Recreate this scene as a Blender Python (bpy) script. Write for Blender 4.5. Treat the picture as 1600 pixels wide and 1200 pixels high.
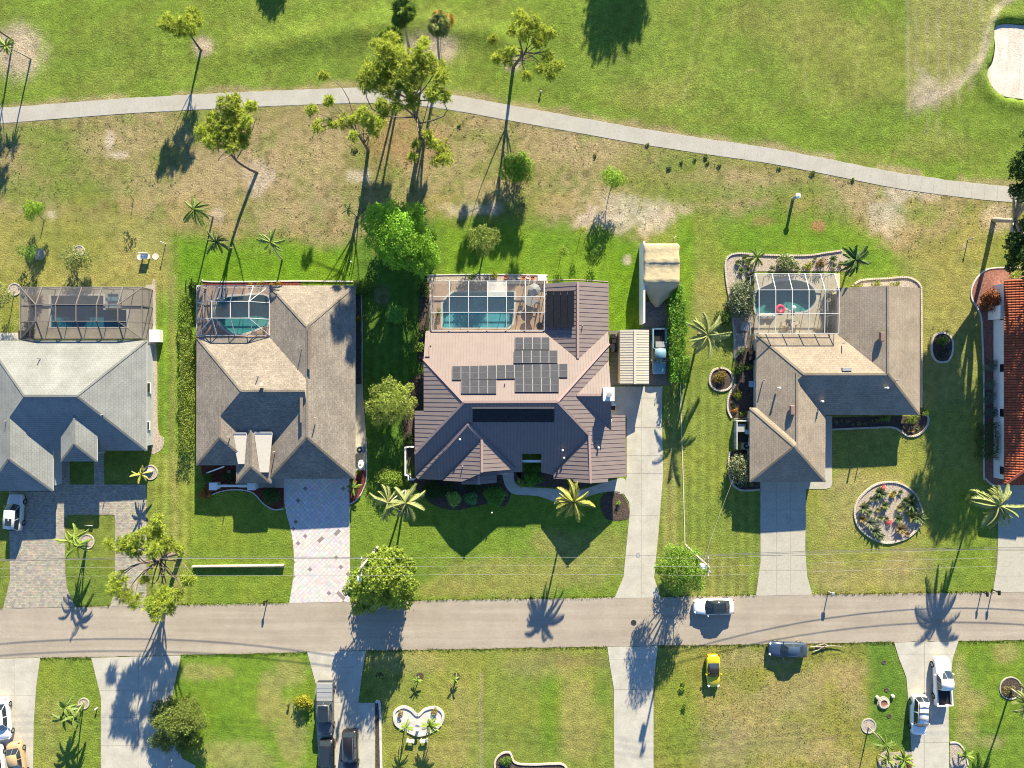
import bpy, math, random
import numpy as np
from mathutils import Vector, Matrix
from mathutils.geometry import tessellate_polygon

for o in list(bpy.data.objects):
    bpy.data.objects.remove(o)
sc = bpy.context.scene
C = sc.collection
random.seed(11)
rng = np.random.default_rng(11)

# ------------------------------------------------------------------ camera, sky, sun, exposure
S, H = 0.08, 85.0                       # metres per photograph pixel on the ground, camera height
cam_d = bpy.data.cameras.new('camera')
cam = bpy.data.objects.new('camera', cam_d)
C.objects.link(cam)
cam.location = (0, 0, H)
cam.rotation_euler = (0, 0, 0)
cam_d.sensor_width = 36
cam_d.lens = 18 * H / 64.0
cam_d.clip_end = 2000
sc.camera = cam

SUN_EL, SUN_AZ = math.radians(21.0), math.atan2(0.215, 1.0)
w = bpy.data.worlds.new('World')
sc.world = w
w.use_nodes = True
nt = w.node_tree
sky = nt.nodes.new('ShaderNodeTexSky')
sky.sky_type = 'NISHITA'
sky.sun_disc = False
sky.sun_elevation = SUN_EL
sky.sun_rotation = SUN_AZ
sky.air_density = 1.0
sky.dust_density = 0.0
sky.ozone_density = 6.0
nt.nodes['Background'].inputs['Strength'].default_value = 0.067
nt.links.new(sky.outputs[0], nt.nodes['Background'].inputs['Color'])
sd = bpy.data.lights.new('sun', 'SUN')
sd.energy = 4.6
sd.angle = math.radians(0.5)
sd.color = (1.0, 0.885, 0.64)
sun = bpy.data.objects.new('sun', sd)
C.objects.link(sun)
dirv = Vector((math.sin(SUN_AZ) * math.cos(SUN_EL), math.cos(SUN_AZ) * math.cos(SUN_EL), math.sin(SUN_EL)))
sun.rotation_euler = dirv.to_track_quat('Z', 'Y').to_euler()
sun.location = (20, 60, 60)
vs = sc.view_settings
vs.view_transform = 'Standard'
vs.look = 'None'
vs.gamma = 1.0
vs.use_curve_mapping = False
vs.exposure = 1.77
sc.cycles.filter_width = 1.05
sc.cycles.max_bounces = 6
sc.cycles.transparent_max_bounces = 12

# ------------------------------------------------------------------ helpers
def G(px, py, z=0.0):
    """world point at height z that the photograph shows at pixel px, py"""
    k = S * (1 - z / H)
    return np.array([(px - 800) * k, (600 - py) * k, z])

WL = {}
def wloc(o):
    return WL.get(o.name, np.zeros(3)) if o is not None else np.zeros(3)

def _link(o, parent, world):
    C.objects.link(o)
    world = np.asarray(world, float)
    if parent is not None:
        o.parent = parent
        o.location = world - wloc(parent)
    else:
        o.location = world
    WL[o.name] = world

def mk(name, V, F, mat=None, parent=None, smooth=False, kind=None, cols=None, uvs=None, origin=None, mats=None, mi=None):
    V = np.asarray(V, float).reshape(-1, 3)
    if origin is None:
        origin = np.array([(V[:, 0].min() + V[:, 0].max()) / 2, (V[:, 1].min() + V[:, 1].max()) / 2, V[:, 2].min()])
    origin = np.asarray(origin, float)
    me = bpy.data.meshes.new(name)
    L = V - origin
    if isinstance(F, np.ndarray):
        n, k = F.shape
        me.vertices.add(len(L))
        me.vertices.foreach_set('co', L.astype(np.float32).ravel())
        me.loops.add(n * k)
        me.loops.foreach_set('vertex_index', F.astype(np.int32).ravel())
        me.polygons.add(n)
        me.polygons.foreach_set('loop_start', np.arange(0, n * k, k, dtype=np.int32))
        me.update(calc_edges=True)
    else:
        me.from_pydata(L.tolist(), [], [list(map(int, f)) for f in F])
    if cols is not None:
        a = me.color_attributes.new('Col', 'FLOAT_COLOR', 'POINT')
        c4 = np.ones((len(L), 4), np.float32)
        c4[:, :3] = cols
        a.data.foreach_set('color', c4.ravel())
    if uvs is not None:
        ul = me.uv_layers.new(name='UVMap')
        ul.data.foreach_set('uv', np.asarray(uvs, np.float32).ravel())
    if mats:
        for m in mats:
            me.materials.append(m)
        if mi is not None:
            me.polygons.foreach_set('material_index', np.asarray(mi, np.int32))
    elif mat:
        me.materials.append(mat)
    if smooth:
        me.polygons.foreach_set('use_smooth', np.ones(len(me.polygons), bool))
    o = bpy.data.objects.new(name, me)
    _link(o, parent, origin)
    if kind:
        o['kind'] = kind
    return o

def tag(o, label=None, cat=None, group=None, kind=None):
    if label: o['label'] = label
    if cat: o['category'] = cat
    if group: o['group'] = group
    if kind: o['kind'] = kind
    return o

def thing(name, label, cat, loc, group=None):
    o = bpy.data.objects.new(name, None)
    o.empty_display_size = 0.3
    _link(o, None, loc)
    return tag(o, label, cat, group)

def copy_tree(o, parent=None):
    c = o.copy()
    C.objects.link(c)
    if parent is not None:
        c.parent = parent
    for ch in o.children:
        copy_tree(ch, c)
    return c

class MB:
    """collects shapes of ONE object"""
    def __init__(s):
        s.V, s.F, s.K = [], [], []
    def add(s, V, F, col=None):
        n = len(s.V)
        s.V += [tuple(v) for v in V]
        s.F += [[i + n for i in f] for f in F]
        if col is not None:
            s.K += [col] * len(V)
    def box(s, c, d, rz=0.0, col=None, top=1.0):
        cx, cy, cz = c; dx, dy, dz = d[0] / 2, d[1] / 2, d[2] / 2
        ca, sa = math.cos(rz), math.sin(rz)
        P = []
        for z, k in ((-dz, 1), (dz, top)):
            for x, y in ((-dx, -dy), (dx, -dy), (dx, dy), (-dx, dy)):
                P.append((cx + (x * ca - y * sa) * k, cy + (x * sa + y * ca) * k, cz + z))
        s.add(P, [(3, 2, 1, 0), (4, 5, 6, 7), (0, 1, 5, 4), (1, 2, 6, 5), (2, 3, 7, 6), (3, 0, 4, 7)], col)
    def bar(s, p, q, w, h=None, col=None):
        p, q = Vector(p), Vector(q)
        d = (q - p)
        if d.length < 1e-6: return
        d.normalize()
        up = Vector((0, 0, 1)) if abs(d.z) < 0.95 else Vector((0, 1, 0))
        a = d.cross(up).normalized(); b = a.cross(d).normalized()
        h = h or w
        P = []
        for e in (p, q):
            for x, y in ((-1, -1), (1, -1), (1, 1), (-1, 1)):
                P.append(e + a * (x * w / 2) + b * (y * h / 2))
        s.add(P, [(3, 2, 1, 0), (4, 5, 6, 7), (0, 1, 5, 4), (1, 2, 6, 5), (2, 3, 7, 6), (3, 0, 4, 7)], col)
    def tube(s, pts, rad, n=8, col=None, cap=True):
        pts = [Vector(p) for p in pts]
        m = len(pts)
        if not hasattr(rad, '__len__'): rad = [rad] * m
        P = []
        for i, p in enumerate(pts):
            d = (pts[min(i + 1, m - 1)] - pts[max(i - 1, 0)]).normalized()
            up = Vector((0, 0, 1)) if abs(d.z) < 0.9 else Vector((0, 1, 0))
            a = d.cross(up).normalized(); b = a.cross(d).normalized()
            for k in range(n):
                t = 2 * math.pi * k / n
                P.append(p + (a * math.cos(t) + b * math.sin(t)) * rad[i])
        F = [(i * n + k, i * n + (k + 1) % n, (i + 1) * n + (k + 1) % n, (i + 1) * n + k) for i in range(m - 1) for k in range(n)]
        if cap:
            F.append(tuple(range(n))[::-1]); F.append(tuple((m - 1) * n + k for k in range(n)))
        s.add(P, F, col)
    def lathe(s, c, prof, n=20, col=None, sx=1, sy=1):
        P, m = [], len(prof)
        for r, z in prof:
            for k in range(n):
                t = 2 * math.pi * k / n
                P.append((c[0] + r * sx * math.cos(t), c[1] + r * sy * math.sin(t), c[2] + z))
        F = [(i * n + k, i * n + (k + 1) % n, (i + 1) * n + (k + 1) % n, (i + 1) * n + k) for i in range(m - 1) for k in range(n)]
        F.append(tuple(range(n))[::-1]); F.append(tuple((m - 1) * n + k for k in range(n)))
        s.add(P, F, col)
    def build(s, name, mat=None, parent=None, **k):
        if s.K and len(s.K) == len(s.V): k['cols'] = np.array(s.K)
        return mk(name, s.V, s.F, mat, parent, **k)

def one(shape, name, mat, parent, *a, **k):
    """one shape as its own object"""
    m = MB()
    getattr(m, shape)(*a)
    return m.build(name, mat, parent, **k)

def poly_prism(name, pts, z0, z1, mat, parent=None, holes=(), **k):
    """flat polygon (world xy) with sides; holes are kept open"""
    loops = [list(pts)] + [list(h) for h in holes]
    tri = tessellate_polygon([[Vector((p[0], p[1], 0)) for p in l] for l in loops])
    flat = [p for l in loops for p in l]
    n = len(flat)
    V = [(p[0], p[1], z1) for p in flat] + [(p[0], p[1], z0) for p in flat]
    F = []
    for t in tri:
        a, b, c = [flat[i] for i in t]
        ar = (b[0] - a[0]) * (c[1] - a[1]) - (b[1] - a[1]) * (c[0] - a[0])
        F.append(tuple(t) if ar > 0 else tuple(t)[::-1])
    if z1 - z0 > 1e-4:
        off = 0
        for l in loops:
            m = len(l)
            for i in range(m):
                j = (i + 1) % m
                F.append((off + i, off + j, n + off + j, n + off + i))
            off += m
    else:
        V = V[:n]
    return mk(name, V, F, mat, parent, **k)

def gp(pts, z=0.0):
    return [tuple(G(x, y, z)[:2]) for x, y in pts]

def clip_convex(sub, conv):
    """Sutherland-Hodgman: clip polygon sub by convex polygon conv (ccw)"""
    out = list(sub)
    m = len(conv)
    for i in range(m):
        if not out: return []
        a, b = conv[i], conv[(i + 1) % m]
        def side(p): return (b[0] - a[0]) * (p[1] - a[1]) - (b[1] - a[1]) * (p[0] - a[0])
        res = []
        for j in range(len(out)):
            p, q = out[j], out[(j + 1) % len(out)]
            sp, sq = side(p), side(q)
            if sp >= 0: res.append(p)
            if (sp >= 0) != (sq >= 0):
                t = sp / (sp - sq)
                res.append((p[0] + (q[0] - p[0]) * t, p[1] + (q[1] - p[1]) * t))
        out = res
    return out

def parea(p):
    return abs(sum(p[i][0] * p[(i + 1) % len(p)][1] - p[(i + 1) % len(p)][0] * p[i][1] for i in range(len(p)))) / 2

def smooth_line(pts, n=6, closed=False):
    """Catmull-Rom through points"""
    P = [np.array(p, float) for p in pts]
    m = len(P); out = []
    rngi = range(m if closed else m - 1)
    for i in rngi:
        p0 = P[(i - 1) % m] if (closed or i > 0) else P[0]
        p1, p2 = P[i], P[(i + 1) % m]
        p3 = P[(i + 2) % m] if (closed or i + 2 < m) else P[-1]
        for k in range(n):
            t = k / n
            out.append(tuple(0.5 * (2 * p1 + (p2 - p0) * t + (2 * p0 - 5 * p1 + 4 * p2 - p3) * t * t + (3 * p1 - p0 - 3 * p2 + p3) * t ** 3)))
    if not closed: out.append(tuple(P[-1]))
    return out

# ------------------------------------------------------------------ materials
def lin(r, g, b):
    f = lambda c: (c / 255 / 12.92) if c / 255 <= 0.04045 else ((c / 255 + 0.055) / 1.055) ** 2.4
    return (f(r), f(g), f(b))

def mat(name, col=(.5, .5, .5), rough=.9, var=.15, scale=3.0, bump=0.0, bscale=20.0, attr=False, metal=0.0, spec=.25,
        transl=0.0, scale2=None, var2=0.12, col2=None, thresh=(.45, .6), c2scale=1.0, stretch=None):
    m = bpy.data.materials.new(name)
    m.use_nodes = True
    t = m.node_tree; N = t.nodes; Lk = t.links
    b = N['Principled BSDF']
    b.inputs['Roughness'].default_value = rough
    b.inputs['Metallic'].default_value = metal
    b.inputs['Specular IOR Level'].default_value = spec
    geo = N.new('ShaderNodeNewGeometry')
    def noise(sc_, det=4):
        n = N.new('ShaderNodeTexNoise')
        n.inputs['Scale'].default_value = sc_
        n.inputs['Detail'].default_value = det
        n.inputs['Roughness'].default_value = .6
        Lk.new(geo.outputs['Position'], n.inputs['Vector'])
        return n
    def rng_(src, lo, hi, a=.3, c=.7):
        r = N.new('ShaderNodeMapRange')
        r.inputs['From Min'].default_value = a; r.inputs['From Max'].default_value = c
        r.inputs['To Min'].default_value = lo; r.inputs['To Max'].default_value = hi
        Lk.new(src, r.inputs['Value'])
        return r.outputs['Result']
    def mul(c, f):
        x = N.new('ShaderNodeVectorMath'); x.operation = 'SCALE'
        Lk.new(c, x.inputs[0]); Lk.new(f, x.inputs['Scale'])
        return x.outputs[0]
    if attr:
        a = N.new('ShaderNodeAttribute'); a.attribute_name = 'Col'
        cur = a.outputs['Color']
    else:
        r = N.new('ShaderNodeRGB'); r.outputs[0].default_value = (*col, 1)
        cur = r.outputs[0]
    if col2 is not None:
        mx = N.new('ShaderNodeMix'); mx.data_type = 'RGBA'
        n2_ = noise(c2scale)
        if stretch:
            sv = N.new('ShaderNodeVectorMath'); sv.operation = 'MULTIPLY'; sv.inputs[1].default_value = stretch
            Lk.new(geo.outputs['Position'], sv.inputs[0]); Lk.new(sv.outputs[0], n2_.inputs['Vector'])
        Lk.new(rng_(n2_.outputs['Fac'], 0, 1, *thresh), mx.inputs['Factor'])
        Lk.new(cur, mx.inputs['A']); mx.inputs['B'].default_value = (*col2, 1)
        cur = mx.outputs['Result']
    if var: cur = mul(cur, rng_(noise(scale).outputs['Fac'], 1 - var, 1 + var))
    if scale2: cur = mul(cur, rng_(noise(scale2, 2).outputs['Fac'], 1 - var2, 1 + var2))
    Lk.new(cur, b.inputs['Base Color'])
    if bump:
        bn = N.new('ShaderNodeBump')
        bn.inputs['Strength'].default_value = 1.0
        bn.inputs['Distance'].default_value = bump
        Lk.new(noise(bscale, 3).outputs['Fac'], bn.inputs['Height'])
        Lk.new(bn.outputs[0], b.inputs['Normal'])
    if transl:
        tr = N.new('ShaderNodeBsdfTranslucent')
        Lk.new(cur, tr.inputs['Color'])
        ms = N.new('ShaderNodeMixShader'); ms.inputs[0].default_value = transl
        Lk.new(b.outputs[0], ms.inputs[1]); Lk.new(tr.outputs[0], ms.inputs[2])
        Lk.new(ms.outputs[0], N['Material Output'].inputs['Surface'])
    m['_cur'] = 0
    return m

def shingle(name, c1, c2, grain=.22):
    m = mat(name, c1, rough=.95, var=.15, scale=.45, scale2=7, var2=grain, bump=.012, bscale=14, spec=.1)
    t = m.node_tree; N = t.nodes; Lk = t.links
    b = N['Principled BSDF']
    uv = N.new('ShaderNodeUVMap')
    br = N.new('ShaderNodeTexBrick')
    br.inputs['Color1'].default_value = (*c1, 1); br.inputs['Color2'].default_value = (*c2, 1)
    br.inputs['Mortar'].default_value = (*[x * .72 for x in c1], 1)
    br.inputs['Scale'].default_value = 1.0
    br.inputs['Mortar Size'].default_value = .022
    br.inputs['Brick Width'].default_value = .46; br.inputs['Row Height'].default_value = .27
    Lk.new(uv.outputs[0], br.inputs['Vector'])
    for l in list(Lk):
        if l.from_node.type == 'RGB':
            to = l.to_socket
            Lk.new(br.outputs['Color'], to)
    return m

def glassy(name, col, rough=.08):
    return mat(name, col, rough=rough, var=0, spec=.8)

def screen_mat(name, op=.34, col=(.06, .062, .065)):
    m = bpy.data.materials.new(name); m.use_nodes = True
    t = m.node_tree; N = t.nodes; Lk = t.links
    b = N['Principled BSDF']; b.inputs['Base Color'].default_value = (*col, 1); b.inputs['Roughness'].default_value = .9
    tr = N.new('ShaderNodeBsdfTransparent')
    ms = N.new('ShaderNodeMixShader')
    geo = N.new('ShaderNodeNewGeometry')
    n = N.new('ShaderNodeTexNoise'); n.inputs['Scale'].default_value = 1.3
    Lk.new(geo.outputs['Position'], n.inputs['Vector'])
    r = N.new('ShaderNodeMapRange'); r.inputs['To Min'].default_value = op - .06; r.inputs['To Max'].default_value = op + .06
    Lk.new(n.outputs['Fac'], r.inputs['Value']); Lk.new(r.outputs[0], ms.inputs[0])
    Lk.new(tr.outputs[0], ms.inputs[1]); Lk.new(b.outputs[0], ms.inputs[2])
    Lk.new(ms.outputs[0], N['Material Output'].inputs['Surface'])
    return m

def water_mat(name, tint):
    m = bpy.data.materials.new(name); m.use_nodes = True
    t = m.node_tree; N = t.nodes; Lk = t.links
    N.remove(N['Principled BSDF'])
    tr = N.new('ShaderNodeBsdfTransparent'); tr.inputs[0].default_value = (*tint, 1)
    gl = N.new('ShaderNodeBsdfGlossy'); gl.inputs['Roughness'].default_value = .04
    ms = N.new('ShaderNodeMixShader')
    geo = N.new('ShaderNodeNewGeometry')
    n = N.new('ShaderNodeTexNoise'); n.inputs['Scale'].default_value = 3
    Lk.new(geo.outputs['Position'], n.inputs['Vector'])
    bp = N.new('ShaderNodeBump'); bp.inputs['Distance'].default_value = .03
    Lk.new(n.outputs['Fac'], bp.inputs['Height'])
    Lk.new(bp.outputs[0], gl.inputs['Normal'])
    ms.inputs[0].default_value = .06
    Lk.new(tr.outputs[0], ms.inputs[1]); Lk.new(gl.outputs[0], ms.inputs[2])
    Lk.new(ms.outputs[0], N['Material Output'].inputs['Surface'])
    return m

M = {}
M['asphalt'] = mat('asphalt', (.305, .262, .212), var=.09, scale=.35, scale2=9, var2=.14, bump=.008, bscale=25, col2=(.365, .318, .262), c2scale=1.0, stretch=(.03, .8, 1), thresh=(.38, .62))
M['concrete'] = mat('concrete', (.43, .41, .36), var=.12, scale=.6, scale2=6, var2=.08, bump=.004, bscale=20, col2=(.39, .365, .31), c2scale=.35, thresh=(.5, .72))
M['concrete_path'] = mat('concrete_path', (.39, .375, .34), var=.10, scale=1.0, scale2=6, var2=.09, bump=.005, bscale=16, col2=(.36, .34, .30), c2scale=.5)
M['concrete_old'] = mat('concrete_old', (.41, .39, .335), var=.15, scale=.5, scale2=5, var2=.10, bump=.005, bscale=18, col2=(.33, .31, .26), c2scale=.5, thresh=(.48, .7))
M['white_concrete'] = mat('white_concrete', (.52, .50, .47), var=.10, scale=1, scale2=7, var2=.08, bump=.004)
M['paver'] = mat('paver', attr=True, var=.10, scale=2, scale2=9, var2=.12, bump=.006, bscale=20)
M['paver_bed'] = mat('paver_bed', (.17, .155, .14), var=.15, scale=3)
M['deck'] = mat('deck', (.37, .33, .275), var=.12, scale=1, scale2=6, var2=.1, bump=.003)
M['deck_pink'] = mat('deck_pink', (.40, .29, .22), var=.14, scale=1.2, scale2=6, var2=.12, bump=.003)
M['deck_cream'] = mat('deck_cream', (.46, .42, .33), var=.12, scale=1, scale2=6, var2=.1)
M['mulch'] = mat('mulch', (.075, .055, .045), var=.45, scale=4, scale2=11, var2=.45, bump=.05, bscale=12)
M['mulch_red'] = mat('mulch_red', (.13, .035, .025), var=.4, scale=4, scale2=11, var2=.4, bump=.05, bscale=12)
M['mulch_pink'] = mat('mulch_pink', (.24, .11, .085), var=.35, scale=4, scale2=11, var2=.4, bump=.05, bscale=12)
M['gravel'] = mat('gravel', (.37, .315, .265), var=.3, scale=5, scale2=12, var2=.4, bump=.04, bscale=14)
M['sand'] = mat('sand', (.60, .54, .48), var=.10, scale=.5, scale2=6, var2=.10, bump=.05, bscale=5, col2=(.52, .46, .40), c2scale=1.6, stretch=(1, .15, 1))
M['grass'] = mat('grass', attr=True, var=.24, scale=1.1, scale2=7.5, var2=.44, bump=.07, bscale=4.2, spec=.1)
M['tuft'] = mat('tuft', attr=True, var=.1, scale=3, transl=.25, spec=.1)
M['leaf'] = mat('leaf', attr=True, rough=.55, var=.10, scale=2, transl=.42, spec=.25)
M['needle'] = mat('needle', attr=True, rough=.6, var=.10, scale=2, transl=.48, spec=.15)
M['frond'] = mat('frond', attr=True, rough=.5, var=.10, scale=2, transl=.32, spec=.35)
M['bark'] = mat('bark', (.16, .125, .105), var=.35, scale=5, bump=.03, bscale=12)
M['bark_pale'] = mat('bark_pale', (.33, .29, .245), var=.3, scale=6, bump=.02, bscale=14)
M['wood_pole'] = mat('wood_pole', (.36, .32, .28), var=.2, scale=6, bump=.01)
M['shingle_grey'] = shingle('shingle_grey', (.255, .263, .255), (.232, .24, .235), .08)
M['shingle_taupe'] = shingle('shingle_taupe', (.275, .24, .20), (.21, .182, .158), .26)
M['shingle_tan'] = shingle('shingle_tan', (.31, .26, .205), (.26, .22, .178), .16)
M['metal_brown'] = mat('metal_brown', (.218, .180, .175), rough=.6, var=.06, scale=1, metal=.0, spec=.15)
M['metal_seam'] = mat('metal_seam', (.20, .14, .13), rough=.5, var=.05)
M['metal_cap'] = mat('metal_cap', (.34, .245, .225), rough=.45, var=.05)
M['fascia_white'] = mat('fascia_white', (.75, .75, .74), rough=.6, var=.04)
M['fascia_tan'] = mat('fascia_tan', (.42, .36, .30), rough=.7, var=.05)
M['fascia_brown'] = mat('fascia_brown', (.22, .155, .14), rough=.6, var=.05)
M['wall_white'] = mat('wall_white', (.78, .78, .76), rough=.85, var=.05, scale=1, bump=.004)
M['wall_cream'] = mat('wall_cream', (.62, .56, .46), rough=.9, var=.06, scale=1, bump=.004)
M['wall_grey'] = mat('wall_grey', (.46, .48, .50), rough=.9, var=.06, scale=1, bump=.004)
M['tile_red'] = mat('tile_red', attr=True, rough=.75, var=.12, scale=2, scale2=8, var2=.15)
M['membrane'] = mat('membrane', (.58, .53, .46), rough=.7, var=.06)
M['solar'] = mat('solar', (.060, .060, .068), rough=.14, var=.14, scale=1.2, spec=.4)
M['solar_frame'] = mat('solar_frame', (.24, .24, .24), rough=.4, var=0, metal=.2)
M['pool_mat'] = mat('pool_mat', (.012, .013, .018), rough=.5, var=.2, scale=2)
M['glass_dark'] = glassy('glass_dark', (.012, .016, .022))
M['glass_car'] = glassy('glass_car', (.02, .03, .04), .05)
M['alu_white'] = mat('alu_white', (.56, .57, .58), rough=.45, var=.03)
M['alu_bronze'] = mat('alu_bronze', (.16, .145, .135), rough=.5, var=.05)
M['screen'] = screen_mat('screen', .36, (.075, .075, .078))
M['screen_light'] = screen_mat('screen_light', .25, (.10, .10, .105))
M['screen_white'] = screen_mat('screen_white', .42, (.60, .60, .60))
M['plaster_teal'] = mat('plaster_teal', (.15, .33, .33), var=.12, scale=.8)
M['plaster_blue'] = mat('plaster_blue', (.20, .40, .46), var=.10, scale=.8)
M['plaster_deep'] = mat('plaster_deep', (.07, .20, .28), var=.15, scale=.8)
M['water'] = water_mat('water', (.62, .90, .92))
M['plastic_white'] = mat('plastic_white', (.80, .80, .79), rough=.5, var=.03)
M['plastic_grey'] = mat('plastic_grey', (.30, .31, .32), rough=.6, var=.08)
M['plastic_black'] = mat('plastic_black', (.02, .02, .022), rough=.6, var=.1)
M['plastic_pink'] = mat('plastic_pink', (.75, .06, .14), rough=.4, var=.05)
M['plastic_blue'] = mat('plastic_blue', (.35, .50, .58), rough=.5, var=.05)
M['iron'] = mat('iron', (.03, .03, .032), rough=.7, var=.2, scale=8)
M['tarp'] = mat('tarp', (.46, .385, .24), rough=.8, var=.08, scale=1.2, bump=.05, bscale=2.2)
M['shed_metal'] = mat('shed_metal', (.50, .45, .37), rough=.55, var=.05)
M['shed_wall'] = mat('shed_wall', (.50, .44, .30), rough=.7, var=.05)
M['terracotta'] = mat('terracotta', (.36, .10, .06), rough=.8, var=.15)
M['rubber'] = mat('rubber', (.015, .015, .016), rough=.85, var=.1)
M['rim'] = mat('rim', (.45, .46, .47), rough=.3, var=.05, metal=.8)
M['lamp_red'] = mat('lamp_red', (.35, .01, .01), rough=.2, var=0, spec=.6)
M['lamp_clear'] = mat('lamp_clear', (.65, .67, .68), rough=.15, var=0, spec=.7)
M['wire'] = mat('wire', (.24, .24, .24), rough=.6, var=0)
M['cable_dark'] = mat('cable_dark', (.10, .10, .10), rough=.7, var=0)
M['stone_edge'] = mat('stone_edge', (.52, .45, .38), var=.2, scale=5, scale2=12)
def paint(n, c, r=.22):
    M[n] = mat(n, c, rough=r, var=.02, spec=.6)
paint('paint_white', (.80, .80, .80)); paint('paint_yellow', (.52, .45, .02)); paint('paint_navy', (.035, .06, .11))
paint('paint_silver', (.55, .55, .54)); paint('paint_black', (.012, .012, .014)); paint('paint_tan', (.46, .31, .17))
paint('paint_faded_blue', (.16, .30, .38), .5); paint('paint_grey', (.10, .10, .105), .35)
# ------------------------------------------------------------------ ground sheet
def vnoise(X, Y, sc_, seed):
    r = np.random.default_rng(seed).random((256, 256))
    x, y = X / sc_, Y / sc_
    xi, yi = np.floor(x).astype(int), np.floor(y).astype(int)
    fx, fy = x - xi, y - yi
    fx = fx * fx * (3 - 2 * fx); fy = fy * fy * (3 - 2 * fy)
    g = lambda a, b: r[a % 256, b % 256]
    return (g(xi, yi) * (1 - fx) * (1 - fy) + g(xi + 1, yi) * fx * (1 - fy) + g(xi, yi + 1) * (1 - fx) * fy + g(xi + 1, yi + 1) * fx * fy)
def fbm(X, Y, sc_, seed, o=4):
    t, a, n = 0, 1, 0
    for i in range(o):
        t = t + a * vnoise(X, Y, sc_ / 2 ** i, seed + i); n += a; a *= .6
    return t / n
def sdf(PX, PY, poly):
    """signed distance in px, negative inside"""
    d = np.full(PX.shape, 1e9); ins = np.zeros(PX.shape, bool)
    m = len(poly)
    for i in range(m):
        ax, ay = poly[i]; bx, by = poly[(i + 1) % m]
        ex, ey = bx - ax, by - ay
        t = np.clip(((PX - ax) * ex + (PY - ay) * ey) / (ex * ex + ey * ey + 1e-9), 0, 1)
        d = np.minimum(d, np.hypot(PX - ax - t * ex, PY - ay - t * ey))
        c = (ay > PY) != (by > PY)
        ins ^= c & (PX < (bx - ax) * (PY - ay) / (by - ay + 1e-12) + ax)
    return np.where(ins, -d, d)

PATH = [(-700, 215), (-200, 196), (0, 181), (100, 173), (200, 165.5), (300, 160), (400, 155), (500, 151), (560, 149), (640, 152), (700, 159), (800, 177),
        (900, 195), (1000, 213), (1100, 228.5), (1200, 243), (1300, 262), (1400, 282), (1500, 296), (1580, 304), (1700, 309), (2300, 330)]
BUNKER = [(1558, 40), (1572, 36), (1600, 38), (1660, 45), (1700, 90), (1680, 140), (1620, 158), (1598, 153), (1572, 149), (1556, 138), (1546, 120), (1546, 108), (1553, 96), (1557, 74), (1556, 55)]
POOLS = {
    1: [(80, 462), (162, 462), (162, 484), (198, 484), (198, 511), (80, 511)],
    2: [(419, 464), (419, 505), (408, 511), (396, 516), (380, 521), (366, 521), (354, 515), (344, 505), (338, 492), (338, 480), (344, 470), (354, 465), (372, 463)],
    3: [(710, 456), (803, 456), (803, 480), (800, 505), (794, 512), (692, 512), (692, 474), (699, 464)],
    5: [(1183, 455), (1200, 445), (1215, 440), (1245, 438), (1265, 445), (1274, 457), (1274, 470), (1266, 482), (1252, 487), (1238, 486), (1224, 480), (1214, 490), (1200, 494), (1184, 490), (1179, 472)],
}
xs = np.concatenate([np.arange(-420, -70, 14.), np.arange(-70, 70.01, .25), np.arange(84, 421, 14.)])
ys = np.concatenate([np.arange(-420, -54, 14.), np.arange(-54, 54.01, .25), np.arange(68, 421, 14.)])
X, Y = np.meshgrid(xs, ys)
PX, PY = X / S + 800, 600 - Y / S
n1, n2, n3, n4 = fbm(X, Y, 9, 1), fbm(X, Y, 2.2, 5), fbm(X, Y, 20, 9), fbm(X, Y, .9, 13, 2)
PXn, PYn = PX + (n2 - .5) * 26, PY + (n1 - .5) * 44 + (n2 - .5) * 22
fair, lush, lawn = np.array([.135, .190, .030]), np.array([.106, .205, .013]), np.array([.120, .172, .030])
olive, dry, sandc = np.array([.195, .198, .048]), np.array([.310, .240, .135]), np.array([.42, .355, .285])
green2, rust = np.array([.082, .160, .022]), np.array([.27, .15, .075])
col = np.broadcast_to(lawn, X.shape + (3,)).copy()
def sm(x): return 1 / (1 + np.exp(-np.clip(x, -40, 40)))
def blend(c, a):
    global col
    a = np.clip(a, 0, 1)[..., None]
    col = col * (1 - a) + np.asarray(c) * a
def blob(px, py, rx, ry, c, a=1.0, rag=.5, rot=0.0):
    dx, dy = PX - px, PY - py
    if rot:
        ca, sa = math.cos(rot), math.sin(rot); dx, dy = dx * ca + dy * sa, -dx * sa + dy * ca
    d = np.sqrt((dx / rx) ** 2 + (dy / ry) ** 2) + (n2 - .5) * rag * 1.6 + (n4 - .5) * rag * .7
    blend(c, a * sm((1 - d) * 7))
def region(poly, c, a=1.0, soft=3.0, rag=8):
    blend(c, a * sm(-(sdf(PX + (n2 - .5) * rag, PY + (n4 - .5) * rag, poly)) / soft))
pathy = np.interp(PX, [p[0] for p in PATH], [p[1] for p in PATH])
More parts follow.
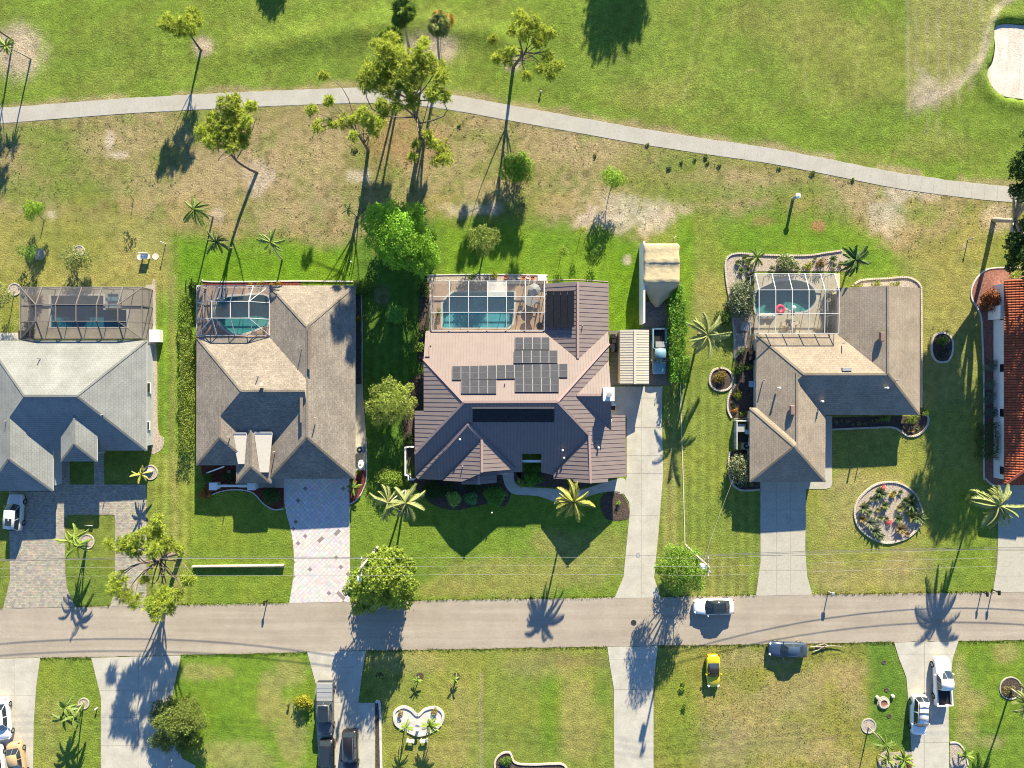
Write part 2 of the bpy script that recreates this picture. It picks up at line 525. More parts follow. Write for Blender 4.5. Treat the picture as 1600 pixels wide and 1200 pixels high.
# lawns south of the road and in front of the houses
blend(olive, sm((n1 - .5) * 14) * .5)
region([(-200, 1015), (62, 1020), (158, 1030), (158, 1260), (-200, 1260)], lush * .55 + olive * .5, .9)
region([(60, 1100), (95, 1090), (95, 1260), (50, 1260)], olive * .9 + dry * .2, .7, 8)
region([(275, 1015), (500, 1010), (500, 1260), (270, 1260)], lush * .6 + lawn * .5, .95)
for b in [(450, 1050, 28, 22), (370, 1180, 60, 24), (455, 1150, 22, 50), (420, 1090, 18, 40), (320, 1050, 35, 14)]:
    blob(*b, olive * .6 + dry * .5, .65)
region([(585, 1010), (955, 1005), (965, 1260), (590, 1260)], olive * .75 + lawn * .35, .95)
region([(752, 1020), (955, 1012), (960, 1260), (752, 1260)], lawn * .85 + olive * .25, .75)
for b in [(640, 1035, 60, 16), (720, 1120, 18, 60), (850, 1040, 70, 18), (905, 1120, 30, 60), (690, 1180, 40, 20)]:
    blob(*b, olive * .6 + dry * .45, .6)
blob(900, 1030, 60, 10, dry * .5, .4)
blob(860, 1110, 16, 60, lush, .55); blob(940, 1085, 14, 18, green2, .5)
region([(1025, 1005), (1400, 995), (1430, 1260), (1020, 1260)], olive, .9)
for b in [(1150, 1120, 60, 40), (1240, 1080, 60, 30), (1220, 1160, 90, 35), (1310, 1050, 40, 20), (1300, 1180, 40, 30), (1120, 1180, 40, 20), (1330, 1090, 20, 40), (1180, 1030, 50, 14)]:
    blob(*b, dry * .8 + olive * .2, .55, .9)
blob(1060, 1130, 30, 80, lush * .6 + olive * .4, .7)
region([(1358, 1002), (1400, 1003), (1418, 1060), (1420, 1170), (1352, 1165), (1360, 1100)], green2, .95, 4)
region([(1488, 1000), (1900, 990), (1900, 1260), (1483, 1260)], lawn * .6 + lush * .45, .95)
for b in [(1500, 1060, 14, 36), (1520, 1095, 24, 18), (1575, 1020, 20, 16), (1510, 1140, 20, 30), (1550, 1160, 20, 10)]:
    blob(*b, olive * .5 + dry * .6, .65)
# front lawns between road and houses
region([(245, 700), (306, 700), (306, 950), (235, 950)], lawn * .6 + olive * .6, .9)
region([(236, 430), (305, 430), (305, 710), (246, 710)], lush * .5 + lawn * .6, .9)
region([(300, 740), (460, 740), (460, 950), (292, 950)], lush * .6 + olive * .4, .9)
region([(545, 740), (980, 740), (980, 945), (545, 945)], lawn * .7 + lush * .35, .95)
for b in [(800, 900, 120, 30), (920, 870, 60, 40), (700, 920, 60, 14), (860, 845, 30, 20)]:
    blob(*b, olive * .8 + dry * .25, .65)
region([(1033, 600), (1180, 560), (1190, 935), (1028, 935)], lawn * .75 + olive * .35, .95)
blob(1048, 800, 12, 130, olive * .5 + dry * .5, .5); blob(1110, 900, 60, 30, olive * .6 + dry * .3, .5)
region([(1255, 640), (1560, 640), (1560, 935), (1262, 935)], olive * .85 + lawn * .25, .95)
for b in [(1310, 800, 36, 40), (1400, 900, 80, 24), (1300, 900, 34, 30), (1420, 880, 50, 20), (1350, 755, 60, 18)]:
    blob(*b, dry * .7 + olive * .3, .5, .8)
region([(1490, 760), (1560, 760), (1560, 930), (1470, 930)], lush * .7 + lawn * .3, .7, 14)
# back gardens
region([(-200, 330), (275, 330), (275, 460), (-200, 460)], olive * .8 + dry * .28, .95, 10)
blob(20, 480, 60, 60, olive, .7); blob(90, 380, 70, 40, olive * .7 + lawn * .3, .7)
region([(274, 372), (562, 372), (562, 448), (274, 448)], lush, 1, 5)
region([(556, 335), (700, 335), (668, 760), (558, 760)], green2 * .9, 1, 5)
blob(590, 345, 22, 40, olive * .6 + dry * .4, .7); blob(595, 460, 12, 18, dry * .6, .6)
region([(690, 345), (1005, 365), (1003, 520), (690, 440)], lush * .8 + lawn * .25, 1, 6)
region([(950, 375), (1002, 375), (1002, 520), (950, 520)], lush, 1, 5)
region([(1055, 345), (1145, 330), (1150, 560), (1075, 560)], lawn * .7 + olive * .45, 1, 8)
blob(1072, 400, 14, 110, lush, .8, .3)
blob(1110, 480, 26, 60, olive * .6 + dry * .4, .6)
region([(1400, 330), (1545, 330), (1530, 640), (1440, 640)], olive * .85 + dry * .2, .95, 8)
region([(1130, 325), (1400, 345), (1400, 440), (1130, 410)], lush * .75 + lawn * .3, .95, 10)
# rough strip below the cart path
yl = np.interp(PX, [-300, 0, 200, 260, 275, 430, 560, 640, 720, 830, 960, 1010, 1035, 1090, 1150, 1220, 1300, 1380, 1400, 1470, 1520, 1600, 1900],
               [330, 335, 345, 352, 372, 378, 372, 330, 318, 322, 350, 380, 335, 318, 330, 318, 340, 375, 400, 400, 345, 330, 340])
rough = sm((PYn - pathy - 2) / 3) * sm((yl - PYn) / 6)
rc = dry * (.78 + .3 * n2)[..., None]
rc = rc * (1 - .75 * sm((n1 - .53) * 16))[..., None] + (olive * .92) * (.75 * sm((n1 - .53) * 16))[..., None]
rc = rc * (1 - .55 * sm((n2 - .60) * 22))[..., None] + (lawn) * (.55 * sm((n2 - .60) * 22))[..., None]
rc = rc * (1 - .6 * sm((n4 - .66) * 26))[..., None] + np.array([.09, .085, .035]) * (.6 * sm((n4 - .66) * 26))[..., None]
a = np.clip(rough, 0, 1)[..., None]
col = col * (1 - a) + rc * a
for b in [(770, 320, 120, 26), (980, 300, 50, 60), (1130, 240, 100, 20), (1040, 290, 70, 30)]:
    blob(*b, olive * .6 + lawn * .35, .55, .9)
for b in [(180, 225, 60, 22), (330, 280, 60, 30), (480, 260, 60, 40), (690, 250, 60, 50), (900, 235, 80, 26), (940, 320, 90, 26), (770, 300, 40, 20), (430, 330, 60, 26), (230, 300, 60, 30), (1400, 360, 40, 30), (1460, 340, 60, 30), (1330, 310, 60, 18), (1160, 290, 60, 20)]:
    blob(*b, dry * 1.05, .5, 1.0)
for b in [(172, 222, 6, 14), (183, 242, 14, 5), (745, 328, 40, 10), (980, 330, 70, 22), (955, 345, 60, 14), (1010, 345, 24, 20), (415, 275, 14, 12), (400, 290, 10, 16), (560, 275, 20, 12), (1420, 300, 50, 12), (1390, 340, 24, 24), (82, 338, 8, 8)]:
    blob(*b, sandc, .7, 1.1)
for b in [(90, 250, 40, 30), (60, 210, 60, 14), (330, 180, 50, 8), (1060, 255, 40, 14), (1250, 300, 60, 14), (1100, 300, 90, 16), (1310, 330, 20, 18), (1440, 335, 30, 16), (120, 300, 60, 20), (30, 300, 30, 24)]:
    blob(*b, lawn * .7 + lush * .3, .55, .9)
for b in [(1190, 345, 24, 10), (1280, 352, 12, 8), (600, 215, 34, 40), (660, 230, 36, 30)]:
    blob(*b, rust * .8 + dry * .2, .5, .7)
# fairway above the path
fm = sm((pathy - PYn * .25 - PY * .75) / 2.2)
fc = fair * (.86 + .30 * n1)[..., None]
streak = fbm(X * .35 + Y * .9, X * .9 - Y * .35 * 4, 3.0, 21)
fc = fc * (1 - .45 * sm((streak - .55) * 14))[..., None] + (olive * .85) * (.45 * sm((streak - .55) * 14))[..., None]
fc = fc * (1 - .4 * sm((n3 - .52) * 14))[..., None] + (lush * .95) * (.4 * sm((n3 - .52) * 14))[..., None]
a = fm[..., None]; col = col * (1 - a) + fc * a
for px, py, rx, ry in [(1330, 100, 110, 70), (1240, 40, 90, 40), (1010, 150, 60, 22), (1480, 60, 50, 90), (1470, 230, 70, 22), (1340, 250, 60, 16)]:
    blob(px, py, rx, ry, olive * .85 + dry * .12, .5 , .8)
for px, py, rx, ry in [(1180, 120, 60, 60), (1360, 190, 60, 30), (1560, 200, 60, 24), (980, 60, 60, 60), (140, 90, 60, 40), (520, 90, 60, 40), (880, 130, 60, 20)]:
    blob(px, py, rx, ry, fair * .7 + green2 * .25, .55, .8)
# worn turf strip by the bunker with its pale mowing arc
arc = smooth_line([(1424, -60), (1421, 40), (1419, 160), (1440, 158), (1470, 147), (1500, 128), (1522, 105), (1538, 75), (1548, 40), (1560, 12), (1590, -8), (1640, -20)], 6)
region(arc + [(1640, -80)], olive * .75 + dry * .25 + .01, .55, 2, 5)
for i in range(7): blob(1432 + i * 17, 60 + i * 2, 4, 90, sandc * .6 + dry * .3, .20, 1.6)
d_arc = np.full(X.shape, 1e9)
for i in range(16, len(arc) - 1):
    ax, ay = arc[i]; bx, by = arc[i + 1]
    t = np.clip(((PX - ax) * (bx - ax) + (PY - ay) * (by - ay)) / ((bx - ax) ** 2 + (by - ay) ** 2 + 1e-9), 0, 1)
    d_arc = np.minimum(d_arc, np.hypot(PX - ax - t * (bx - ax), PY - ay - t * (by - ay)))
blend(sandc * .62 + dry * .35, .75 * sm((6 - d_arc + (n2 - .5) * 10) / 1.5))
blend(sandc * .5 + dry * .45, .4 * sm((16 - d_arc + (n2 - .5) * 24) / 4) * (PX < 1500))
blob(1445, 135, 22, 26, sandc * .8, .6, 1.0)
blob(1418, 60, 2.6, 110, sandc * .6 + dry * .3, .38, .9)
# tractor and mower lines
for (x0, y0, x1, y1) in [(1000, 110, 1170, 190), (960, 90, 1140, 150), (1085, 10, 1075, 160), (1100, 60, 1080, 150), (1240, 0, 1262, 160), (1300, 60, 1290, 160), (1340, 40, 1334, 165), (1060, 130, 1240, 100), (930, 110, 1080, 140), (1200, 75, 1420, 62), (1100, 170, 1300, 168)]:
    ex, ey = x1 - x0, y1 - y0; t = np.clip(((PX - x0) * ex + (PY - y0) * ey) / (ex * ex + ey * ey), 0, 1)
    blend(olive * 1.05 + .03, .42 * n2 / .5 * sm((2.2 - np.hypot(PX + (n1 - .5) * 40 - x0 - t * ex, PY + (n2 - .5) * 8 - y0 - t * ey)) / .6) * fm)
# dry verges at the path and road edges
blend(dry * .95, .75 * fm * sm((7 - np.abs(pathy - 12 - PY) + (n2 - .5) * 22) / 2) * (n1 > .36))
# bare circles round the trees
for b in [(318, 73, 16, 15, 1), (28, 82, 38, 40, 1), (672, 78, 38, 25, 1), (801, 100, 13, 12, .9), (402, 268, 22, 18, .8), (1558, 340, 26, 22, .85), (1505, 385, 8, 5, .3), (340, 336, 12, 14, .8)]:
    blob(*b[:4], sandc * .55 + dry * .4, b[4], .35)
blob(1279, 352, 12, 8, rust, .8, .3)
blob(980, 406, 6, 7, sandc, .9, .3)
# mown stripes
stripe = np.sin(PX / 15 * 2 * math.pi) * .5 + .5
st = sm(-sdf(PX, PY, [(1033, 600), (1185, 560), (1190, 935), (1028, 935)]) / 4) + sm(-sdf(PX, PY, [(240, 440), (306, 440), (306, 950), (235, 950)]) / 4) + sm(-sdf(PX, PY, [(560, 450), (665, 450), (665, 760), (560, 760)]) / 4)
col = col * (1 + (stripe - .5) * .28 * np.clip(st, 0, 1))[..., None]
col = col * (1 + (np.sin(PY / 7 * 2 * math.pi) * .07) * sm(-sdf(PX, PY, [(1060, 335), (1300, 335), (1400, 440), (1060, 420)]) / 6))[..., None]
blend(dry * .55 + olive * .3, .5 * sm((4 - np.abs(PX - 272 - (n1 - .5) * 30)) / 1.5) * ((PY > 430) & (PY < 950)))
# clippings line at the plot border, south lawn
blend(sandc * .5 + dry * .2, .5 * sm((2 - np.abs(PX - 752 - (n2 - .5) * 6)) / .5) * (PY > 1050))
mot = sm((fbm(X, Y, 4.5, 41) - .52) * 18) * (PY > 300)
blend(col * np.array([1.22, 1.08, .95]), mot * .55)
mot = sm((fbm(X, Y, 3.0, 47) - .54) * 20) * (PY > 300)
blend(col * np.array([.78, .90, .80]), mot * .55)
arcs = np.sin((np.hypot(PX - 1450, (PY - 60) * 1.5) / 17.0) + n1 * 3) * .5 + .5
col = col * (1 + (arcs - .5) * .13 * fm)[..., None]
col = col * (.86 + .28 * n4)[..., None]
# height: soft fairway swells, sunken bunker, pools cut out
Z = np.zeros(X.shape)
inner = (np.abs(X) < 70) & (np.abs(Y) < 54)
far_from_path = np.clip((pathy - PY - 14) / 30, 0, 1)
ridge = np.interp(PX, [300, 400, 500, 620, 700, 760, 850, 900], [95, 84, 64, 45, 50, 60, 95, 130])
ht = .32 * np.exp(-((PY - ridge + 8) / 22) ** 2) * sm((PX - 380) / 20) * sm((840 - PX) / 20)
Z += ht * far_from_path + (n1 - .5) * .25 * far_from_path * (PY < pathy)
dB = sdf(PX, PY, BUNKER)
Z += .22 * np.exp(-((dB - 12) / 12) ** 2) * (dB > 0) * far_from_path
Z = np.where(dB < 12, np.where(dB < 0, -.75, Z * sm((dB - 6) * 1.2) - .75 * sm(-(dB - 1) * 1.6)), Z)
blend(fair * .75 + lush * .35, .7 * sm((7 - np.abs(dB - 5)) / 2) * (dB > -2))
for k, p in POOLS.items():
    Z = np.where(sdf(PX, PY, p) < 4.5, -2.0, Z)
Z = np.where(inner, Z, -.02)
ny, nx = X.shape
idx = np.arange(ny * nx).reshape(ny, nx)
F = np.stack([idx[:-1, :-1], idx[:-1, 1:], idx[1:, 1:], idx[1:, :-1]], -1).reshape(-1, 4)
gr = mk('ground', np.stack([X, Y, Z], -1).reshape(-1, 3), F, M['grass'], None, True, 'structure', cols=np.clip(col, 0, 1).reshape(-1, 3), origin=(0, 0, 0))
poly_prism('bunker_sand', gp(smooth_line(BUNKER, 4, True)), -.30, -.27, M['sand'], None, kind='structure')

def ground_colour(px, py):
    i = np.clip(np.searchsorted(xs, (px - 800) * S), 0, nx - 1); j = np.clip(np.searchsorted(ys, (600 - py) * S), 0, ny - 1)
    return col[j, i], Z[j, i]

# grass tussocks and weeds: short blades that catch the low sun
def blades(name, n, box, cond, hmin, hmax, wid, tint):
    px = rng.uniform(box[0], box[2], n); py = rng.uniform(box[1], box[3], n)
    keep = cond(px, py); px, py = px[keep], py[keep]; n = len(px)
    c, z = ground_colour(px, py)
    x, y = (px - 800) * S, (600 - py) * S
    k = 4
    ang = rng.uniform(0, 2 * math.pi, (n, k)); hh = rng.uniform(hmin, hmax, (n, k)); ln = rng.uniform(.3, 1.0, (n, k)) * hh
    ox, oy = rng.normal(0, .07, (n, k)), rng.normal(0, .07, (n, k))
    bx, by = x[:, None] + ox, y[:, None] + oy
    ca, sa = np.cos(ang), np.sin(ang)
    V = np.zeros((n, k, 3, 3))
    V[..., 0, 0] = bx - sa * wid; V[..., 0, 1] = by + ca * wid; V[..., 0, 2] = z[:, None]
    V[..., 1, 0] = bx + sa * wid; V[..., 1, 1] = by - ca * wid; V[..., 1, 2] = z[:, None]
    V[..., 2, 0] = bx + ca * ln; V[..., 2, 1] = by + sa * ln; V[..., 2, 2] = z[:, None] + hh
    cc = np.repeat(np.repeat((c * rng.uniform(.7, 1.2, (n, 1)) * .6 + np.asarray(tint) * .4)[:, None, None, :], k, 1), 3, 2)
    F = np.arange(n * k * 3).reshape(-1, 3)
    return mk(name, V.reshape(-1, 3), F, M['tuft'], None, False, 'stuff', cols=cc.reshape(-1, 3), origin=(0, 0, 0))
def in_rough(px, py):
    ry = np.interp(px, [p[0] for p in PATH], [p[1] for p in PATH])
    lim = np.interp(px, [0, 260, 430, 560, 640, 720, 830, 1010, 1090, 1300, 1400, 1600], [345, 352, 378, 372, 330, 330, 345, 360, 335, 340, 420, 345])
    return (py > ry + 15) & (py < lim) & (vnoise(px, py, 26, 77) + rng.uniform(-.3, .3, len(px)) > .50)
tag(blades('grass_tussocks', 5000, (-20, 170, 1620, 430), in_rough, .04, .11, .05, (.16, .17, .05)), 'straggly tussocks of weed grass on the dry strip below the cart path', 'grass tussocks')
def in_field(px, py):
    return (vnoise(px, py, 30, 79) + rng.uniform(-.3, .3, len(px)) > .52)
tag(blades('field_grass', 2600, (1030, 1012, 1350, 1205), in_field, .03, .09, .05, (.22, .22, .08)), 'rough dry grass of the vacant plot around the yellow sports car', 'rough grass')

def near_edges(px, py):
    d = np.full(len(px), 99.)
    for ln, s in (([(0, 951), (100, 949), (285, 945), (400, 943.5), (547, 940), (800, 936), (935, 934), (1200, 930), (1600, 925)], 1), ([(0, 1028), (140, 1027), (283, 1023.5), (400, 1021), (572, 1016.5), (800, 1012.5), (950, 1010), (1200, 1006.5), (1400, 1003), (1600, 1000)], -1)):
        d = np.minimum(d, np.abs(py - np.interp(px, [p[0] for p in ln], [p[1] for p in ln]) + s * .6) )
    ok = (d < 1.6)
    for x0, x1, yy in [(5, 118, 950), (172, 229, 946), (452, 547, 941), (961, 1033, 934), (1181, 1269, 930), (1551, 1620, 925), (-9, 63, 1028), (143, 283, 1025), (480, 572, 1018), (949, 1028, 1010), (1397, 1497, 1003)]:
        ok &= ~((px > x0) & (px < x1) & (np.abs(py - yy) < 12))
    return ok
tag(blades('verge_grass', 60000, (-5, 915, 1605, 1035), near_edges, .05, .16, .045, (.10, .15, .03)), 'ragged fringe of grass along both edges of the road', 'verge grass')

# ------------------------------------------------------------------ road, cart path, driveways
RT = [(-700, 962), (0, 951), (100, 949), (285, 945), (400, 943.5), (547, 940), (800, 936), (935, 934), (1200, 930), (1600, 925), (2300, 915)]
RB = [(-700, 1040), (0, 1028), (140, 1027), (283, 1023.5), (400, 1021), (572, 1016.5), (800, 1012.5), (950, 1010), (1200, 1006.5), (1400, 1003), (1600, 1000), (2300, 990)]
def rag(pts, amp, step=9):
    out = []
    for (ax, ay), (bx, by) in zip(pts[:-1], pts[1:]):
        n = max(1, int(abs(bx - ax) / step))
        for i in range(n): out.append((ax + (bx - ax) * i / n, ay + (by - ay) * i / n + random.uniform(-amp, amp)))
    out.append(pts[-1]); return out
poly_prism('road', gp(rag(RT, .7) + rag(RB, .7)[::-1]), -.02, .03, M['asphalt'], None, kind='structure')
one('lathe', 'manhole_cover', M['iron'], None, (*G(990, 973)[:2], .0), [(.36, .031), (.36, .037), (.3, .04), (.27, .034), (.0, .036)], 18)
tag(bpy.data.objects['manhole_cover'], 'round black iron manhole cover set in the road near the driveway', 'manhole cover')
mh = one('lathe', 'manhole_cover', M['plastic_grey'], None, (*G(997, 867)[:2], .035), [(.30, .026), (.30, .03), (.22, .033), (.0, .03)], 16)
tag(mh, 'small round grey utility lid set in the pale driveway', 'utility lid')

def ribbon_pts(center, half):
    P = [np.array(p, float) for p in center]; L_, R_ = [], []
    for i, p in enumerate(P):
        d = P[min(i + 1, len(P) - 1)] - P[max(i - 1, 0)]; d /= np.linalg.norm(d)
        nrm = np.array([-d[1], d[0]])
        L_.append(p + nrm * half); R_.append(p - nrm * half)
    return L_, R_
# cart path: one slab object per concrete bay
def resample(pts, step):
    P = [np.array(p, float) for p in pts]; out = [P[0]]; acc = 0
    for a, b in zip(P[:-1], P[1:]):
        l = np.linalg.norm(b - a); t = step - acc
        while t <= l:
            out.append(a + (b - a) * t / l); t += step
        acc = (acc + l) % step
    return out
path_root = poly_prism('cart_path', gp(rag([tuple(p) for p in ribbon_pts(PATH, 12.2)[0]], .5) + rag([tuple(p) for p in ribbon_pts(PATH, 12.2)[1]], .5)[::-1]), -.03, .012, M['concrete_old'], None, kind='structure')
pc = resample([p for p in smooth_line(PATH, 6) if -60 < p[0] < 1680], 20)
La, Ra = ribbon_pts(pc, 11.8)
for i in range(len(pc) - 1):
    e = .011
    q = [La[i] * (1 - e) + La[i + 1] * e, La[i + 1] * (1 - e) + La[i] * e, Ra[i + 1] * (1 - e) + Ra[i] * e, Ra[i] * (1 - e) + Ra[i + 1] * e]
    dz = random.uniform(-.004, .004)
    poly_prism('slab', gp([tuple(p) for p in q]), .0, .03 + dz, M['concrete_path'], path_root)

def slabs(name, poly, cuts_x, cuts_y, m, z=.04, joint=.25, base=M['concrete_old']):
    """concrete drive: dark base sheet and one slab object per bay (cuts in px)"""
    root = poly_prism(name, gp(poly), -.03, z - .022, base, None, kind='structure')
    xsn = [min(p[0] for p in poly) - 1] + sorted(cuts_x) + [max(p[0] for p in poly) + 1]
    ysn = [min(p[1] for p in poly) - 1] + sorted(cuts_y) + [max(p[1] for p in poly) + 1]
    for i in range(len(xsn) - 1):
        for j in range(len(ysn) - 1):
            c = clip_convex(poly, [(xsn[i] + joint, ysn[j] + joint), (xsn[i + 1] - joint, ysn[j] + joint), (xsn[i + 1] - joint, ysn[j + 1] - joint), (xsn[i] + joint, ysn[j + 1] - joint)])
            if len(c) > 2 and parea(c) > 8:
                poly_prism('slab', gp(c), -.02, z + random.uniform(-.003, .003), m, root)
    return root
slabs('concrete_driveway', [(952, 604), (1035, 604), (1034, 650), (1036, 740), (1029, 830), (1022, 902), (1032, 933.5), (960, 934.5), (974, 902), (981, 830), (984, 800), (983, 785), (975, 772), (979, 745), (979, 651), (953, 651)],
      [1002], [622, 668, 712, 740, 805, 868], M['concrete'], .045)
slabs('concrete_driveway', [(1188, 752), (1259, 752), (1258, 860), (1261, 900), (1269, 929), (1181, 931), (1186, 892), (1188, 880)], [1213, 1235], [768, 796, 830, 868, 892], M['concrete_old'], .045, .5)
slabs('concrete_driveway', [(1563, 757), (1660, 757), (1660, 924), (1551, 925.5), (1558, 880), (1560, 800)], [1600], [800, 860, 900], M['concrete_old'], .045)
slabs('concrete_driveway', [(-80, 1030), (63, 1028.5), (57, 1072), (53, 1130), (51, 1260), (-80, 1260)], [23], [1050, 1087, 1153], M['concrete'], .046, .3)
slabs('concrete_driveway', [(143, 1028), (283, 1024.5), (277, 1050), (271, 1078), (264, 1120), (285, 1185), (306, 1196), (306, 1260), (158, 1260), (158, 1090)], [217], [1079, 1121, 1165], M['concrete'], .046, .3)
slabs('concrete_driveway', [(480, 1018.5), (572, 1017), (566, 1050), (560, 1098), (586, 1098), (586, 1260), (498, 1260), (497, 1170), (492, 1100), (494, 1070)], [558], [1042, 1098, 1150], M['concrete'], .046, .3)
slabs('concrete_driveway', [(949, 1011), (1028, 1009.5), (1024, 1040), (1021, 1075), (1021, 1260), (960, 1260), (959, 1075), (953, 1040)], [], [1031, 1077, 1158], M['concrete'], .046, .35)
slabs('concrete_driveway', [(1397, 1004), (1497, 1002), (1488, 1030), (1482, 1100), (1483, 1260), (1424, 1260), (1424, 1172), (1419, 1095), (1416, 1058), (1405, 1030)], [1444], [1022, 1095, 1160], M['concrete'], .046, .3)
slabs('concrete_apron', [(951, 517), (1000, 517), (1000, 512), (1047, 512), (1047, 602), (953, 602), (956, 540)], [], [560], M['paver_bed'], .03)
# brown brick parking pad behind the shed
def paver_field(root, polys, w_, h_, z, cols, gap=.012, rot=0.0, brick=True, m='paver', name='paver'):
    polys_w = [gp(p) for p in polys]
    ca, sa = math.cos(rot), math.sin(rot)
    V, Fq, K = [], [], []
    for pw in polys_w:
        R_ = [(x * ca + y * sa, -x * sa + y * ca) for x, y in pw]
        x0, x1 = min(p[0] for p in R_), max(p[0] for p in R_); y0, y1 = min(p[1] for p in R_), max(p[1] for p in R_)
        for j in range(int(math.floor(y0 / h_)), int(math.ceil(y1 / h_)) + 1):
            off = (w_ / 2 if (j % 2 and brick) else 0)
            for i in range(int(math.floor((x0 - off) / w_)), int(math.ceil((x1 - off) / w_)) + 1):
                ax, ay = i * w_ + off + gap, j * h_ + gap
                q = [(ax, ay), (ax + w_ - 2 * gap, ay), (ax + w_ - 2 * gap, ay + h_ - 2 * gap), (ax, ay + h_ - 2 * gap)]
                cx, cy = ax + w_ / 2, ay + h_ / 2
                c = q
                if not all(x0 + .8 < p[0] < x1 - .8 and y0 + .8 < p[1] < y1 - .8 for p in q) or len(pw) > 4:
                    c = clip_convex(R_, q)
                if len(c) < 3 or parea(c) < .004: continue
                zz = z + random.uniform(-.004, .004); n = len(V); k = len(c)
                wv = [(x * ca - y * sa, x * sa + y * ca) for x, y in c]
                V += [(x, y, zz) for x, y in wv] + [(x, y, zz - .05) for x, y in wv]
                cc = random.choice(cols); cc = [v * random.uniform(.9, 1.1) for v in cc]; K += [cc] * (2 * k)
                Fq.append([n + t for t in range(k)])
                for t in range(k):
                    u = (t + 1) % k; Fq.append([n + u, n + t, n + k + t, n + k + u])
    return mk(name, V, Fq, M[m], root, False, 'stuff', cols=np.array(K))
pad = poly_prism('parking_pad', gp([(1004, 470), (1047, 470), (1047, 511), (1004, 511)]), -.03, .02, M['paver_bed'], None, kind='structure')
paver_field(pad, [[(1004, 470), (1047, 470), (1047, 511), (1004, 511)]], .4, .2, .045, [(.17, .165, .165), (.20, .19, .185), (.145, .14, .145)])
# grey mixed pavers of the left house
P1 = [[(15, 768), (82, 768), (82, 757), (229, 757), (229, 806), (180, 806), (176, 804), (106, 804), (101, 809), (101, 806), (15, 806)],
      [(15, 806), (101, 806), (102, 895), (105, 920), (118, 948), (5, 951), (16, 905)], [(180, 806), (229, 806), (229, 946), (172, 948), (180, 920)],
      [(82, 690), (109, 690), (109, 757), (82, 757)], [(147, 700), (163, 700), (163, 757), (147, 757)]]
drv = poly_prism('paver_driveway', gp([(15, 768), (82, 768), (82, 690), (109, 690), (109, 757), (147, 757), (147, 700), (163, 700), (163, 757), (229, 757), (229, 946), (172, 948), (180, 920), (180, 812), (176, 804), (106, 804), (101, 812), (102, 895), (105, 920), (118, 948), (5, 951), (16, 905)]), -.03, .012, M['paver_bed'], None, kind='structure')
paver_field(drv, P1, .30, .21, .045, [(.38, .345, .285), (.34, .31, .26), (.31, .285, .245), (.41, .37, .305), (.28, .265, .235), (.36, .33, .275)])
# white diamond pattern driveway
P2 = smooth_line([(444, 748), (444, 775), (447, 800), (455, 830), (459, 860), (459, 895), (455, 925), (452, 942)], 3) + [(547, 940), (546, 748)]
drv2 = poly_prism('diamond_driveway', gp(P2), -.03, .026, M['plastic_grey'], None, kind='structure')
wt = [(.56, .525, .52), (.54, .51, .505), (.58, .545, .535)]
paver_field(drv2, [P2], .42, .42, .045, wt * 13 + [(.24, .19, .195)], .016, math.radians(45), False, name='diamond_tile')
# walkways
poly_prism('walkway', gp(smooth_line([(786, 736), (787, 752), (794, 766), (808, 773), (840, 775), (870, 785), (890, 785), (920, 775), (950, 768), (976, 771), (976, 748), (950, 752), (920, 762), (890, 768), (868, 764), (840, 762), (815, 760), (804, 752), (801, 736)], 3, True)), -.02, .03, M['concrete'], None, kind='structure')
poly_prism('walkway', gp([(1284, 650), (1300, 650), (1300, 757), (1297, 762), (1290, 764), (1259, 764), (1259, 752), (1284, 752)]), -.02, .036, M['concrete_old'], None, kind='structure')
poly_prism('side_patio', gp([(228, 445), (241, 445), (243, 520), (244, 582), (229, 584)]), -.02, .03, M['deck'], None, kind='structure')
poly_prism('sandy_border', gp(smooth_line([(238, 441), (243, 446), (244, 520), (246, 580), (247, 670), (256, 684), (254, 700), (243, 708), (236, 700), (240, 600), (238, 500)], 3, True)), -.02, .02, M['gravel'], None, kind='structure')
poly_prism('walkway', gp([(555, 600), (566, 600), (572, 690), (571, 735), (556, 735)]), -.02, .03, M['concrete_old'], None, kind='structure')
poly_prism('walkway', gp([(1152, 505), (1183, 505), (1183, 640), (1165, 640), (1165, 600), (1168, 520), (1152, 520)]), -.02, .03, M['deck'], None, kind='structure')
poly_prism('walkway', gp([(-40, 520), (32, 520), (32, 531), (-40, 531)]), -.02, .03, M['concrete'], None, kind='structure')
poly_prism('walkway', gp([(372, 745), (446, 745), (446, 762), (372, 762)]), -.02, .032, M['concrete_old'], None, kind='structure')

# ------------------------------------------------------------------ pools and decks
def pool(k, deck_px, deck_mat, pl, label, coping=M['white_concrete']):
    out = gp(deck_px); inn = gp(smooth_line(POOLS[k], 5, True) if len(POOLS[k]) > 9 or k == 2 else POOLS[k])
    cen = np.mean(np.array(inn), 0)
    rim = [tuple(np.array(p) + (np.array(p) - cen) / np.linalg.norm(np.array(p) - cen) * .28) for p in inn]
    poly_prism('pool_deck', out, -.05, .05, deck_mat, None, holes=[rim], kind='structure')
    root = thing('swimming_pool', label, 'swimming pool', (*cen, -1.6))
    V = [(x, y, -.95) for x, y in inn] + [(x, y, .06) for x, y in inn]
    n = len(inn)
    F = [(i, (i + 1) % n, n + (i + 1) % n, n + i) for i in range(n)]
    tri = tessellate_polygon([[Vector((*p, 0)) for p in inn]])
    F += [tuple(t) for t in tri]
    mk('basin', V, F, pl, root)
    poly_prism('coping', rim, -.1, .075, coping, root, holes=[inn])
    poly_prism('water', inn, -.07, -.07, M['water'], root)
    return root
pool(1, [(31, 448), (228, 448), (241, 448), (241, 530), (31, 530)], M['deck'], M['plaster_deep'], 'L shaped dark blue pool with a raised spa behind the grey roofed house')
spa = thing('spa_tub', 'small square raised spa at the corner of the L shaped pool', 'spa', (*G(178, 470)[:2], 0))
x0, y0 = G(168, 482)[:2]; x1, y1 = G(191, 457)[:2]
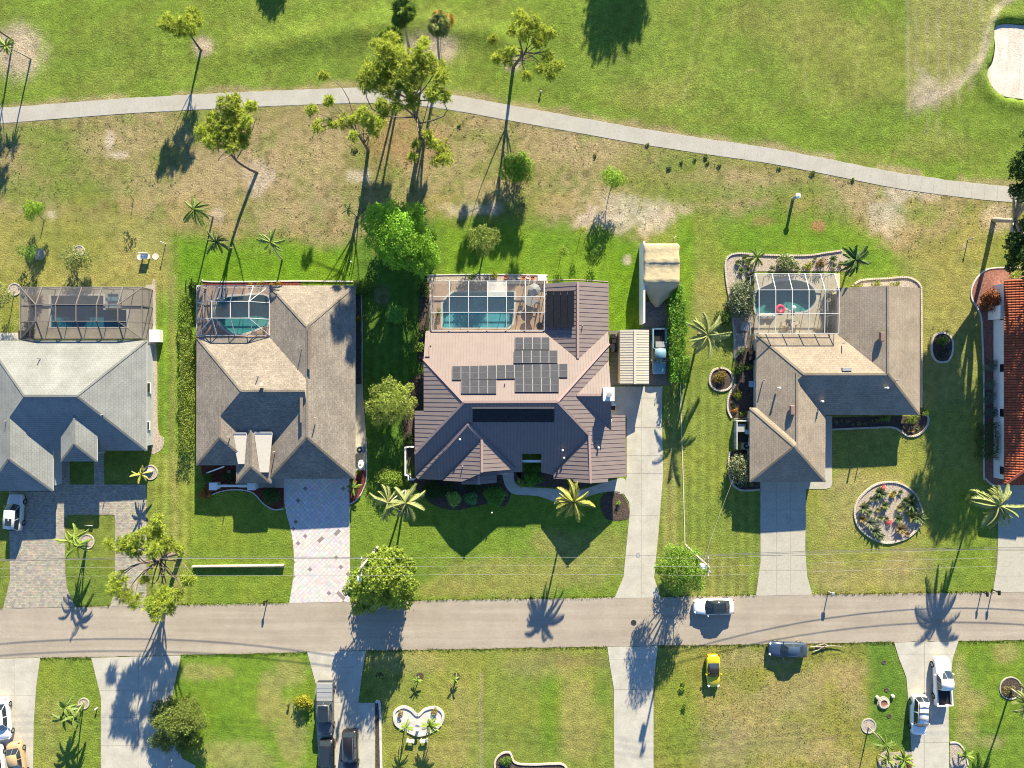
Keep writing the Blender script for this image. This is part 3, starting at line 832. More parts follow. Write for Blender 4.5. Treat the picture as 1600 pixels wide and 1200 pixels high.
poly_prism('rim', [(x0, y0), (x1, y0), (x1, y1), (x0, y1)], 0, .42, M['plastic_grey'], spa, holes=[[(x0 + .25, y0 + .25), (x1 - .25, y0 + .25), (x1 - .25, y1 - .25), (x0 + .25, y1 - .25)]])
mk('water', [(x0 + .24, y0 + .24, .3), (x1 - .24, y0 + .24, .3), (x1 - .24, y1 - .24, .3), (x0 + .24, y1 - .24, .3)], [(0, 1, 2, 3)], M['plaster_deep'], spa)
pool(2, [(307, 446), (424, 446), (424, 527), (307, 527)], M['deck_pink'], M['plaster_teal'], 'curved teal pool in the cage set into the taupe shingle roof')
pool(3, [(671, 439), (856, 439), (856, 519), (666, 519), (671, 515)], M['deck_pink'], M['plaster_blue'], 'bright blue pool with a clipped corner behind the brown metal roof')
pool(5, [(1178, 427), (1312, 427), (1312, 524), (1178, 524)], M['deck_cream'], M['plaster_teal'], 'kidney shaped green pool in the cage of the tan shingle house')

# ------------------------------------------------------------------ planting beds, kerbs, edging
def kerb(name, pts, wid, z, m, label=None, cat=None, kind='structure', parent=None, closed=False, n=5):
    L_ = smooth_line(pts, n, closed)
    if closed: L_.append(L_[0])
    a, b = ribbon_pts(L_, wid / S / 2)
    o = poly_prism(name, gp([tuple(p) for p in a] + [tuple(p) for p in b][::-1]), -.03, z, m, parent, kind=kind)
    return o
def blocks(pts, parent, size=(.24, .26, .16), step=.27, closed=True, m='stone_edge', inset=0):
    """scalloped row of edging blocks, joined"""
    L_ = smooth_line(pts, 8, closed)
    if closed: L_.append(L_[0])
    c = resample(L_, step / S)
    b = MB()
    for i in range(len(c) - 1):
        p, q = G(*c[i]), G(*c[i + 1])
        b.box(((p[0] + q[0]) / 2, (p[1] + q[1]) / 2, size[2] / 2), (size[1], size[0], size[2]), math.atan2(q[1] - p[1], q[0] - p[0]), top=.86)
    return b.build('edging_blocks', M[m], parent, kind='stuff')
def bed(name, pts, m, edge=None, ew=.16, eh=.1, closed=True, em='white_concrete', z=.03, sm_=True):
    L_ = smooth_line(pts, 4, True) if sm_ else pts
    r = poly_prism(name, gp(L_), -.03, z, M[m], None, kind='structure')
    if edge == 'kerb':
        a, b2 = ribbon_pts(L_ + [L_[0]], ew / S / 2)
        poly_prism('kerb', gp([tuple(p) for p in a] + [tuple(p) for p in b2][::-1]), -.03, eh, M[em], r)
    elif edge == 'blocks':
        blocks(pts, r)
    return r
B5N = [(1182, 424), (1172, 428), (1163, 440), (1180, 510), (1180, 640), (1172, 655), (1146, 655), (1137, 640), (1136, 625), (1149, 600), (1149, 570), (1147, 520), (1140, 470), (1135, 440), (1133, 410), (1139, 399), (1152, 395), (1175, 396), (1215, 398), (1262, 398), (1290, 394), (1316, 391), (1328, 400), (1330, 424)]
bed('gravel_bed', B5N, 'gravel', None, sm_=False)
blocks([(1147, 560), (1147, 520), (1140, 470), (1135, 440), (1133, 412), (1139, 400), (1152, 396), (1175, 397), (1215, 399), (1262, 399), (1290, 395), (1318, 391)], bpy.data.objects['gravel_bed'], closed=False)
bed('mulch_bed', [(1150, 560), (1180, 545), (1180, 640), (1140, 652), (1137, 628), (1149, 600)], 'mulch', None, z=.037)
blocks([(1149, 600), (1138, 620), (1137, 640), (1144, 655)], bpy.data.objects['mulch_bed'], closed=False)
r = bed('gravel_bed', [(1330, 447), (1340, 440), (1360, 436), (1385, 435), (1412, 433), (1426, 436), (1438, 446), (1439, 470), (1436, 470), (1434, 452)], 'gravel', None, sm_=False)
blocks([(1335, 444), (1345, 438), (1362, 436), (1385, 435), (1412, 433), (1426, 436), (1437, 446), (1439, 470), (1439, 640)], r, closed=False)
r = bed('round_bed', [(1388, 753), (1408, 756), (1426, 768), (1436, 785), (1441, 805), (1436, 822), (1420, 838), (1400, 846), (1382, 848), (1360, 840), (1342, 824), (1335, 806), (1336, 790), (1346, 774), (1366, 758)], 'gravel', 'blocks')
r = bed('oval_bed', [(1472, 520), (1482, 523), (1488, 533), (1488, 550), (1482, 563), (1472, 566), (1462, 563), (1456, 552), (1456, 533), (1462, 523)], 'mulch', 'kerb', em='stone_edge', ew=.24)
r = bed('round_bed', [(1125, 575), (1137, 578), (1144, 588), (1143, 601), (1135, 609), (1122, 610), (1112, 604), (1108, 594), (1113, 580)], 'mulch', 'blocks')
r = bed('front_bed', [(1300, 652), (1430, 650), (1444, 640), (1450, 655), (1445, 670), (1432, 680), (1418, 681), (1406, 673), (1395, 668), (1370, 668), (1300, 670)], 'mulch', None, sm_=False)
blocks([(1300, 671), (1370, 668), (1395, 668), (1406, 673), (1418, 681), (1432, 680), (1445, 670), (1450, 655), (1444, 640)], r, closed=False)
r = bed('side_bed', [(1187, 700), (1187, 766), (1160, 766), (1148, 760), (1141, 748), (1138, 720), (1142, 705)], 'mulch', None, sm_=False)
blocks([(1141, 705), (1138, 722), (1141, 748), (1148, 760), (1160, 766), (1187, 765)], r, closed=False)
# right house: reddish mulch with a pale kerb
r = bed('mulch_bed', [(1600, 418), (1575, 418), (1545, 420), (1528, 432), (1518, 450), (1518, 466), (1526, 480), (1533, 498), (1535, 540), (1537, 600), (1537, 735), (1540, 748), (1550, 757), (1565, 760), (1640, 760), (1640, 418)], 'mulch_pink', None, sm_=False)
kerb('kerb', [(1660, 418), (1600, 418), (1575, 418), (1545, 420), (1528, 432), (1518, 450), (1518, 466), (1526, 480), (1533, 498), (1535, 540), (1537, 600), (1537, 735), (1540, 748), (1550, 757), (1563, 760)], .16, .11, M['white_concrete'], parent=r, kind=None)
# house 2 beds
r = bed('mulch_bed', [(312, 722), (372, 722), (372, 745), (443, 752), (443, 792), (430, 796), (412, 788), (396, 772), (370, 765), (344, 770), (326, 770), (318, 750)], 'mulch_red', None, sm_=False)
kerb('kerb', [(330, 774), (345, 768), (370, 765), (395, 770), (412, 787), (428, 796), (443, 795)], .14, .1, M['white_concrete'], parent=r, kind=None)
r = bed('mulch_bed', [(545, 750), (573, 730), (574, 750), (566, 770), (556, 785), (546, 790)], 'mulch_red', None, sm_=False)
kerb('kerb', [(572, 690), (573, 735), (571, 755), (564, 772), (556, 782), (546, 788)], .14, .1, M['white_concrete'], parent=r, kind=None)
r = bed('flower_bed', [(318, 438), (330, 440), (470, 440), (470, 448), (318, 448)], 'mulch_red', None, sm_=False)
kerb('kerb', [(316, 437), (326, 440), (400, 440), (470, 439), (552, 440)], .16, .1, M['white_concrete'], parent=r, kind=None)
r = bed('mulch_bed', [(553, 440), (563, 440), (565, 600), (555, 600)], 'mulch', None, sm_=False)
kerb('kerb', [(564, 440), (566, 520), (566, 600), (572, 690)], .12, .08, M['concrete_old'], parent=r, kind=None)
# house 3 beds
bed('mulch_bed', [(646, 742), (805, 735), (800, 765), (790, 790), (765, 787), (735, 793), (710, 797), (680, 790), (660, 775), (648, 760)], 'mulch', None, z=.024)
bed('mulch_bed', [(806, 738), (866, 738), (905, 752), (945, 752), (920, 760), (890, 766), (866, 762), (820, 758)], 'mulch', None, z=.024, sm_=False)
r = bed('gravel_bed', [(952, 768), (968, 769), (980, 785), (983, 806), (976, 812), (953, 813), (944, 806), (938, 790), (940, 776)], 'mulch', None)
r = bed('mulch_bed', [(632, 600), (662, 580), (662, 642), (648, 645), (646, 745), (633, 700), (628, 660)], 'mulch', None, sm_=False)
r = bed('mulch_bed', [(656, 445), (672, 440), (668, 520), (660, 575), (652, 560), (655, 500)], 'mulch', None, sm_=False)
r = bed('gravel_bed', [(668, 429), (855, 429), (855, 440), (668, 440)], 'gravel', None, sm_=False)
kerb('kerb', [(664, 430), (720, 429), (800, 429), (856, 430)], .12, .1, M['white_concrete'], parent=r, kind=None)
kerb('kerb', [(853, 438), (900, 437), (950, 440)], .10, .05, M['gravel'])
# plot border strip that runs to the utility pole
kerb('kerb', [(1063, 600), (1064, 650), (1067, 740), (1070, 850)], .10, .08, M['stone_edge'])
# south beds
r = bed('butterfly_bed', [(653, 1117), (664, 1108), (680, 1105), (691, 1112), (692, 1124), (684, 1136), (668, 1145), (652, 1148), (634, 1140), (620, 1132), (616, 1120), (618, 1110), (630, 1104), (642, 1108)], 'white_concrete', 'kerb', ew=.3, eh=.16)
r = bed('gravel_strip', [(587, 1096), (596, 1096), (597, 1260), (587, 1260)], 'mulch', None, sm_=False)
kerb('kerb', [(587, 1097), (592, 1096), (594, 1110), (595, 1160), (597, 1260)], .3, .12, M['white_concrete'], parent=r, kind=None)
r = bed('planting_bed', [(776, 1260), (773, 1190), (782, 1177), (798, 1176), (804, 1190), (830, 1194), (875, 1192), (885, 1200), (890, 1260)], 'mulch', None, sm_=False)
kerb('kerb', [(774, 1205), (774, 1188), (784, 1177), (797, 1176), (805, 1191), (830, 1194), (860, 1193), (880, 1194), (888, 1206)], .22, .14, M['stone_edge'], parent=r, kind=None)
r = bed('planting_bed', [(1375, 1260), (1372, 1190), (1378, 1172), (1395, 1176), (1420, 1172), (1428, 1180), (1424, 1260)], 'gravel', None, sm_=False)
r = bed('planting_bed', [(1484, 1260), (1484, 1160), (1496, 1160), (1506, 1172), (1512, 1195), (1514, 1260)], 'gravel', None, sm_=False)
kerb('kerb', [(1484, 1160), (1497, 1161), (1507, 1173), (1512, 1195)], .15, .12, M['white_concrete'], parent=r, kind=None)
def ring(px, py, r_, m='mulch', edge=True, label=None, sx=1.0):
    pts = [(px + r_ * sx * math.cos(t), py + r_ * math.sin(t)) for t in np.linspace(0, 2 * math.pi, 16, endpoint=False)]
    rr = bed('tree_ring', pts, m, 'kerb' if edge else None, em='concrete_old', ew=.14, eh=.08, z=.028)
    return rr
for a in [(235, 738, 11), (136, 846, 11), (131, 1099, 8), (1579, 1075, 17), (62, 397, 8), (1357, 1134, 11), (1380, 1098, 9), (593, 1057, 6), (656, 1057, 6), (713, 1057, 6), (23, 452, 9), (124, 392, 8)]:
    ring(*a, m='gravel' if a[2] in (8, 9, 11) else 'mulch', edge=a[2] > 6)
for x, y in [(219, 402), (243, 401)]:
    ring(x, y, 5, 'sand', False)
# ------------------------------------------------------------------ houses
def hip_wing(root, x0, y0, x1, y1, z, axis, ends, slope, m, fascia, wall_m, dz=0.0, over=.5, th=.17, wall=True, caps=None, wz=None, skip=()):
    """one wing: px rectangle of the eaves at height z, ridge along axis, ends 'h' hip or 'g' gable.
    For axis x ends are (west, east); for axis y (north, south)."""
    a, b = G(x0, y1, z), G(x1, y0, z)
    X0, Y0, X1, Y1 = a[0], a[1], b[0], b[1]
    z = z + dz
    if axis == 'x':
        hw = (Y1 - Y0) / 2; ym = (Y0 + Y1) / 2; rz = z + slope * hw
        xa = X0 + (hw if ends[0] == 'h' else 0); xb = X1 - (hw if ends[1] == 'h' else 0)
        if xa > xb: xa = xb = (xa + xb) / 2
        R = [(xa, ym, rz), (xb, ym, rz)]
        E = [(X0, Y0, z), (X1, Y0, z), (X1, Y1, z), (X0, Y1, z)]
        faces = [(0, 1, 5, 4), (2, 3, 4, 5), (3, 0, 4), (1, 2, 5)]
        gab = [None, None, ends[0] == 'g', ends[1] == 'g']
    else:
        hw = (X1 - X0) / 2; xm = (X0 + X1) / 2; rz = z + slope * hw
        yt = Y1 - (hw if ends[0] == 'h' else 0); yb = Y0 + (hw if ends[1] == 'h' else 0)
        if yt < yb: yt = yb = (yt + yb) / 2
        R = [(xm, yb, rz), (xm, yt, rz)]
        E = [(X0, Y0, z), (X1, Y0, z), (X1, Y1, z), (X0, Y1, z)]
        faces = [(1, 2, 5, 4), (3, 0, 4, 5), (0, 1, 4), (2, 3, 5)]
        gab = [None, None, ends[1] == 'g', ends[0] == 'g']
    V = E + R + [(p[0], p[1], p[2] - th) for p in E]
    F, mi, uv = [], [], []
    for f, g_ in zip(faces, gab):
        F.append(f); mi.append(2 if g_ else 0)
        p0, p1 = np.array(V[f[0]]), np.array(V[f[1]])
        u = (p1 - p0) / np.linalg.norm(p1 - p0)
        nrm = np.cross(u, np.array(V[f[2]]) - p0); nrm /= np.linalg.norm(nrm); v = np.cross(nrm, u)
        uv += [(float(np.dot(np.array(V[i]) - p0, u) + p0[0] + p0[1]), float(np.dot(np.array(V[i]) - p0, v))) for i in f]
    for i in range(4):
        j = (i + 1) % 4
        F.append((6 + i, 6 + j, j, i)); mi.append(1); uv += [(0, 0)] * 4
    F.append((9, 8, 7, 6)); mi.append(1); uv += [(0, 0)] * 4
    o = mk('roof', V, F, None, root, mats=[m, fascia, wall_m], mi=mi, uvs=uv)
    if caps:
        mb = MB()
        def cap(p, q): mb.bar((p[0], p[1], p[2] + .008), (q[0], q[1], q[2] + .008), .26, .02)
        if np.linalg.norm(np.array(R[0]) - np.array(R[1])) > .2: cap(R[0], R[1])
        if axis == 'x':
            prs = ([(E[0], R[0]), (E[3], R[0])] if ends[0] == 'h' else []) + ([(E[1], R[1]), (E[2], R[1])] if ends[1] == 'h' else [])
        else:
            prs = ([(E[0], R[0]), (E[1], R[0])] if ends[1] == 'h' else []) + ([(E[2], R[1]), (E[3], R[1])] if ends[0] == 'h' else [])
        for i_, (p, q) in enumerate(prs):
            if i_ not in skip: cap(p, q)
        if mb.V: mb.build('ridge_cap', caps, o)
    if wall:
        zz = (wz or z) - th - .003
        mk_box('wall', X0 + over, Y0 + over, 0, X1 - over, Y1 - over, zz, wall_m, root)
    return o, (X0 + over, Y0 + over, X1 - over, Y1 - over)

def mk_box(name, x0, y0, z0, x1, y1, z1, m, parent=None, **k):
    return one('box', name, m, parent, ((x0 + x1) / 2, (y0 + y1) / 2, (z0 + z1) / 2), (x1 - x0, y1 - y0, z1 - z0), **k)

def window(root, x, y, face, wd, zc, ht, door=False):
    """framed window on a wall; face is the side it looks to: e w n s"""
    fx, fy = {'e': (1, 0), 'w': (-1, 0), 'n': (0, 1), 's': (0, -1)}[face]
    d = (.12, wd) if fx else (wd, .12)
    f = one('box', 'door' if door else 'window', M['fascia_white'], root, (x + fx * .03, y + fy * .03, zc), (d[0], d[1], ht))
    d2 = (.04, wd - .16) if fx else (wd - .16, .04)
    one('box', 'pane' if not door else 'door_leaf', M['glass_dark'] if not door else M['wall_white'], f, (x + fx * .09, y + fy * .09, zc), (d2[0], d2[1], ht - .16))
    if not door:
        one('box', 'sill', M['fascia_white'], f, (x + fx * .09, y + fy * .09, zc - ht / 2 - .03), (d[0] + .08, d[1] + .1, .06))
def garage_door(root, x0, x1, y, ht=2.15):
    g = mk_box('garage_door', x0, y - .06, .02, x1, y + .02, ht, M['wall_white'], root)
    for i in range(4):
        mk_box('door_panel', x0 + .08, y - .09, .08 + i * ht / 4, x1 - .08, y - .055, i * ht / 4 + ht / 4 - .02, M['fascia_white'], g)
def vent(root, px, py, z, kind='pipe'):
    p = G(px, py, z)
    if kind == 'pipe': one('lathe', 'vent_pipe', M['plastic_grey'], root, (p[0], p[1], z - .35), [(.06, 0), (.06, .75), (.0, .75)], 10)
    elif kind == 'white': one('lathe', 'vent_pipe', M['plastic_white'], root, (p[0], p[1], z - .35), [(.10, 0), (.10, .65), (.13, .66), (.13, .72), (0, .76)], 10)
    elif kind == 'box': one('box', 'roof_vent', M['terracotta'] if 0 else M['fascia_brown'], root, (p[0], p[1], z + .05), (.55, 1.15, .42), 0, None, .85)
    elif kind == 'flat': one('box', 'roof_vent', M['plastic_grey'], root, (p[0], p[1], z + .02), (1.2, .42, .2), 0, None, .9)

SL = .42
# ---- house 1: pale grey shingle
h1 = thing('grey_roofed_house', 'pale grey shingle roofed house with dormer porch, at the left edge', 'house', (*G(100, 640)[:2], 0), 'houses along the street')
A = (M['shingle_grey'], M['fascia_white'], M['wall_grey'])
_, r = hip_wing(h1, -22, 532, 229, 704, 2.5, 'x', 'hh', SL, *A, caps=M['shingle_grey'], skip=(0,))
_, r2 = hip_wing(h1, -22.6, 640, 82.5, 767, 2.5, 'y', 'gh', SL, *A, dz=.006, caps=M['shingle_grey'])
_, r3 = hip_wing(h1, 95, 640, 151.5, 721, 3.4, 'y', 'gh', SL, *A, dz=.0, wall=False, caps=M['shingle_grey'])
for x, y in [(98, 717), (148, 717)]:
    p = G(x, y, 3.2); one('box', 'porch_column', M['wall_grey'], h1, (p[0] + (.35 if x < 120 else -.75), p[1] + .5, 1.6), (.22, .22, 3.2))
window(h1, r[2], G(0, 606, 1.5)[1], 'e', 1.3, 1.5, 1.2); window(h1, r[2], G(0, 665, 1.5)[1], 'e', 1.0, 1.6, 1.0)
window(h1, G(190, 0)[0], r[1], 's', 2.0, 1.4, 1.3); garage_door(h1, r2[0] + 1.2, r2[2] - 1.2, r2[1])
window(h1, G(123, 0)[0], r[1], 's', 1.4, 1.1, 2.1, True)
vent(h1, 61, 560, 3.7); vent(h1, 160, 648, 4.4); vent(h1, 10, 658, 4.0)
# ---- house 2: taupe shingle
h2 = thing('taupe_roofed_house', 'taupe shingle roofed house beside the white diamond patterned driveway', 'house', (*G(440, 620)[:2], 0), 'houses along the street')
A = (M['shingle_taupe'], M['fascia_tan'], M['wall_cream'])
_, r = hip_wing(h2, 307, 526.5, 487, 694, 2.5, 'x', 'hg', SL, *A, caps=M['shingle_taupe'], skip=(0,))
_, r2 = hip_wing(h2, 421, 446, 555, 748, 2.5, 'y', 'hh', SL, *A, dz=.008, caps=M['shingle_taupe'])
_, r3 = hip_wing(h2, 306.5, 583, 396, 727, 2.5, 'y', 'gh', SL, *A, dz=.004, caps=M['shingle_taupe'])
_, r4 = hip_wing(h2, 369, 668, 424, 755, 2.5, 'y', 'gh', SL, *A, dz=.012, wall=False, caps=M['shingle_taupe'])
def px_poly(name, pts, m, root):
    V = [G(*p) for p in pts]; return mk(name, V, [tuple(range(len(V)))[::-1]], m, root)
px_poly('roof_cricket', [(362, 677, 3.38), (386, 677, 3.38), (382, 725, 3.12), (372, 725, 3.12)], M['membrane'], h2)
px_poly('roof_cricket', [(397, 676, 3.38), (426, 676, 3.38), (420, 738, 3.04), (406, 738, 3.04)], M['membrane'], h2)
px_poly('cricket_flashing', [(364, 675.5, 3.44), (385, 675.5, 3.44), (385, 678.5, 3.42), (364, 678.5, 3.42)], M['plastic_grey'], h2)
px_poly('cricket_flashing', [(398, 674.5, 3.44), (425, 674.5, 3.44), (425, 677.5, 3.42), (398, 677.5, 3.42)], M['plastic_grey'], h2)
garage_door(h2, r2[0] + 1.2, r2[2] - 2.0, r2[1]); window(h2, G(340, 0)[0], r3[1], 's', 1.8, 1.4, 1.2)
window(h2, r2[2], G(0, 560, 1.5)[1], 'e', 1.2, 1.5, 1.1); window(h2, r2[2], G(0, 660, 1.5)[1], 'e', 1.0, 1.6, .9)
for a in [(402, 588, 4.9), (492, 653, 5.0), (470, 541, 4.9), (428, 706, 3.3), (357, 682, 4.0)]: vent(h2, *a)
p = G(410, 600, 5.3); one('box', 'roof_vent', M['membrane'], h2, (p[0], p[1], 5.5), (.4, .35, .3))
for (x, y0_, y1_) in [(483, 506, 577), (471, 621, 660)]:
    a, b = G(x, y0_, 5.0), G(x, y1_, 5.0); one('box', 'ridge_vent', M['shingle_taupe'], h2, (a[0], (a[1] + b[1]) / 2, 5.03), (.34, a[1] - b[1], .05))
# ---- house 5: tan shingle
h5 = thing('tan_roofed_house', 'tan shingle roofed L shaped house with a gravel bed round its pool cage', 'house', (*G(1300, 590)[:2], 0), 'houses along the street')
A = (M['shingle_tan'], M['fascia_tan'], M['wall_cream'])
_, r = hip_wing(h5, 1182, 522, 1372, 648, 2.5, 'x', 'hg', SL, *A, caps=M['shingle_tan'], skip=(0,))
_, r2 = hip_wing(h5, 1308, 450, 1437, 648.3, 2.5, 'y', 'gh', SL, *A, dz=.006, caps=M['shingle_tan'], skip=(0,))
_, r3 = hip_wing(h5, 1181.6, 581, 1290, 700, 2.5, 'y', 'gg', SL, *A, dz=-.01, wall=False, caps=M['shingle_tan'])
_, r4 = hip_wing(h5, 1171.5, 637, 1289.5, 753, 2.5, 'y', 'hh', SL, *A, dz=.01, caps=M['shingle_tan'], skip=(2,))
garage_door(h5, r4[0] + 1.3, r4[2] - 1.8, r4[1]); window(h5, G(1360, 0)[0], r2[1], 's', 2.4, 1.4, 1.3); window(h5, G(1408, 0)[0], r2[1], 's', 1.2, 1.4, 1.3)
window(h5, r[0], G(0, 600, 1.5)[1], 'w', 1.2, 1.5, 1.1); window(h5, r4[0], G(0, 690, 1.5)[1], 'w', 1.0, 1.5, 1.0)
window(h5, G(1312, 0)[0], r[1], 's', 1.0, 1.1, 2.1, True)
for a in [(1194, 594, 3.2), (1278, 643, 3.3), (1319, 536, 3.6)]: vent(h5, *a)
vent(h5, 1284, 627, 3.5, 'white'); vent(h5, 1217, 606, 4.0, 'white'); vent(h5, 1385, 606, 4.3, 'white'); vent(h5, 1402, 594, 4.6)
vent(h5, 1238, 641, 4.3, 'box'); vent(h5, 1378, 526, 4.7, 'box'); vent(h5, 1323, 577, 4.4, 'flat')

# ---- house 6: red barrel tile, cut by the right edge
h6 = thing('red_tiled_house', 'white walled house with a red barrel tile roof at the right edge', 'house', (*G(1700, 600)[:2], 0), 'houses along the street')
a, b = G(1570, 757, 2.6), G(1850, 436, 2.6)
X0, Y0, X1, Y1 = a[0], a[1], b[0], b[1]
mk_box('wall', X0 + .45, Y0 + .5, 0, X1 - .5, Y1 - .4, 2.42, M['wall_white'], h6)
hw = (X1 - X0) / 2; rz = 2.6 + .42 * hw; xm = (X0 + X1) / 2
mk('roof', [(X0, Y0, 2.5), (X1, Y0, 2.5), (X1, Y1, 2.5), (X0, Y1, 2.5), (xm, Y0 + hw, rz - .1), (xm, Y1, rz - .1), (X0, Y0, 2.42), (X1, Y0, 2.42), (X1, Y1, 2.42), (X0, Y1, 2.42)],
   [(1, 2, 5, 4), (3, 0, 4, 5), (0, 1, 4), (2, 3, 5), (6, 7, 1, 0), (7, 8, 2, 1), (8, 9, 3, 2), (9, 6, 0, 3), (9, 8, 7, 6)], M['fascia_brown'], h6)
def tile_plane(origin, ue, us, width, rise_len, clipf, name='roof_tile'):
    """barrel tiles: courses step up the slope; one joined object"""
    V, Fq, K = [], [], []
    cw, cl = .31, .40
    un = np.cross(ue, us); un /= np.linalg.norm(un)
    if un[2] < 0: un = -un
    prof = [(-.155, -.03), (-.10, .045), (-.04, .085), (.04, .085), (.10, .045), (.155, -.03)]
    for i in range(int(width / cw)):
        u0 = (i + .5) * cw
        for j in range(int(rise_len / cl)):
            v0 = j * cl
            if not clipf(u0, v0): continue
            n = len(V); c = np.array((.30, .075, .040)) * random.uniform(.82, 1.15) + np.array((random.uniform(0, .03), random.uniform(0, .015), 0))
            for vv, lift in ((v0 - .03, .05), (v0 + cl, .018)):
                for x, h_ in prof:
                    V.append(origin + ue * (u0 + x) + us * vv + un * (h_ + lift)); K.append(c)
            for t in range(5): Fq.append((n + t, n + t + 1, n + 7 + t, n + 6 + t))
    return mk(name, V, Fq, M['tile_red'], h6, False, 'stuff', cols=np.array(K))
s_ = np.array([1, 0, .42]); s_ /= np.linalg.norm(s_)
tile_plane(np.array([X0 - .03, Y0, 2.5]), np.array([0, 1., 0]), s_, Y1 - Y0, 6.0, lambda u, v: u > v * .92 + .0)
s2 = np.array([0, 1, .42]); s2 /= np.linalg.norm(s2)
tile_plane(np.array([X0, Y0 - .03, 2.5]), np.array([1., 0, 0]), s2, 8.0, 6.0, lambda u, v: u > v * .92 + .0 and u < 8)
m_ = MB(); m_.bar((X0 + .1, Y0 + .1, 2.66), (X0 + 6, Y0 + 6, 2.66 + 6 * .42), .3, .14); m_.build('ridge_cap', M['terracotta'], h6)
for y in [494, 575, 645, 735]: window(h6, X0 + .45, G(0, y, 1.6)[1], 'w', 1.1, 1.7, 1.0)
mk_box('chimney', X0 - .25, G(0, 500)[1], 0, X0 + .44, G(0, 480)[1], 2.2, M['wall_white'], h6)

# ---- house 3: brown standing seam metal, panels and two solar arrays
h3 = thing('brown_metal_house', 'brown standing seam metal roofed house with solar panels, in the centre', 'house', (*G(800, 630)[:2], 0), 'houses along the street')
SM = .42
def plane(px, py, z, d):
    """plane through the point seen at px,py height z, falling towards direction d (unit xy)"""
    p = G(px, py, z); return p, np.array([d[0] * SM, d[1] * SM, 1.0])
def onp(pl, px, py):
    p0, n = pl; c = np.array([0, 0, H]); r_ = G(px, py, 0) - c
    t = np.dot(p0 - c, n) / np.dot(r_, n); return c + r_ * t
def zat(pl, px, py): return float(onp(pl, px, py)[2])
Nn, Ss, Ww, Ee = (0, 1), (0, -1), (-1, 0), (1, 0)
pN, pS, pW, pE = plane(725, 628, 6.0, Nn), plane(725, 628, 6.0, Ss), plane(725, 628, 6.0, Ww), plane(871, 627.5, 6.0, Ee)
pNW = plane(903, 562, zat(pN, 903, 562), Ww); pNE = plane(903, 562, zat(pN, 903, 562), Ee)
pEN = plane(901, 617, zat(pE, 901, 617), Nn); pES = plane(901, 617, zat(pE, 901, 617), Ss)
pGW = plane(921, 680, zat(pS, 921, 680), Ww)
zA = zat(pS, 731, 663) + .22
pFS, pFW, pFE = plane(731, 663, zA, Ss), plane(731, 663, zA, Ww), plane(731, 663, zA, Ee)
pGF = plane(753, 687, zat(pFE, 753, 687), Ww)
zP = zat(pGF, 753, 687) - .9
pPW, pPE = plane(748, 745, zP, Ww), plane(748, 745, zP, Ee)
ROOF3 = [
    (pN, Nn, [(665, 517), (848, 517), (903, 562), (950, 518), (952, 537), (871, 627.5), (725, 628), (662, 561)]),
    (pW, Ww, [(725, 628), (648, 709), (648, 642), (662, 642), (662, 561)]),
    (pS, Ss, [(725, 628), (871, 627.5), (921, 680), (864, 742), (846, 738), (846, 709), (816, 709), (816, 737), (700, 747), (649, 745), (648, 709)]),
    (pE, Ee, [(871, 627.5), (952, 537), (951, 563), (901, 617), (940, 646), (956, 660), (956, 649), (977, 649), (978, 744), (950, 748), (950, 753), (923, 755), (921, 680)]),
    (pNW, Ww, [(903, 440), (903, 562), (848, 517), (852, 443)]),
    (pNE, Ee, [(903, 440), (951, 443), (951, 518), (903, 562)]),
    (pEN, Nn, [(901, 617), (951, 563), (955, 617)]),
    (pES, Ss, [(901, 617), (955, 617), (955, 671)]),
    (pGW, Ww, [(921, 680), (865, 741), (865, 748), (896, 749), (896, 753), (923, 755)]),
    (pFW, Ww, [(731, 663), (653, 748.5), (649, 745), (727, 661.5)]),
    (pFS, Ss, [(731, 663), (753, 687), (692, 750), (653, 748.5)]),
    (pFE, Ee, [(731, 663), (736, 661.5), (806, 733), (753, 737.5), (753, 687)]),
    (pGF, Ww, [(753, 687), (753, 739), (722, 752.5), (692, 751)]),
    (pPW, Ww, [(748, 737), (748, 757), (721, 757), (721, 737)]),
    (pPE, Ee, [(748, 737), (776, 737), (776, 754), (748, 757)]),
]
cN = 0
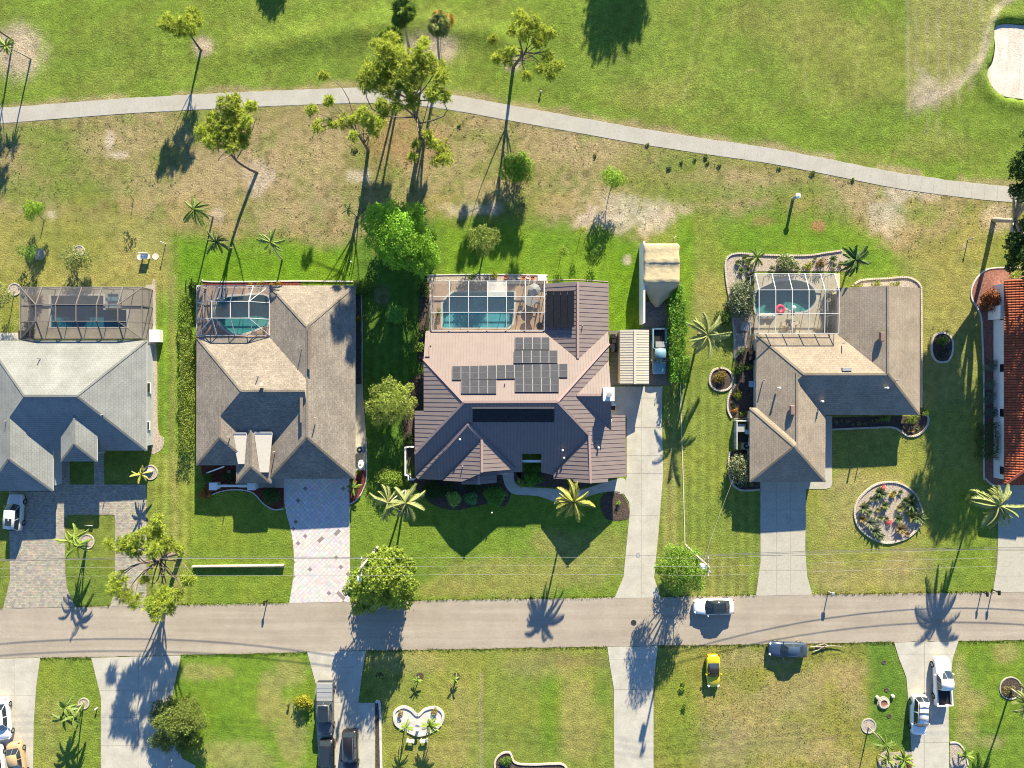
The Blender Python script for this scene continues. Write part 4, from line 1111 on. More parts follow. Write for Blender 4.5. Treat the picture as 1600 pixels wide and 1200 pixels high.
for pl, d, pts in ROOF3:
    V = [onp(pl, *p) for p in pts]
    tri = tessellate_polygon([[Vector((p[0], p[1], 0)) for p in V]])
    n = len(V); Fq = []
    for t in tri:
        a, b, c = [V[i] for i in t]
        ar = (b[0] - a[0]) * (c[1] - a[1]) - (b[1] - a[1]) * (c[0] - a[0])
        Fq.append(tuple(t) if ar > 0 else tuple(t)[::-1])
    Vb = [(p[0], p[1], p[2] - .12) for p in V]
    Fq += [(i, n + i, n + (i + 1) % n, (i + 1) % n) for i in range(n)]
    Fq += [tuple(n + i for i in f)[::-1] for f in Fq[:len(tri)]]
    ro = mk('roof_panel', list(V) + Vb, Fq, M['metal_brown'], h3)
    # seams: thin ribs running down the slope, clipped to the plane's outline
    mb = MB(); P2d = [(v[0], v[1]) for v in V]
    ax = 1 if d[0] else 0             # seams are spaced along this axis
    lo, hi = min(p[ax] for p in P2d), max(p[ax] for p in P2d)
    sp = .34 if d == Nn else (.40 if d == Ss else .52)
    for k in range(1, int((hi - lo) / sp) + 1):
        s0 = lo + k * sp - .013
        xsx = []
        for i in range(n):
            p, q = P2d[i], P2d[(i + 1) % n]
            if (p[ax] - s0) * (q[ax] - s0) < 0:
                t = (s0 - p[ax]) / (q[ax] - p[ax]); xsx.append(p[1 - ax] + (q[1 - ax] - p[1 - ax]) * t)
        xsx.sort()
        for u, v in zip(xsx[::2], xsx[1::2]):
            if v - u < .15: continue
            pt = lambda w_: ((w_, s0) if ax else (s0, w_))
            e0, e1 = pt(u + .03), pt(v - .03)
            zz = lambda e: float(pl[0][2] - (pl[1][0] * (e[0] - pl[0][0]) + pl[1][1] * (e[1] - pl[0][1])))
            mb.bar((e0[0], e0[1], zz(e0) + .014), (e1[0], e1[1], zz(e1) + .014), .05 if d != Nn else .032, .034)
    if mb.V: mb.build('seam', M['metal_seam'], ro, kind='stuff')
def cap3(pl, a, b, w_=.28):
    p, q = onp(pl, *a), onp(pl, *b); m2 = MB(); m2.bar((p[0], p[1], p[2] + .06), (q[0], q[1], q[2] + .06), w_, .06); m2.build('ridge_cap', M['metal_cap'], h3)
for a in [(pN, (725, 628), (871, 627.5)), (pN, (725, 628), (662, 561)), (pS, (725, 628), (648, 709)), (pE, (871, 627.5), (952, 537)), (pE, (871, 627.5), (921, 680)),
          (pNW, (903, 440), (903, 560)), (pEN, (901, 617), (955, 617)), (pE, (921, 680), (923, 755)), (pFS, (731, 663), (653, 748.5)), (pFS, (731, 663), (753, 687)),
          (pFE, (753, 687), (753, 738)), (pPW, (748, 738), (748, 757))]: cap3(*a)
# walls under the eaves
def wall_px(x0, y0, x1, y1, z=2.35, m='wall_cream'):
    a, b = G(x0, y1, 2.5), G(x1, y0, 2.5); mk_box('wall', a[0] + .45, a[1] + .45, 0, b[0] - .45, b[1] - .45, z, M[m], h3)
wall_px(664, 519, 950, 712, 2.3); wall_px(664, 690, 818, 742, 2.28); wall_px(844, 690, 950, 742, 2.28); wall_px(853, 444, 950, 530, 2.1); wall_px(866, 650, 977, 750, 2.1); wall_px(694, 690, 800, 748, 2.0)
wall_px(650, 644, 700, 744, 2.1)
p = G(831, 720.5, 2.4); one('box', 'beam', M['fascia_white'], h3, (p[0], p[1], 2.4), (2.35, .28, .22))
garage_door(h3, *[G(874, 0, 1)[0], G(968, 0, 1)[0]], G(0, 747, 2)[1] + .46, 2.05)
window(h3, G(700, 0)[0], G(0, 746, 2)[1] + .45, 's', 2, 1.3, 1.2)
# chimney with a flat cap
c0 = G(951.5, 616, 6.2)
ch = one('box', 'chimney', M['wall_white'], h3, (c0[0], c0[1], 3.0), (1.15, 1.45, 6.0))
one('box', 'chimney_cap', M['wall_white'], ch, (c0[0], c0[1], 6.06), (1.3, 1.6, .12))
one('lathe', 'flue', M['plastic_grey'], ch, (c0[0], c0[1] - .05, 6.12), [(.26, 0), (.26, .28), (.34, .30), (.30, .40), (0, .42)], 12)
for a, k in [((719, 686), 'white'), ((879, 703), 'white'), ((881, 715), 'white'), ((935, 699), 'white')]:
    vent(h3, *a, zat(pS if a[0] != 935 else pE, *a) + .1, k)
vent(h3, 723, 728, zat(pGF, 723, 728)); vent(h3, 910, 509, zat(pNE, 910, 509)); vent(h3, 789, 599, zat(pN, 789, 599))
b_ = MB(); q = [onp(pN, *a) for a in [(664, 557), (671, 557), (671, 540), (674, 540)]]
for a, c in zip(q[:-1], q[1:]): b_.bar(a + np.array([0, 0, .12]), c + np.array([0, 0, .12]), .10)
b_.build('conduit', M['fascia_brown'], h3)
# photovoltaic panels
proto = {}
def panel(pl, x0, y0, x1, y1, tilt=0.0, m='solar', name='solar_panel', lift=.12, fr=True):
    q = [onp(pl, x0, y1), onp(pl, x1, y1), onp(pl, x1, y0), onp(pl, x0, y0)]
    n = np.array(pl[1]) / np.linalg.norm(pl[1])
    up = [p + n * (lift + .04 + (tilt if i in (0, 1) else 0)) for i, p in enumerate(q)]
    cen = sum(up) / 4
    e = .012
    inn = [p + (cen - p) * .0 for p in up]
    V = inn + [p - n * .04 for p in inn]
    o = mk(name, V, [(0, 1, 2, 3), (0, 4, 5, 1), (1, 5, 6, 2), (2, 6, 7, 3), (3, 7, 4, 0)], M[m], h3)
    if fr:
        m2 = MB()
        for i in range(4): m2.bar(inn[i] + n * .003, inn[(i + 1) % 4] + n * .003, .026, .02)
        m2.build('panel_frame', M['solar_frame'], o)
def array(pl, x0, y0, x1, y1, nc, nr, sk=0.0, **k):
    for i in range(nc):
        for j in range(nr):
            dy = sk * i / nc
            wx, wy = (x1 - x0) / nc, (y1 - y0) / nr
            panel(pl, x0 + i * wx + .22, y0 + j * wy + .2 + dy, x0 + (i + 1) * wx - .22, y0 + (j + 1) * wy - .2 + dy, **k)
array(pN, 804.5, 528, 859, 547, 4, 2); array(pN, 802.5, 548.5, 871.5, 568, 5, 2); array(pN, 706.5, 573, 887, 594, 13, 2, -4)
array(pN, 720.5, 594, 776, 615.5, 4, 2); array(pN, 804.5, 591, 873.5, 613, 5, 2)
array(pS, 738.5, 639, 865.5, 659, 9, 2, m='pool_mat', fr=False, lift=.1)
for i in range(4):
    panel(pNW, 855 + i * 10.8 + .3, 455, 855 + (i + 1) * 10.8 - .3, 512, m='pool_mat', fr=False, lift=.12, tilt=.18, name='pool_heating_panel')
b_ = MB(); b_.bar(onp(pS, 738, 637.4) + np.array([0, 0, .2]), onp(pS, 866, 637.4) + np.array([0, 0, .2]), .08); b_.build('mounting_rail', M['solar_frame'], h3)

# ------------------------------------------------------------------ screened pool cages
def cage(label, x0, y0, x1, y1, ze, zt, lines, tops, hips, frame, scr, ground_y0=None, special=None, wd=.09, zs=None):
    """x0..y1 px at the eave height; lines: px x of the arched frames; tops: px y of the two upper purlins (at zt)"""
    root = thing('pool_cage', label, 'pool cage', (*G((x0 + x1) / 2, (y0 + y1) / 2)[:2], 0), 'screened pool cages')
    zs = zs or ze
    a, b = G(x0, y0, ze), G(x1, y1, ze)
    XW, YN, XE, YS = a[0], a[1], b[0], b[1]
    yt, yb = G(0, tops[0], zt)[1], G(0, tops[1], zt)[1]
    lx = [G(x, 0, zt)[0] for x in lines]
    Fm = M[frame]
    def beam(p, q, w_=wd, name='beam'):
        m2 = MB(); m2.bar(p, q, w_, w_ * 1.3); m2.build(name, Fm, root)
    cnt = [0]
    def scrn(pts, mm=None):
        mk('screen_panel', pts, [tuple(range(len(pts)))], mm or M[scr], root)
    we, ee = hips
    # west / east ends
    def end(X, xl, hip):
        nodesN, nodesS = (xl, YN, ze), (xl, YS, zs)
        if hip:
            beam((X, YN, ze), (xl, yt, zt)); beam((X, yt, ze), (xl, yt, zt)); beam((X, yb, ze), (xl, yb, zt)); beam((X, YS, zs), (xl, yb, zt))
            scrn([(X, YN, ze), (xl, YN, ze), (xl, yt, zt)]); scrn([(X, YN, ze), (xl, yt, zt), (X, yt, ze)])
            scrn([(X, yt, ze), (xl, yt, zt), (xl, yb, zt), (X, yb, ze)]); scrn([(X, yb, ze), (xl, yb, zt), (X, YS, zs)]); scrn([(X, YS, zs), (xl, yb, zt), (xl, YS, zs)])
        for p, q in (((X, YN), (X, yt)), ((X, yt), (X, yb)), ((X, yb), (X, YS))):
            scrn([(p[0], p[1], 0), (q[0], q[1], 0), (q[0], q[1], ze), (p[0], p[1], ze)])
        for y in (YN, yt, yb, YS): beam((X, y, 0), (X, y, ze), name='post')
        beam((X, YN, ze), (X, YS, ze)); beam((X, YN, .9), (X, YS, .9))
    if we: end(XW, lx[0], True)
    if ee: end(XE, lx[-1], True)
    def plain(x):
        prof = [(YN, ze), (yt, zt), (yb, zt), (YS, zs)]
        for (ya, za), (yc, zc) in zip(prof[:-1], prof[1:]):
            scrn([(x, ya, 0), (x, yc, 0), (x, yc, zc), (x, ya, za)])
        for ya, za in prof[1:]: beam((x, ya, 0), (x, ya, za), name='post')
        beam((x, YN, .9), (x, YS, .9))
    if not we: plain(lx[0])
    if not ee: plain(lx[-1])
    L_ = lx
    for i, x in enumerate(L_):
        beam((x, YN, 0), (x, YN, ze), name='post'); beam((x, YN, ze), (x, yt, zt), wd * 1.2); beam((x, yt, zt), (x, yb, zt), wd * 1.2); beam((x, yb, zt), (x, YS, zs), wd * 1.2)
    for i in range(len(L_) - 1):
        u, v = L_[i], L_[i + 1]
        beam((u, yt, zt), (v, yt, zt)); beam((u, yb, zt), (v, yb, zt))
        sp = M[special[1]] if special and special[0] == i else None
        scrn([(u, YN, ze), (v, YN, ze), (v, yt, zt), (u, yt, zt)], sp); scrn([(u, yt, zt), (v, yt, zt), (v, yb, zt), (u, yb, zt)]); scrn([(u, yb, zt), (v, yb, zt), (v, YS, zs), (u, YS, zs)])
    allx = ([XW] if we else []) + L_ + ([XE] if ee else [])
    for u, v in zip(allx[:-1], allx[1:]):
        scrn([(u, YN, 0), (v, YN, 0), (v, YN, ze), (u, YN, ze)])
        beam((u, YN, ze), (v, YN, ze)); beam((u, YN, .9), (v, YN, .9)); beam((u, YS, zs), (v, YS, zs))
    return root
cage('bronze framed pool cage behind the pale grey roofed house', 32, 449, 222, 529.5, 2.5, 3.6, [56, 87, 119, 151, 184], (476, 502), (True, True), 'alu_bronze', 'screen', wd=.085)
cage('small white framed pool cage notched into the taupe shingle roof', 307.5, 446.5, 421, 524, 2.6, 4.0, [331, 360, 389], (471, 497), (True, True), 'alu_white', 'screen_light', wd=.065)
cage('white framed pool cage joined to the brown metal roof', 672.5, 439, 852, 516, 2.6, 3.0, [673.5, 702, 732, 762, 791.5, 821, 851], (463.5, 488), (False, False), 'alu_white', 'screen_light', special=(3, 'screen_white'), wd=.06)
x0 = G(672.5, 0, 2.6)[0]
cage('white framed pool cage of the tan house, over a pink float', 1181, 427.5, 1308, 522, 2.6, 3.8, [1186, 1212, 1238, 1264, 1289, 1311], (453, 490), (False, False), 'alu_white', 'screen_light', wd=.062, zs=3.7)
# ------------------------------------------------------------------ vegetation
def leaves(P, size, up=.6, col=((.07, .13, .02), (.12, .19, .03)), asp=.55, outward=None, flower=None, tip=None):
    """one quad per point; returns V, F, colours"""
    n = len(P)
    d = rng.normal(0, 1, (n, 3))
    if outward is not None: d += outward * 1.2
    d[:, 2] += up
    nrm = d / np.linalg.norm(d, axis=1, keepdims=True)
    t = rng.normal(0, 1, (n, 3)); t -= nrm * np.sum(t * nrm, 1, keepdims=True); t /= np.linalg.norm(t, axis=1, keepdims=True)
    b = np.cross(nrm, t)
    s = size * rng.uniform(.65, 1.25, (n, 1)) if np.isscalar(size) else size[:, None]
    a, c = t * s * .5, b * s * .5 * asp
    V = np.stack([P - a, P + c * .9 + a * .1, P + a, P - c * .9 + a * .1], 1)
    V[:, (0, 2), 2] -= (s[:, 0] * .10)[:, None]
    k = rng.random((n, 1))
    cc = np.array(col[0]) * (1 - k) + np.array(col[1]) * k
    cc *= rng.uniform(.8, 1.18, (n, 1))
    if flower is not None:
        f = rng.random(n) < flower[1]; cc[f] = np.array(flower[0]) * rng.uniform(.8, 1.1, (f.sum(), 1))
    return V.reshape(-1, 3), np.arange(n * 4).reshape(-1, 4), np.repeat(cc, 4, 0)

def lobe_points(cen, r, n, shell=.55):
    d = rng.normal(0, 1, (n, 3)); d /= np.linalg.norm(d, axis=1, keepdims=True)
    rad = (shell + (1 - shell) * rng.random((n, 1)) ** .6)
    rad *= 1 + .22 * np.sin(d[:, :1] * 7 + cen[0]) * np.sin(d[:, 1:2] * 6 + cen[1]) + rng.normal(0, .05, (n, 1))
    return np.array(cen) + d * rad * np.array(r), d

def limb(root, p, q, r0, r1, bend=.3, name='limb', m='bark', n=7):
    p, q = np.array(p, float), np.array(q, float)
    off = rng.normal(0, 1, 3) * bend * np.linalg.norm(q - p) * .18; off[2] = abs(off[2]) * .5
    pts = [p + (q - p) * t + off * math.sin(t * math.pi) for t in np.linspace(0, 1, 6)]
    b = MB(); b.tube(pts, list(np.linspace(r0, r1, 6)), n)
    return b.build(name, M[m], root, smooth=True)

def broadleaf(name, label, cat, base, lobes, leaf, col, dens=26, trunk_r=.2, group=None, bark='bark', flower=None, up=.5, asp=.6, flat=.8):
    """lobes: (px, py, r_px, z) as the photograph shows them"""
    bx = G(*base)
    root = thing(name, label, cat, bx, group)
    cs = [(G(px, py, z), r * S * (1 - z / H)) for px, py, r, z in lobes]
    top = np.mean([c for c, _ in cs], 0)
    fork = bx + (top - bx) * np.array([.35, .35, .45])
    limb(root, bx - np.array([0, 0, .1]), fork, trunk_r, trunk_r * .7, .2, 'trunk', bark)
    Vs, Fs, Ks, n0 = [], [], [], 0
    for c, r in cs:
        if r > .7: limb(root, fork, c - np.array([0, 0, r * .2]), trunk_r * .55, trunk_r * .15, .5, 'limb', bark, 6)
        n = int(dens * (4 * math.pi * r * r) / (leaf * leaf * 10) * 1.0) + 20
        P, d = lobe_points(c, (r, r, r * flat), n, .5)
        ok = P[:, 2] > .12; P, d = P[ok], d[ok]
        tint = rng.uniform(.85, 1.15)
        V, F, K = leaves(P, leaf, up, col, asp, d, flower)
        Vs.append(V); Fs.append(F + n0); Ks.append(K * tint); n0 += len(V)
    mk('crown', np.concatenate(Vs), np.concatenate(Fs), M['leaf'], root, cols=np.clip(np.concatenate(Ks), 0, 1))
    return root

def auto_lobes(cx, cy, rx, ry, z0, z1, n, r):
    out = []
    for i in range(n):
        t = 2.4 * i + random.uniform(-.4, .4); k = math.sqrt((i + .4) / n)
        z = z1 - (z1 - z0) * k ** 1.6 * random.uniform(.75, 1.1)
        out.append((cx + rx * k * math.cos(t) * .8, cy + ry * k * math.sin(t) * .8, r * random.uniform(.75, 1.2), z))
    return out

def shrub(name, label, cat, px, py, rx, ry, h, col, leaf=.16, dens=10, group=None, flower=None, n_l=None, asp=.6, up=.5, lean=0):
    """a bush: several leafy lumps in one mesh"""
    Vs, Fs, Ks, n0 = [], [], [], 0
    k = n_l or max(3, int(rx * ry / 30))
    for i in range(k):
        t = 2.4 * i + random.random(); q = math.sqrt((i + .3) / k)
        z = h * (.62 - .22 * q)
        c = G(px + rx * .66 * q * math.cos(t), py + ry * .66 * q * math.sin(t), z)
        r_ = min(rx, ry) * S * (.62 if k > 3 else .8) * random.uniform(.8, 1.15); r_ = max(r_ * (1.45 if i == 0 and k > 3 else 1), .12)
        n = int(dens * 4 * math.pi * r_ * r_ / (leaf * leaf * 4)) + 14
        P, d = lobe_points(c, (r_, r_, h * .48), n, .45)
        ok = P[:, 2] > .02; P, d = P[ok], d[ok]
        V, F, K = leaves(P, leaf, up, col, asp, d, flower)
        Vs.append(V); Fs.append(F + n0); Ks.append(K * rng.uniform(.85, 1.15)); n0 += len(V)
    o = mk(name, np.concatenate(Vs), np.concatenate(Fs), M['leaf'], None, cols=np.clip(np.concatenate(Ks), 0, 1))
    return tag(o, label, cat, group)

def pine(label, base, blobs, z, r0=.26, sway=None, dens=1.0, col=((.27, .35, .05), (.52, .57, .10)), group='slash pines on the golf course side'):
    """tall pine: bare trunk, crooked limbs, tufts of needles. blobs: (px, py, r_px[, z])"""
    bx = G(*base)
    root = thing('pine_tree', label, 'pine tree', bx, group)
    cs = [(G(b[0], b[1], b[3] if len(b) > 3 else z + random.uniform(-.9, .9)), b[2] * S * (1 - z / H)) for b in blobs]
    top = np.mean([c for c, _ in cs], 0); top[2] = z - .4
    sw = np.array(sway if sway else (0, 0, 0), float)
    tp = [bx - np.array([0, 0, .1]) + (top - bx) * t * np.array([1, 1, 1]) + sw * math.sin(t * math.pi) for t in np.linspace(0, 1, 9)]
    b = MB(); b.tube(tp, list(np.linspace(r0, r0 * .38, 9)), 9); b.build('trunk', M['bark'], root, smooth=True)
    Vs, Ks = [], []
    for c, r in cs:
        hgt = (c[2] / max(z, .1))
        j = int(np.clip(8 * (.45 + .5 * random.random()), 3, 8))
        limb(root, tp[j], c - np.array([0, 0, .15 * r]), r0 * .34, r0 * .09, .8, 'limb', 'bark', 6)
        nt_ = int(dens * 62 * max(r, .5) ** 1.7) + 12
        P, d = lobe_points(c, (r, r, r * .62), nt_, .25)
        k = 15
        dd = rng.normal(0, 1, (nt_, k, 3)); dd += d[:, None] * .8; dd[..., 2] += .55
        dd /= np.linalg.norm(dd, axis=2, keepdims=True)
        side = np.cross(dd, rng.normal(0, 1, (nt_, k, 3))); side /= np.linalg.norm(side, axis=2, keepdims=True)
        ln = rng.uniform(.24, .48, (nt_, k, 1)); w_ = .034
        p0 = np.repeat(P[:, None], k, 1)
        V = np.stack([p0 - side * w_, p0 + side * w_, p0 + dd * ln + side * w_ * .5, p0 + dd * ln - side * w_ * .5], 2)
        V[:, :, 2:, 2] -= .05
        kk = rng.random((nt_, 1)); cc = (np.array(col[0]) * (1 - kk) + np.array(col[1]) * kk) * rng.uniform(.85, 1.15)
        Vs.append(V.reshape(-1, 3)); Ks.append(np.repeat(cc, k * 4, 0))
    V = np.concatenate(Vs)
    mk('crown', V, np.arange(len(V)).reshape(-1, 4), M['needle'], root, cols=np.clip(np.concatenate(Ks), 0, 1))
    return root

# ---- palms: fronds share a few meshes, each frond is its own object
def frond_mesh(L_, droop, col, seed, n=26, lw=.55, wid=.07):
    r_ = np.random.default_rng(seed); sway = (seed - 2) * .22
    V, F, K = [], [], []
    def at(t):
        x = L_ * (t - .22 * droop * t * t); zz = L_ * (.30 * t - droop * .66 * t * t)
        return np.array([x, L_ * sway * t * t, zz])
    pts = [at(t) for t in np.linspace(0, 1, 8)]
    for i in range(7):
        for s in (0, 1):
            pass
    b = MB(); b.tube(pts, list(np.linspace(.035, .008, 8)), 4, cap=False)
    V += [tuple(v) for v in b.V]; F += [tuple(f) for f in b.F]; K += [np.array(col[1]) * .9] * len(b.V)
    for i in range(n):
        t = .10 + .9 * (i + .5) / n
        p = at(t); tg = at(min(1, t + .02)) - at(t - .02); tg /= np.linalg.norm(tg)
        l = lw * (math.sin(math.pi * (.12 + .8 * t)) ** .7) * r_.uniform(.8, 1.15)
        for s in (-1, 1):
            d = np.array([tg[0] * .6, s * .75, -.45 - .5 * droop + r_.normal(0, .18)]); d /= np.linalg.norm(d)
            sd = np.cross(d, [0, 0, 1]); sd /= np.linalg.norm(sd)
            w_ = wid * .5
            q = [p - sd * w_, p + sd * w_, p + d * l * .6 + sd * w_ * .8 - np.array([0, 0, .02]), p + d * l - np.array([0, 0, l * .22]), p + d * l * .6 - sd * w_ * .8 - np.array([0, 0, .02])]
            k = len(V); V += [tuple(x) for x in q]; F.append((k, k + 1, k + 2, k + 3, k + 4))
            c = np.array(col[0]) + (np.array(col[1]) - np.array(col[0])) * r_.random(); K += [c * r_.uniform(.85, 1.12)] * 5
    me = bpy.data.meshes.new('frond'); me.from_pydata(V, [], F)
    a = me.color_attributes.new('Col', 'FLOAT_COLOR', 'POINT'); c4 = np.ones((len(V), 4), np.float32); c4[:, :3] = np.array(K); a.data.foreach_set('color', c4.ravel())
    me.materials.append(M['frond']); return me
def fan_mesh(L_, col, seed, n=15):
    r_ = np.random.default_rng(seed); V, F, K = [], [], []
    b = MB(); b.tube([(0, 0, 0), (L_ * .5, 0, L_ * .16)], [.03, .02], 4); V += [tuple(v) for v in b.V]; F += [tuple(f) for f in b.F]; K += [np.array(col[1])] * len(b.V)
    o = np.array([L_ * .5, 0, L_ * .16])
    for i in range(n):
        a = math.radians(-115 + 230 * i / (n - 1)); l = L_ * .58 * r_.uniform(.85, 1.1)
        d = np.array([math.cos(a), math.sin(a), -.12]); sd = np.array([-math.sin(a), math.cos(a), 0]); w_ = .055
        q = [o - sd * w_ * .3, o + sd * w_ * .3, o + d * l * .65 + sd * w_, o + d * l - np.array([0, 0, l * .35]), o + d * l * .65 - sd * w_]
        k = len(V); V += [tuple(x) for x in q]; F.append((k, k + 1, k + 2, k + 3, k + 4)); c = np.array(col[0]) + (np.array(col[1]) - np.array(col[0])) * r_.random(); K += [c] * 5
    me = bpy.data.meshes.new('frond'); me.from_pydata(V, [], F)
    a = me.color_attributes.new('Col', 'FLOAT_COLOR', 'POINT'); c4 = np.ones((len(V), 4), np.float32); c4[:, :3] = np.array(K); a.data.foreach_set('color', c4.ravel())
    me.materials.append(M['frond']); return me
FR = {}
PC = {'green': ((.10, .19, .035), (.22, .30, .06)), 'pale': ((.20, .26, .08), (.38, .41, .15)), 'yellow': ((.26, .29, .05), (.46, .44, .10)), 'dark': ((.05, .11, .025), (.11, .19, .04)), 'lime': ((.16, .27, .03), (.28, .38, .06)), 'gold': ((.36, .24, .04), (.46, .34, .08))}
def frond_set(kind, colour):
    k = (kind, colour)
    if k not in FR:
        c = PC[colour]
        FR[k] = [fan_mesh(1.0, c, s) for s in (1, 2)] if kind == 'fan' else [frond_mesh(1.0 if kind == 'feather' else 1.0, dr, c, s, 34 if kind == 'feather' else 18, .19 if kind == 'feather' else .2, .022 if kind == 'feather' else .07) for s, dr in ((1, .75), (2, 1.15), (3, .5))]
    return FR[k]
def palm(label, base, crown, z, L_, nf=16, colour='green', kind='feather', tr=.13, name='palm_tree', cat='palm tree', group='palm trees', droop=0.0, trunks=None, spread=(70, -25)):
    bx = G(*base); cx = G(*crown, z)
    root = thing(name, label, cat, bx, group)
    heads = trunks or [(crown, z, nf)]
    fs = frond_set(kind, colour)
    for cr, zz, m in heads:
        c = G(*cr, zz)
        off = (c - bx) * np.array([.25, .25, 0])
        pts = [bx - np.array([0, 0, .05]) + (c - bx) * t - off * math.sin(t * math.pi) * .5 for t in np.linspace(0, 1, 7)]
        if zz > .6:
            b = MB(); b.tube(pts, [tr * (1.25 if i == 0 else 1 - .05 * i) for i in range(7)], 8); b.build('trunk', M['bark_pale'], root, smooth=True)
        m = int(m * (1.5 if kind != 'fan' else 1.0))
        for i in range(m):
            me = fs[random.randrange(len(fs))]
            f = bpy.data.objects.new('frond', me); C.objects.link(f); f.parent = root
            t = i / max(1, m - 1)
            pitch = math.radians(spread[0] + (spread[1] - spread[0]) * t ** .8 + random.uniform(-14, 14))
            yaw = i * 2.399 + random.uniform(-.45, .45)
            f.location = c - bx
            f.rotation_euler = (random.uniform(-.2, .2), -pitch * .85, yaw)
            s = L_ * random.uniform(.7, 1.12); f.scale = (s, s, s)
    return root

LIME, OLV = ((.17, .28, .035), (.30, .39, .06)), ((.14, .18, .04), (.25, .27, .075))
GRN, DRK, PAL = ((.09, .19, .03), (.17, .29, .045)), ((.04, .09, .022), (.085, .15, .035)), ((.20, .25, .07), (.33, .36, .13))
# pines
pine('lone slim pine in a bare circle at the upper left of the fairway', (314, 79), [(290, 32, 12), (272, 40, 13), (262, 30, 9), (302, 22, 10), (255, 40, 7), (299, 46, 9), (308, 34, 8), (283, 52, 8)], 5.0, .16, dens=.9)
pine('leaning pine with a dense yellow green crown below the cart path', (402, 270), [(355, 165, 18), (372, 180, 17), (335, 195, 18), (318, 207, 15), (352, 205, 20), (376, 205, 16), (340, 222, 15), (362, 225, 15), (385, 190, 10), (392, 165, 9), (368, 156, 9), (328, 220, 10), (380, 222, 9)], 10.0, .2, (-1.6, -.4, 0), 1.15)
pine('sparse crooked pine with bare limbs across the cart path', (575, 234), [(505, 118, 8), (516, 155, 7), (488, 172, 9), (498, 197, 11), (513, 160, 6), (540, 190, 12), (556, 184, 10), (575, 188, 13), (585, 202, 12), (552, 212, 8), (592, 188, 10), (568, 175, 9), (520, 193, 7)], 8.5, .22, (.8, -1.2, 0), .75)
pine('largest pine, broad golden green crown over the cart path', (658, 213), [(600, 80, 17), (625, 90, 20), (648, 95, 18), (580, 110, 17), (605, 108, 20), (632, 115, 20), (655, 110, 17), (570, 130, 13), (592, 132, 15), (665, 90, 12), (680, 105, 15), (690, 120, 12), (640, 135, 16), (615, 142, 14), (645, 160, 12), (595, 162, 10), (680, 145, 13), (697, 150, 10), (672, 148, 10), (590, 70, 10), (612, 62, 10), (655, 80, 12), (665, 65, 8), (620, 165, 10), (600, 175, 9)], 12.5, .32, (.3, -.9, 0), 1.1)
pine('smaller pine with low drooping tufts right of the largest pine', (662, 215), [(688, 232, 14), (675, 222, 10), (697, 248, 10), (682, 250, 8), (645, 245, 8), (650, 225, 7), (668, 210, 7)], 4.5, .16, None, .8)
pine('tall pine with an open lemon green crown on the fairway edge', (802, 104), [(812, 28, 12), (832, 35, 13), (848, 50, 12), (820, 52, 12), (842, 66, 11), (862, 52, 8), (800, 48, 8), (857, 90, 11), (868, 102, 11), (860, 116, 9), (770, 60, 8), (783, 88, 11), (776, 92, 7), (824, 118, 7), (843, 108, 6), (800, 80, 8), (795, 96, 7)], 8.0, .22, None, .95)
pine('roadside pine with a wide spiky crown over the left pavement', (284, 864), [(205, 848, 15), (225, 838, 15), (245, 832, 14), (262, 850, 13), (190, 852, 12), (210, 862, 12), (240, 858, 13), (280, 858, 8), (185, 905, 13), (178, 920, 11), (195, 930, 13), (210, 940, 12), (238, 945, 15), (255, 930, 15), (262, 948, 12), (243, 962, 10), (275, 930, 10), (292, 906, 10), (225, 905, 7), (245, 812, 8), (170, 850, 8), (300, 905, 6)], 7.5, .3, (-.6, .3, 0), 1.0, group='pines by the road', col=((.28, .37, .05), (.52, .58, .10)))
# trees beyond the top edge that throw the shadows at the top
pine('dark tree just beyond the top edge, seen by its shadow on the fairway', (1020, -270), [(1030, -330, 40, 7.5), (1065, -315, 30, 8), (1000, -315, 26, 6.5), (1030, -345, 34, 9), (1045, -295, 26, 6), (1010, -290, 20, 5), (1065, -335, 24, 7)], 8, .25, None, 1.6, DRK, 'pines beyond the frame')
pine('small tree beyond the top edge with a rounded shadow tip', (432, -150), [(430, -182, 18, 4.0), (440, -177, 16, 4.4), (424, -172, 14, 3.6)], 4, .16, None, 1.6, DRK, 'pines beyond the frame')
pine('slim tree leaning out of frame at the upper left corner', (20, 63), [(-25, 22, 16), (-36, 32, 16), (-20, 38, 14)], 6.0, .13, group='slash pines on the golf course side')
b_ = broadleaf('oak_tree', 'dark spreading tree with pale forked limbs at the right edge', 'tree', (1553, 343), [(1598, 262, 20, 9), (1615, 250, 26, 10), (1587, 296, 10, 8), (1600, 300, 16, 8.5), (1640, 290, 36, 10), (1660, 340, 36, 10), (1590, 378, 18, 8), (1586, 400, 14, 7.5), (1597, 392, 16, 8), (1605, 350, 12, 9), (1630, 390, 34, 9), (1660, 400, 36, 9.5), (1650, 250, 30, 10), (1700, 330, 40, 10), (1580, 418, 9, 6.5), (1618, 425, 20, 8), (1625, 440, 24, 10), (1650, 450, 30, 10), (1614, 400, 20, 11), (1640, 470, 24, 10), (1627, 205, 26, 10), (1690, 440, 36, 10)], .36, DRK, 36, .34, bark='bark_pale')
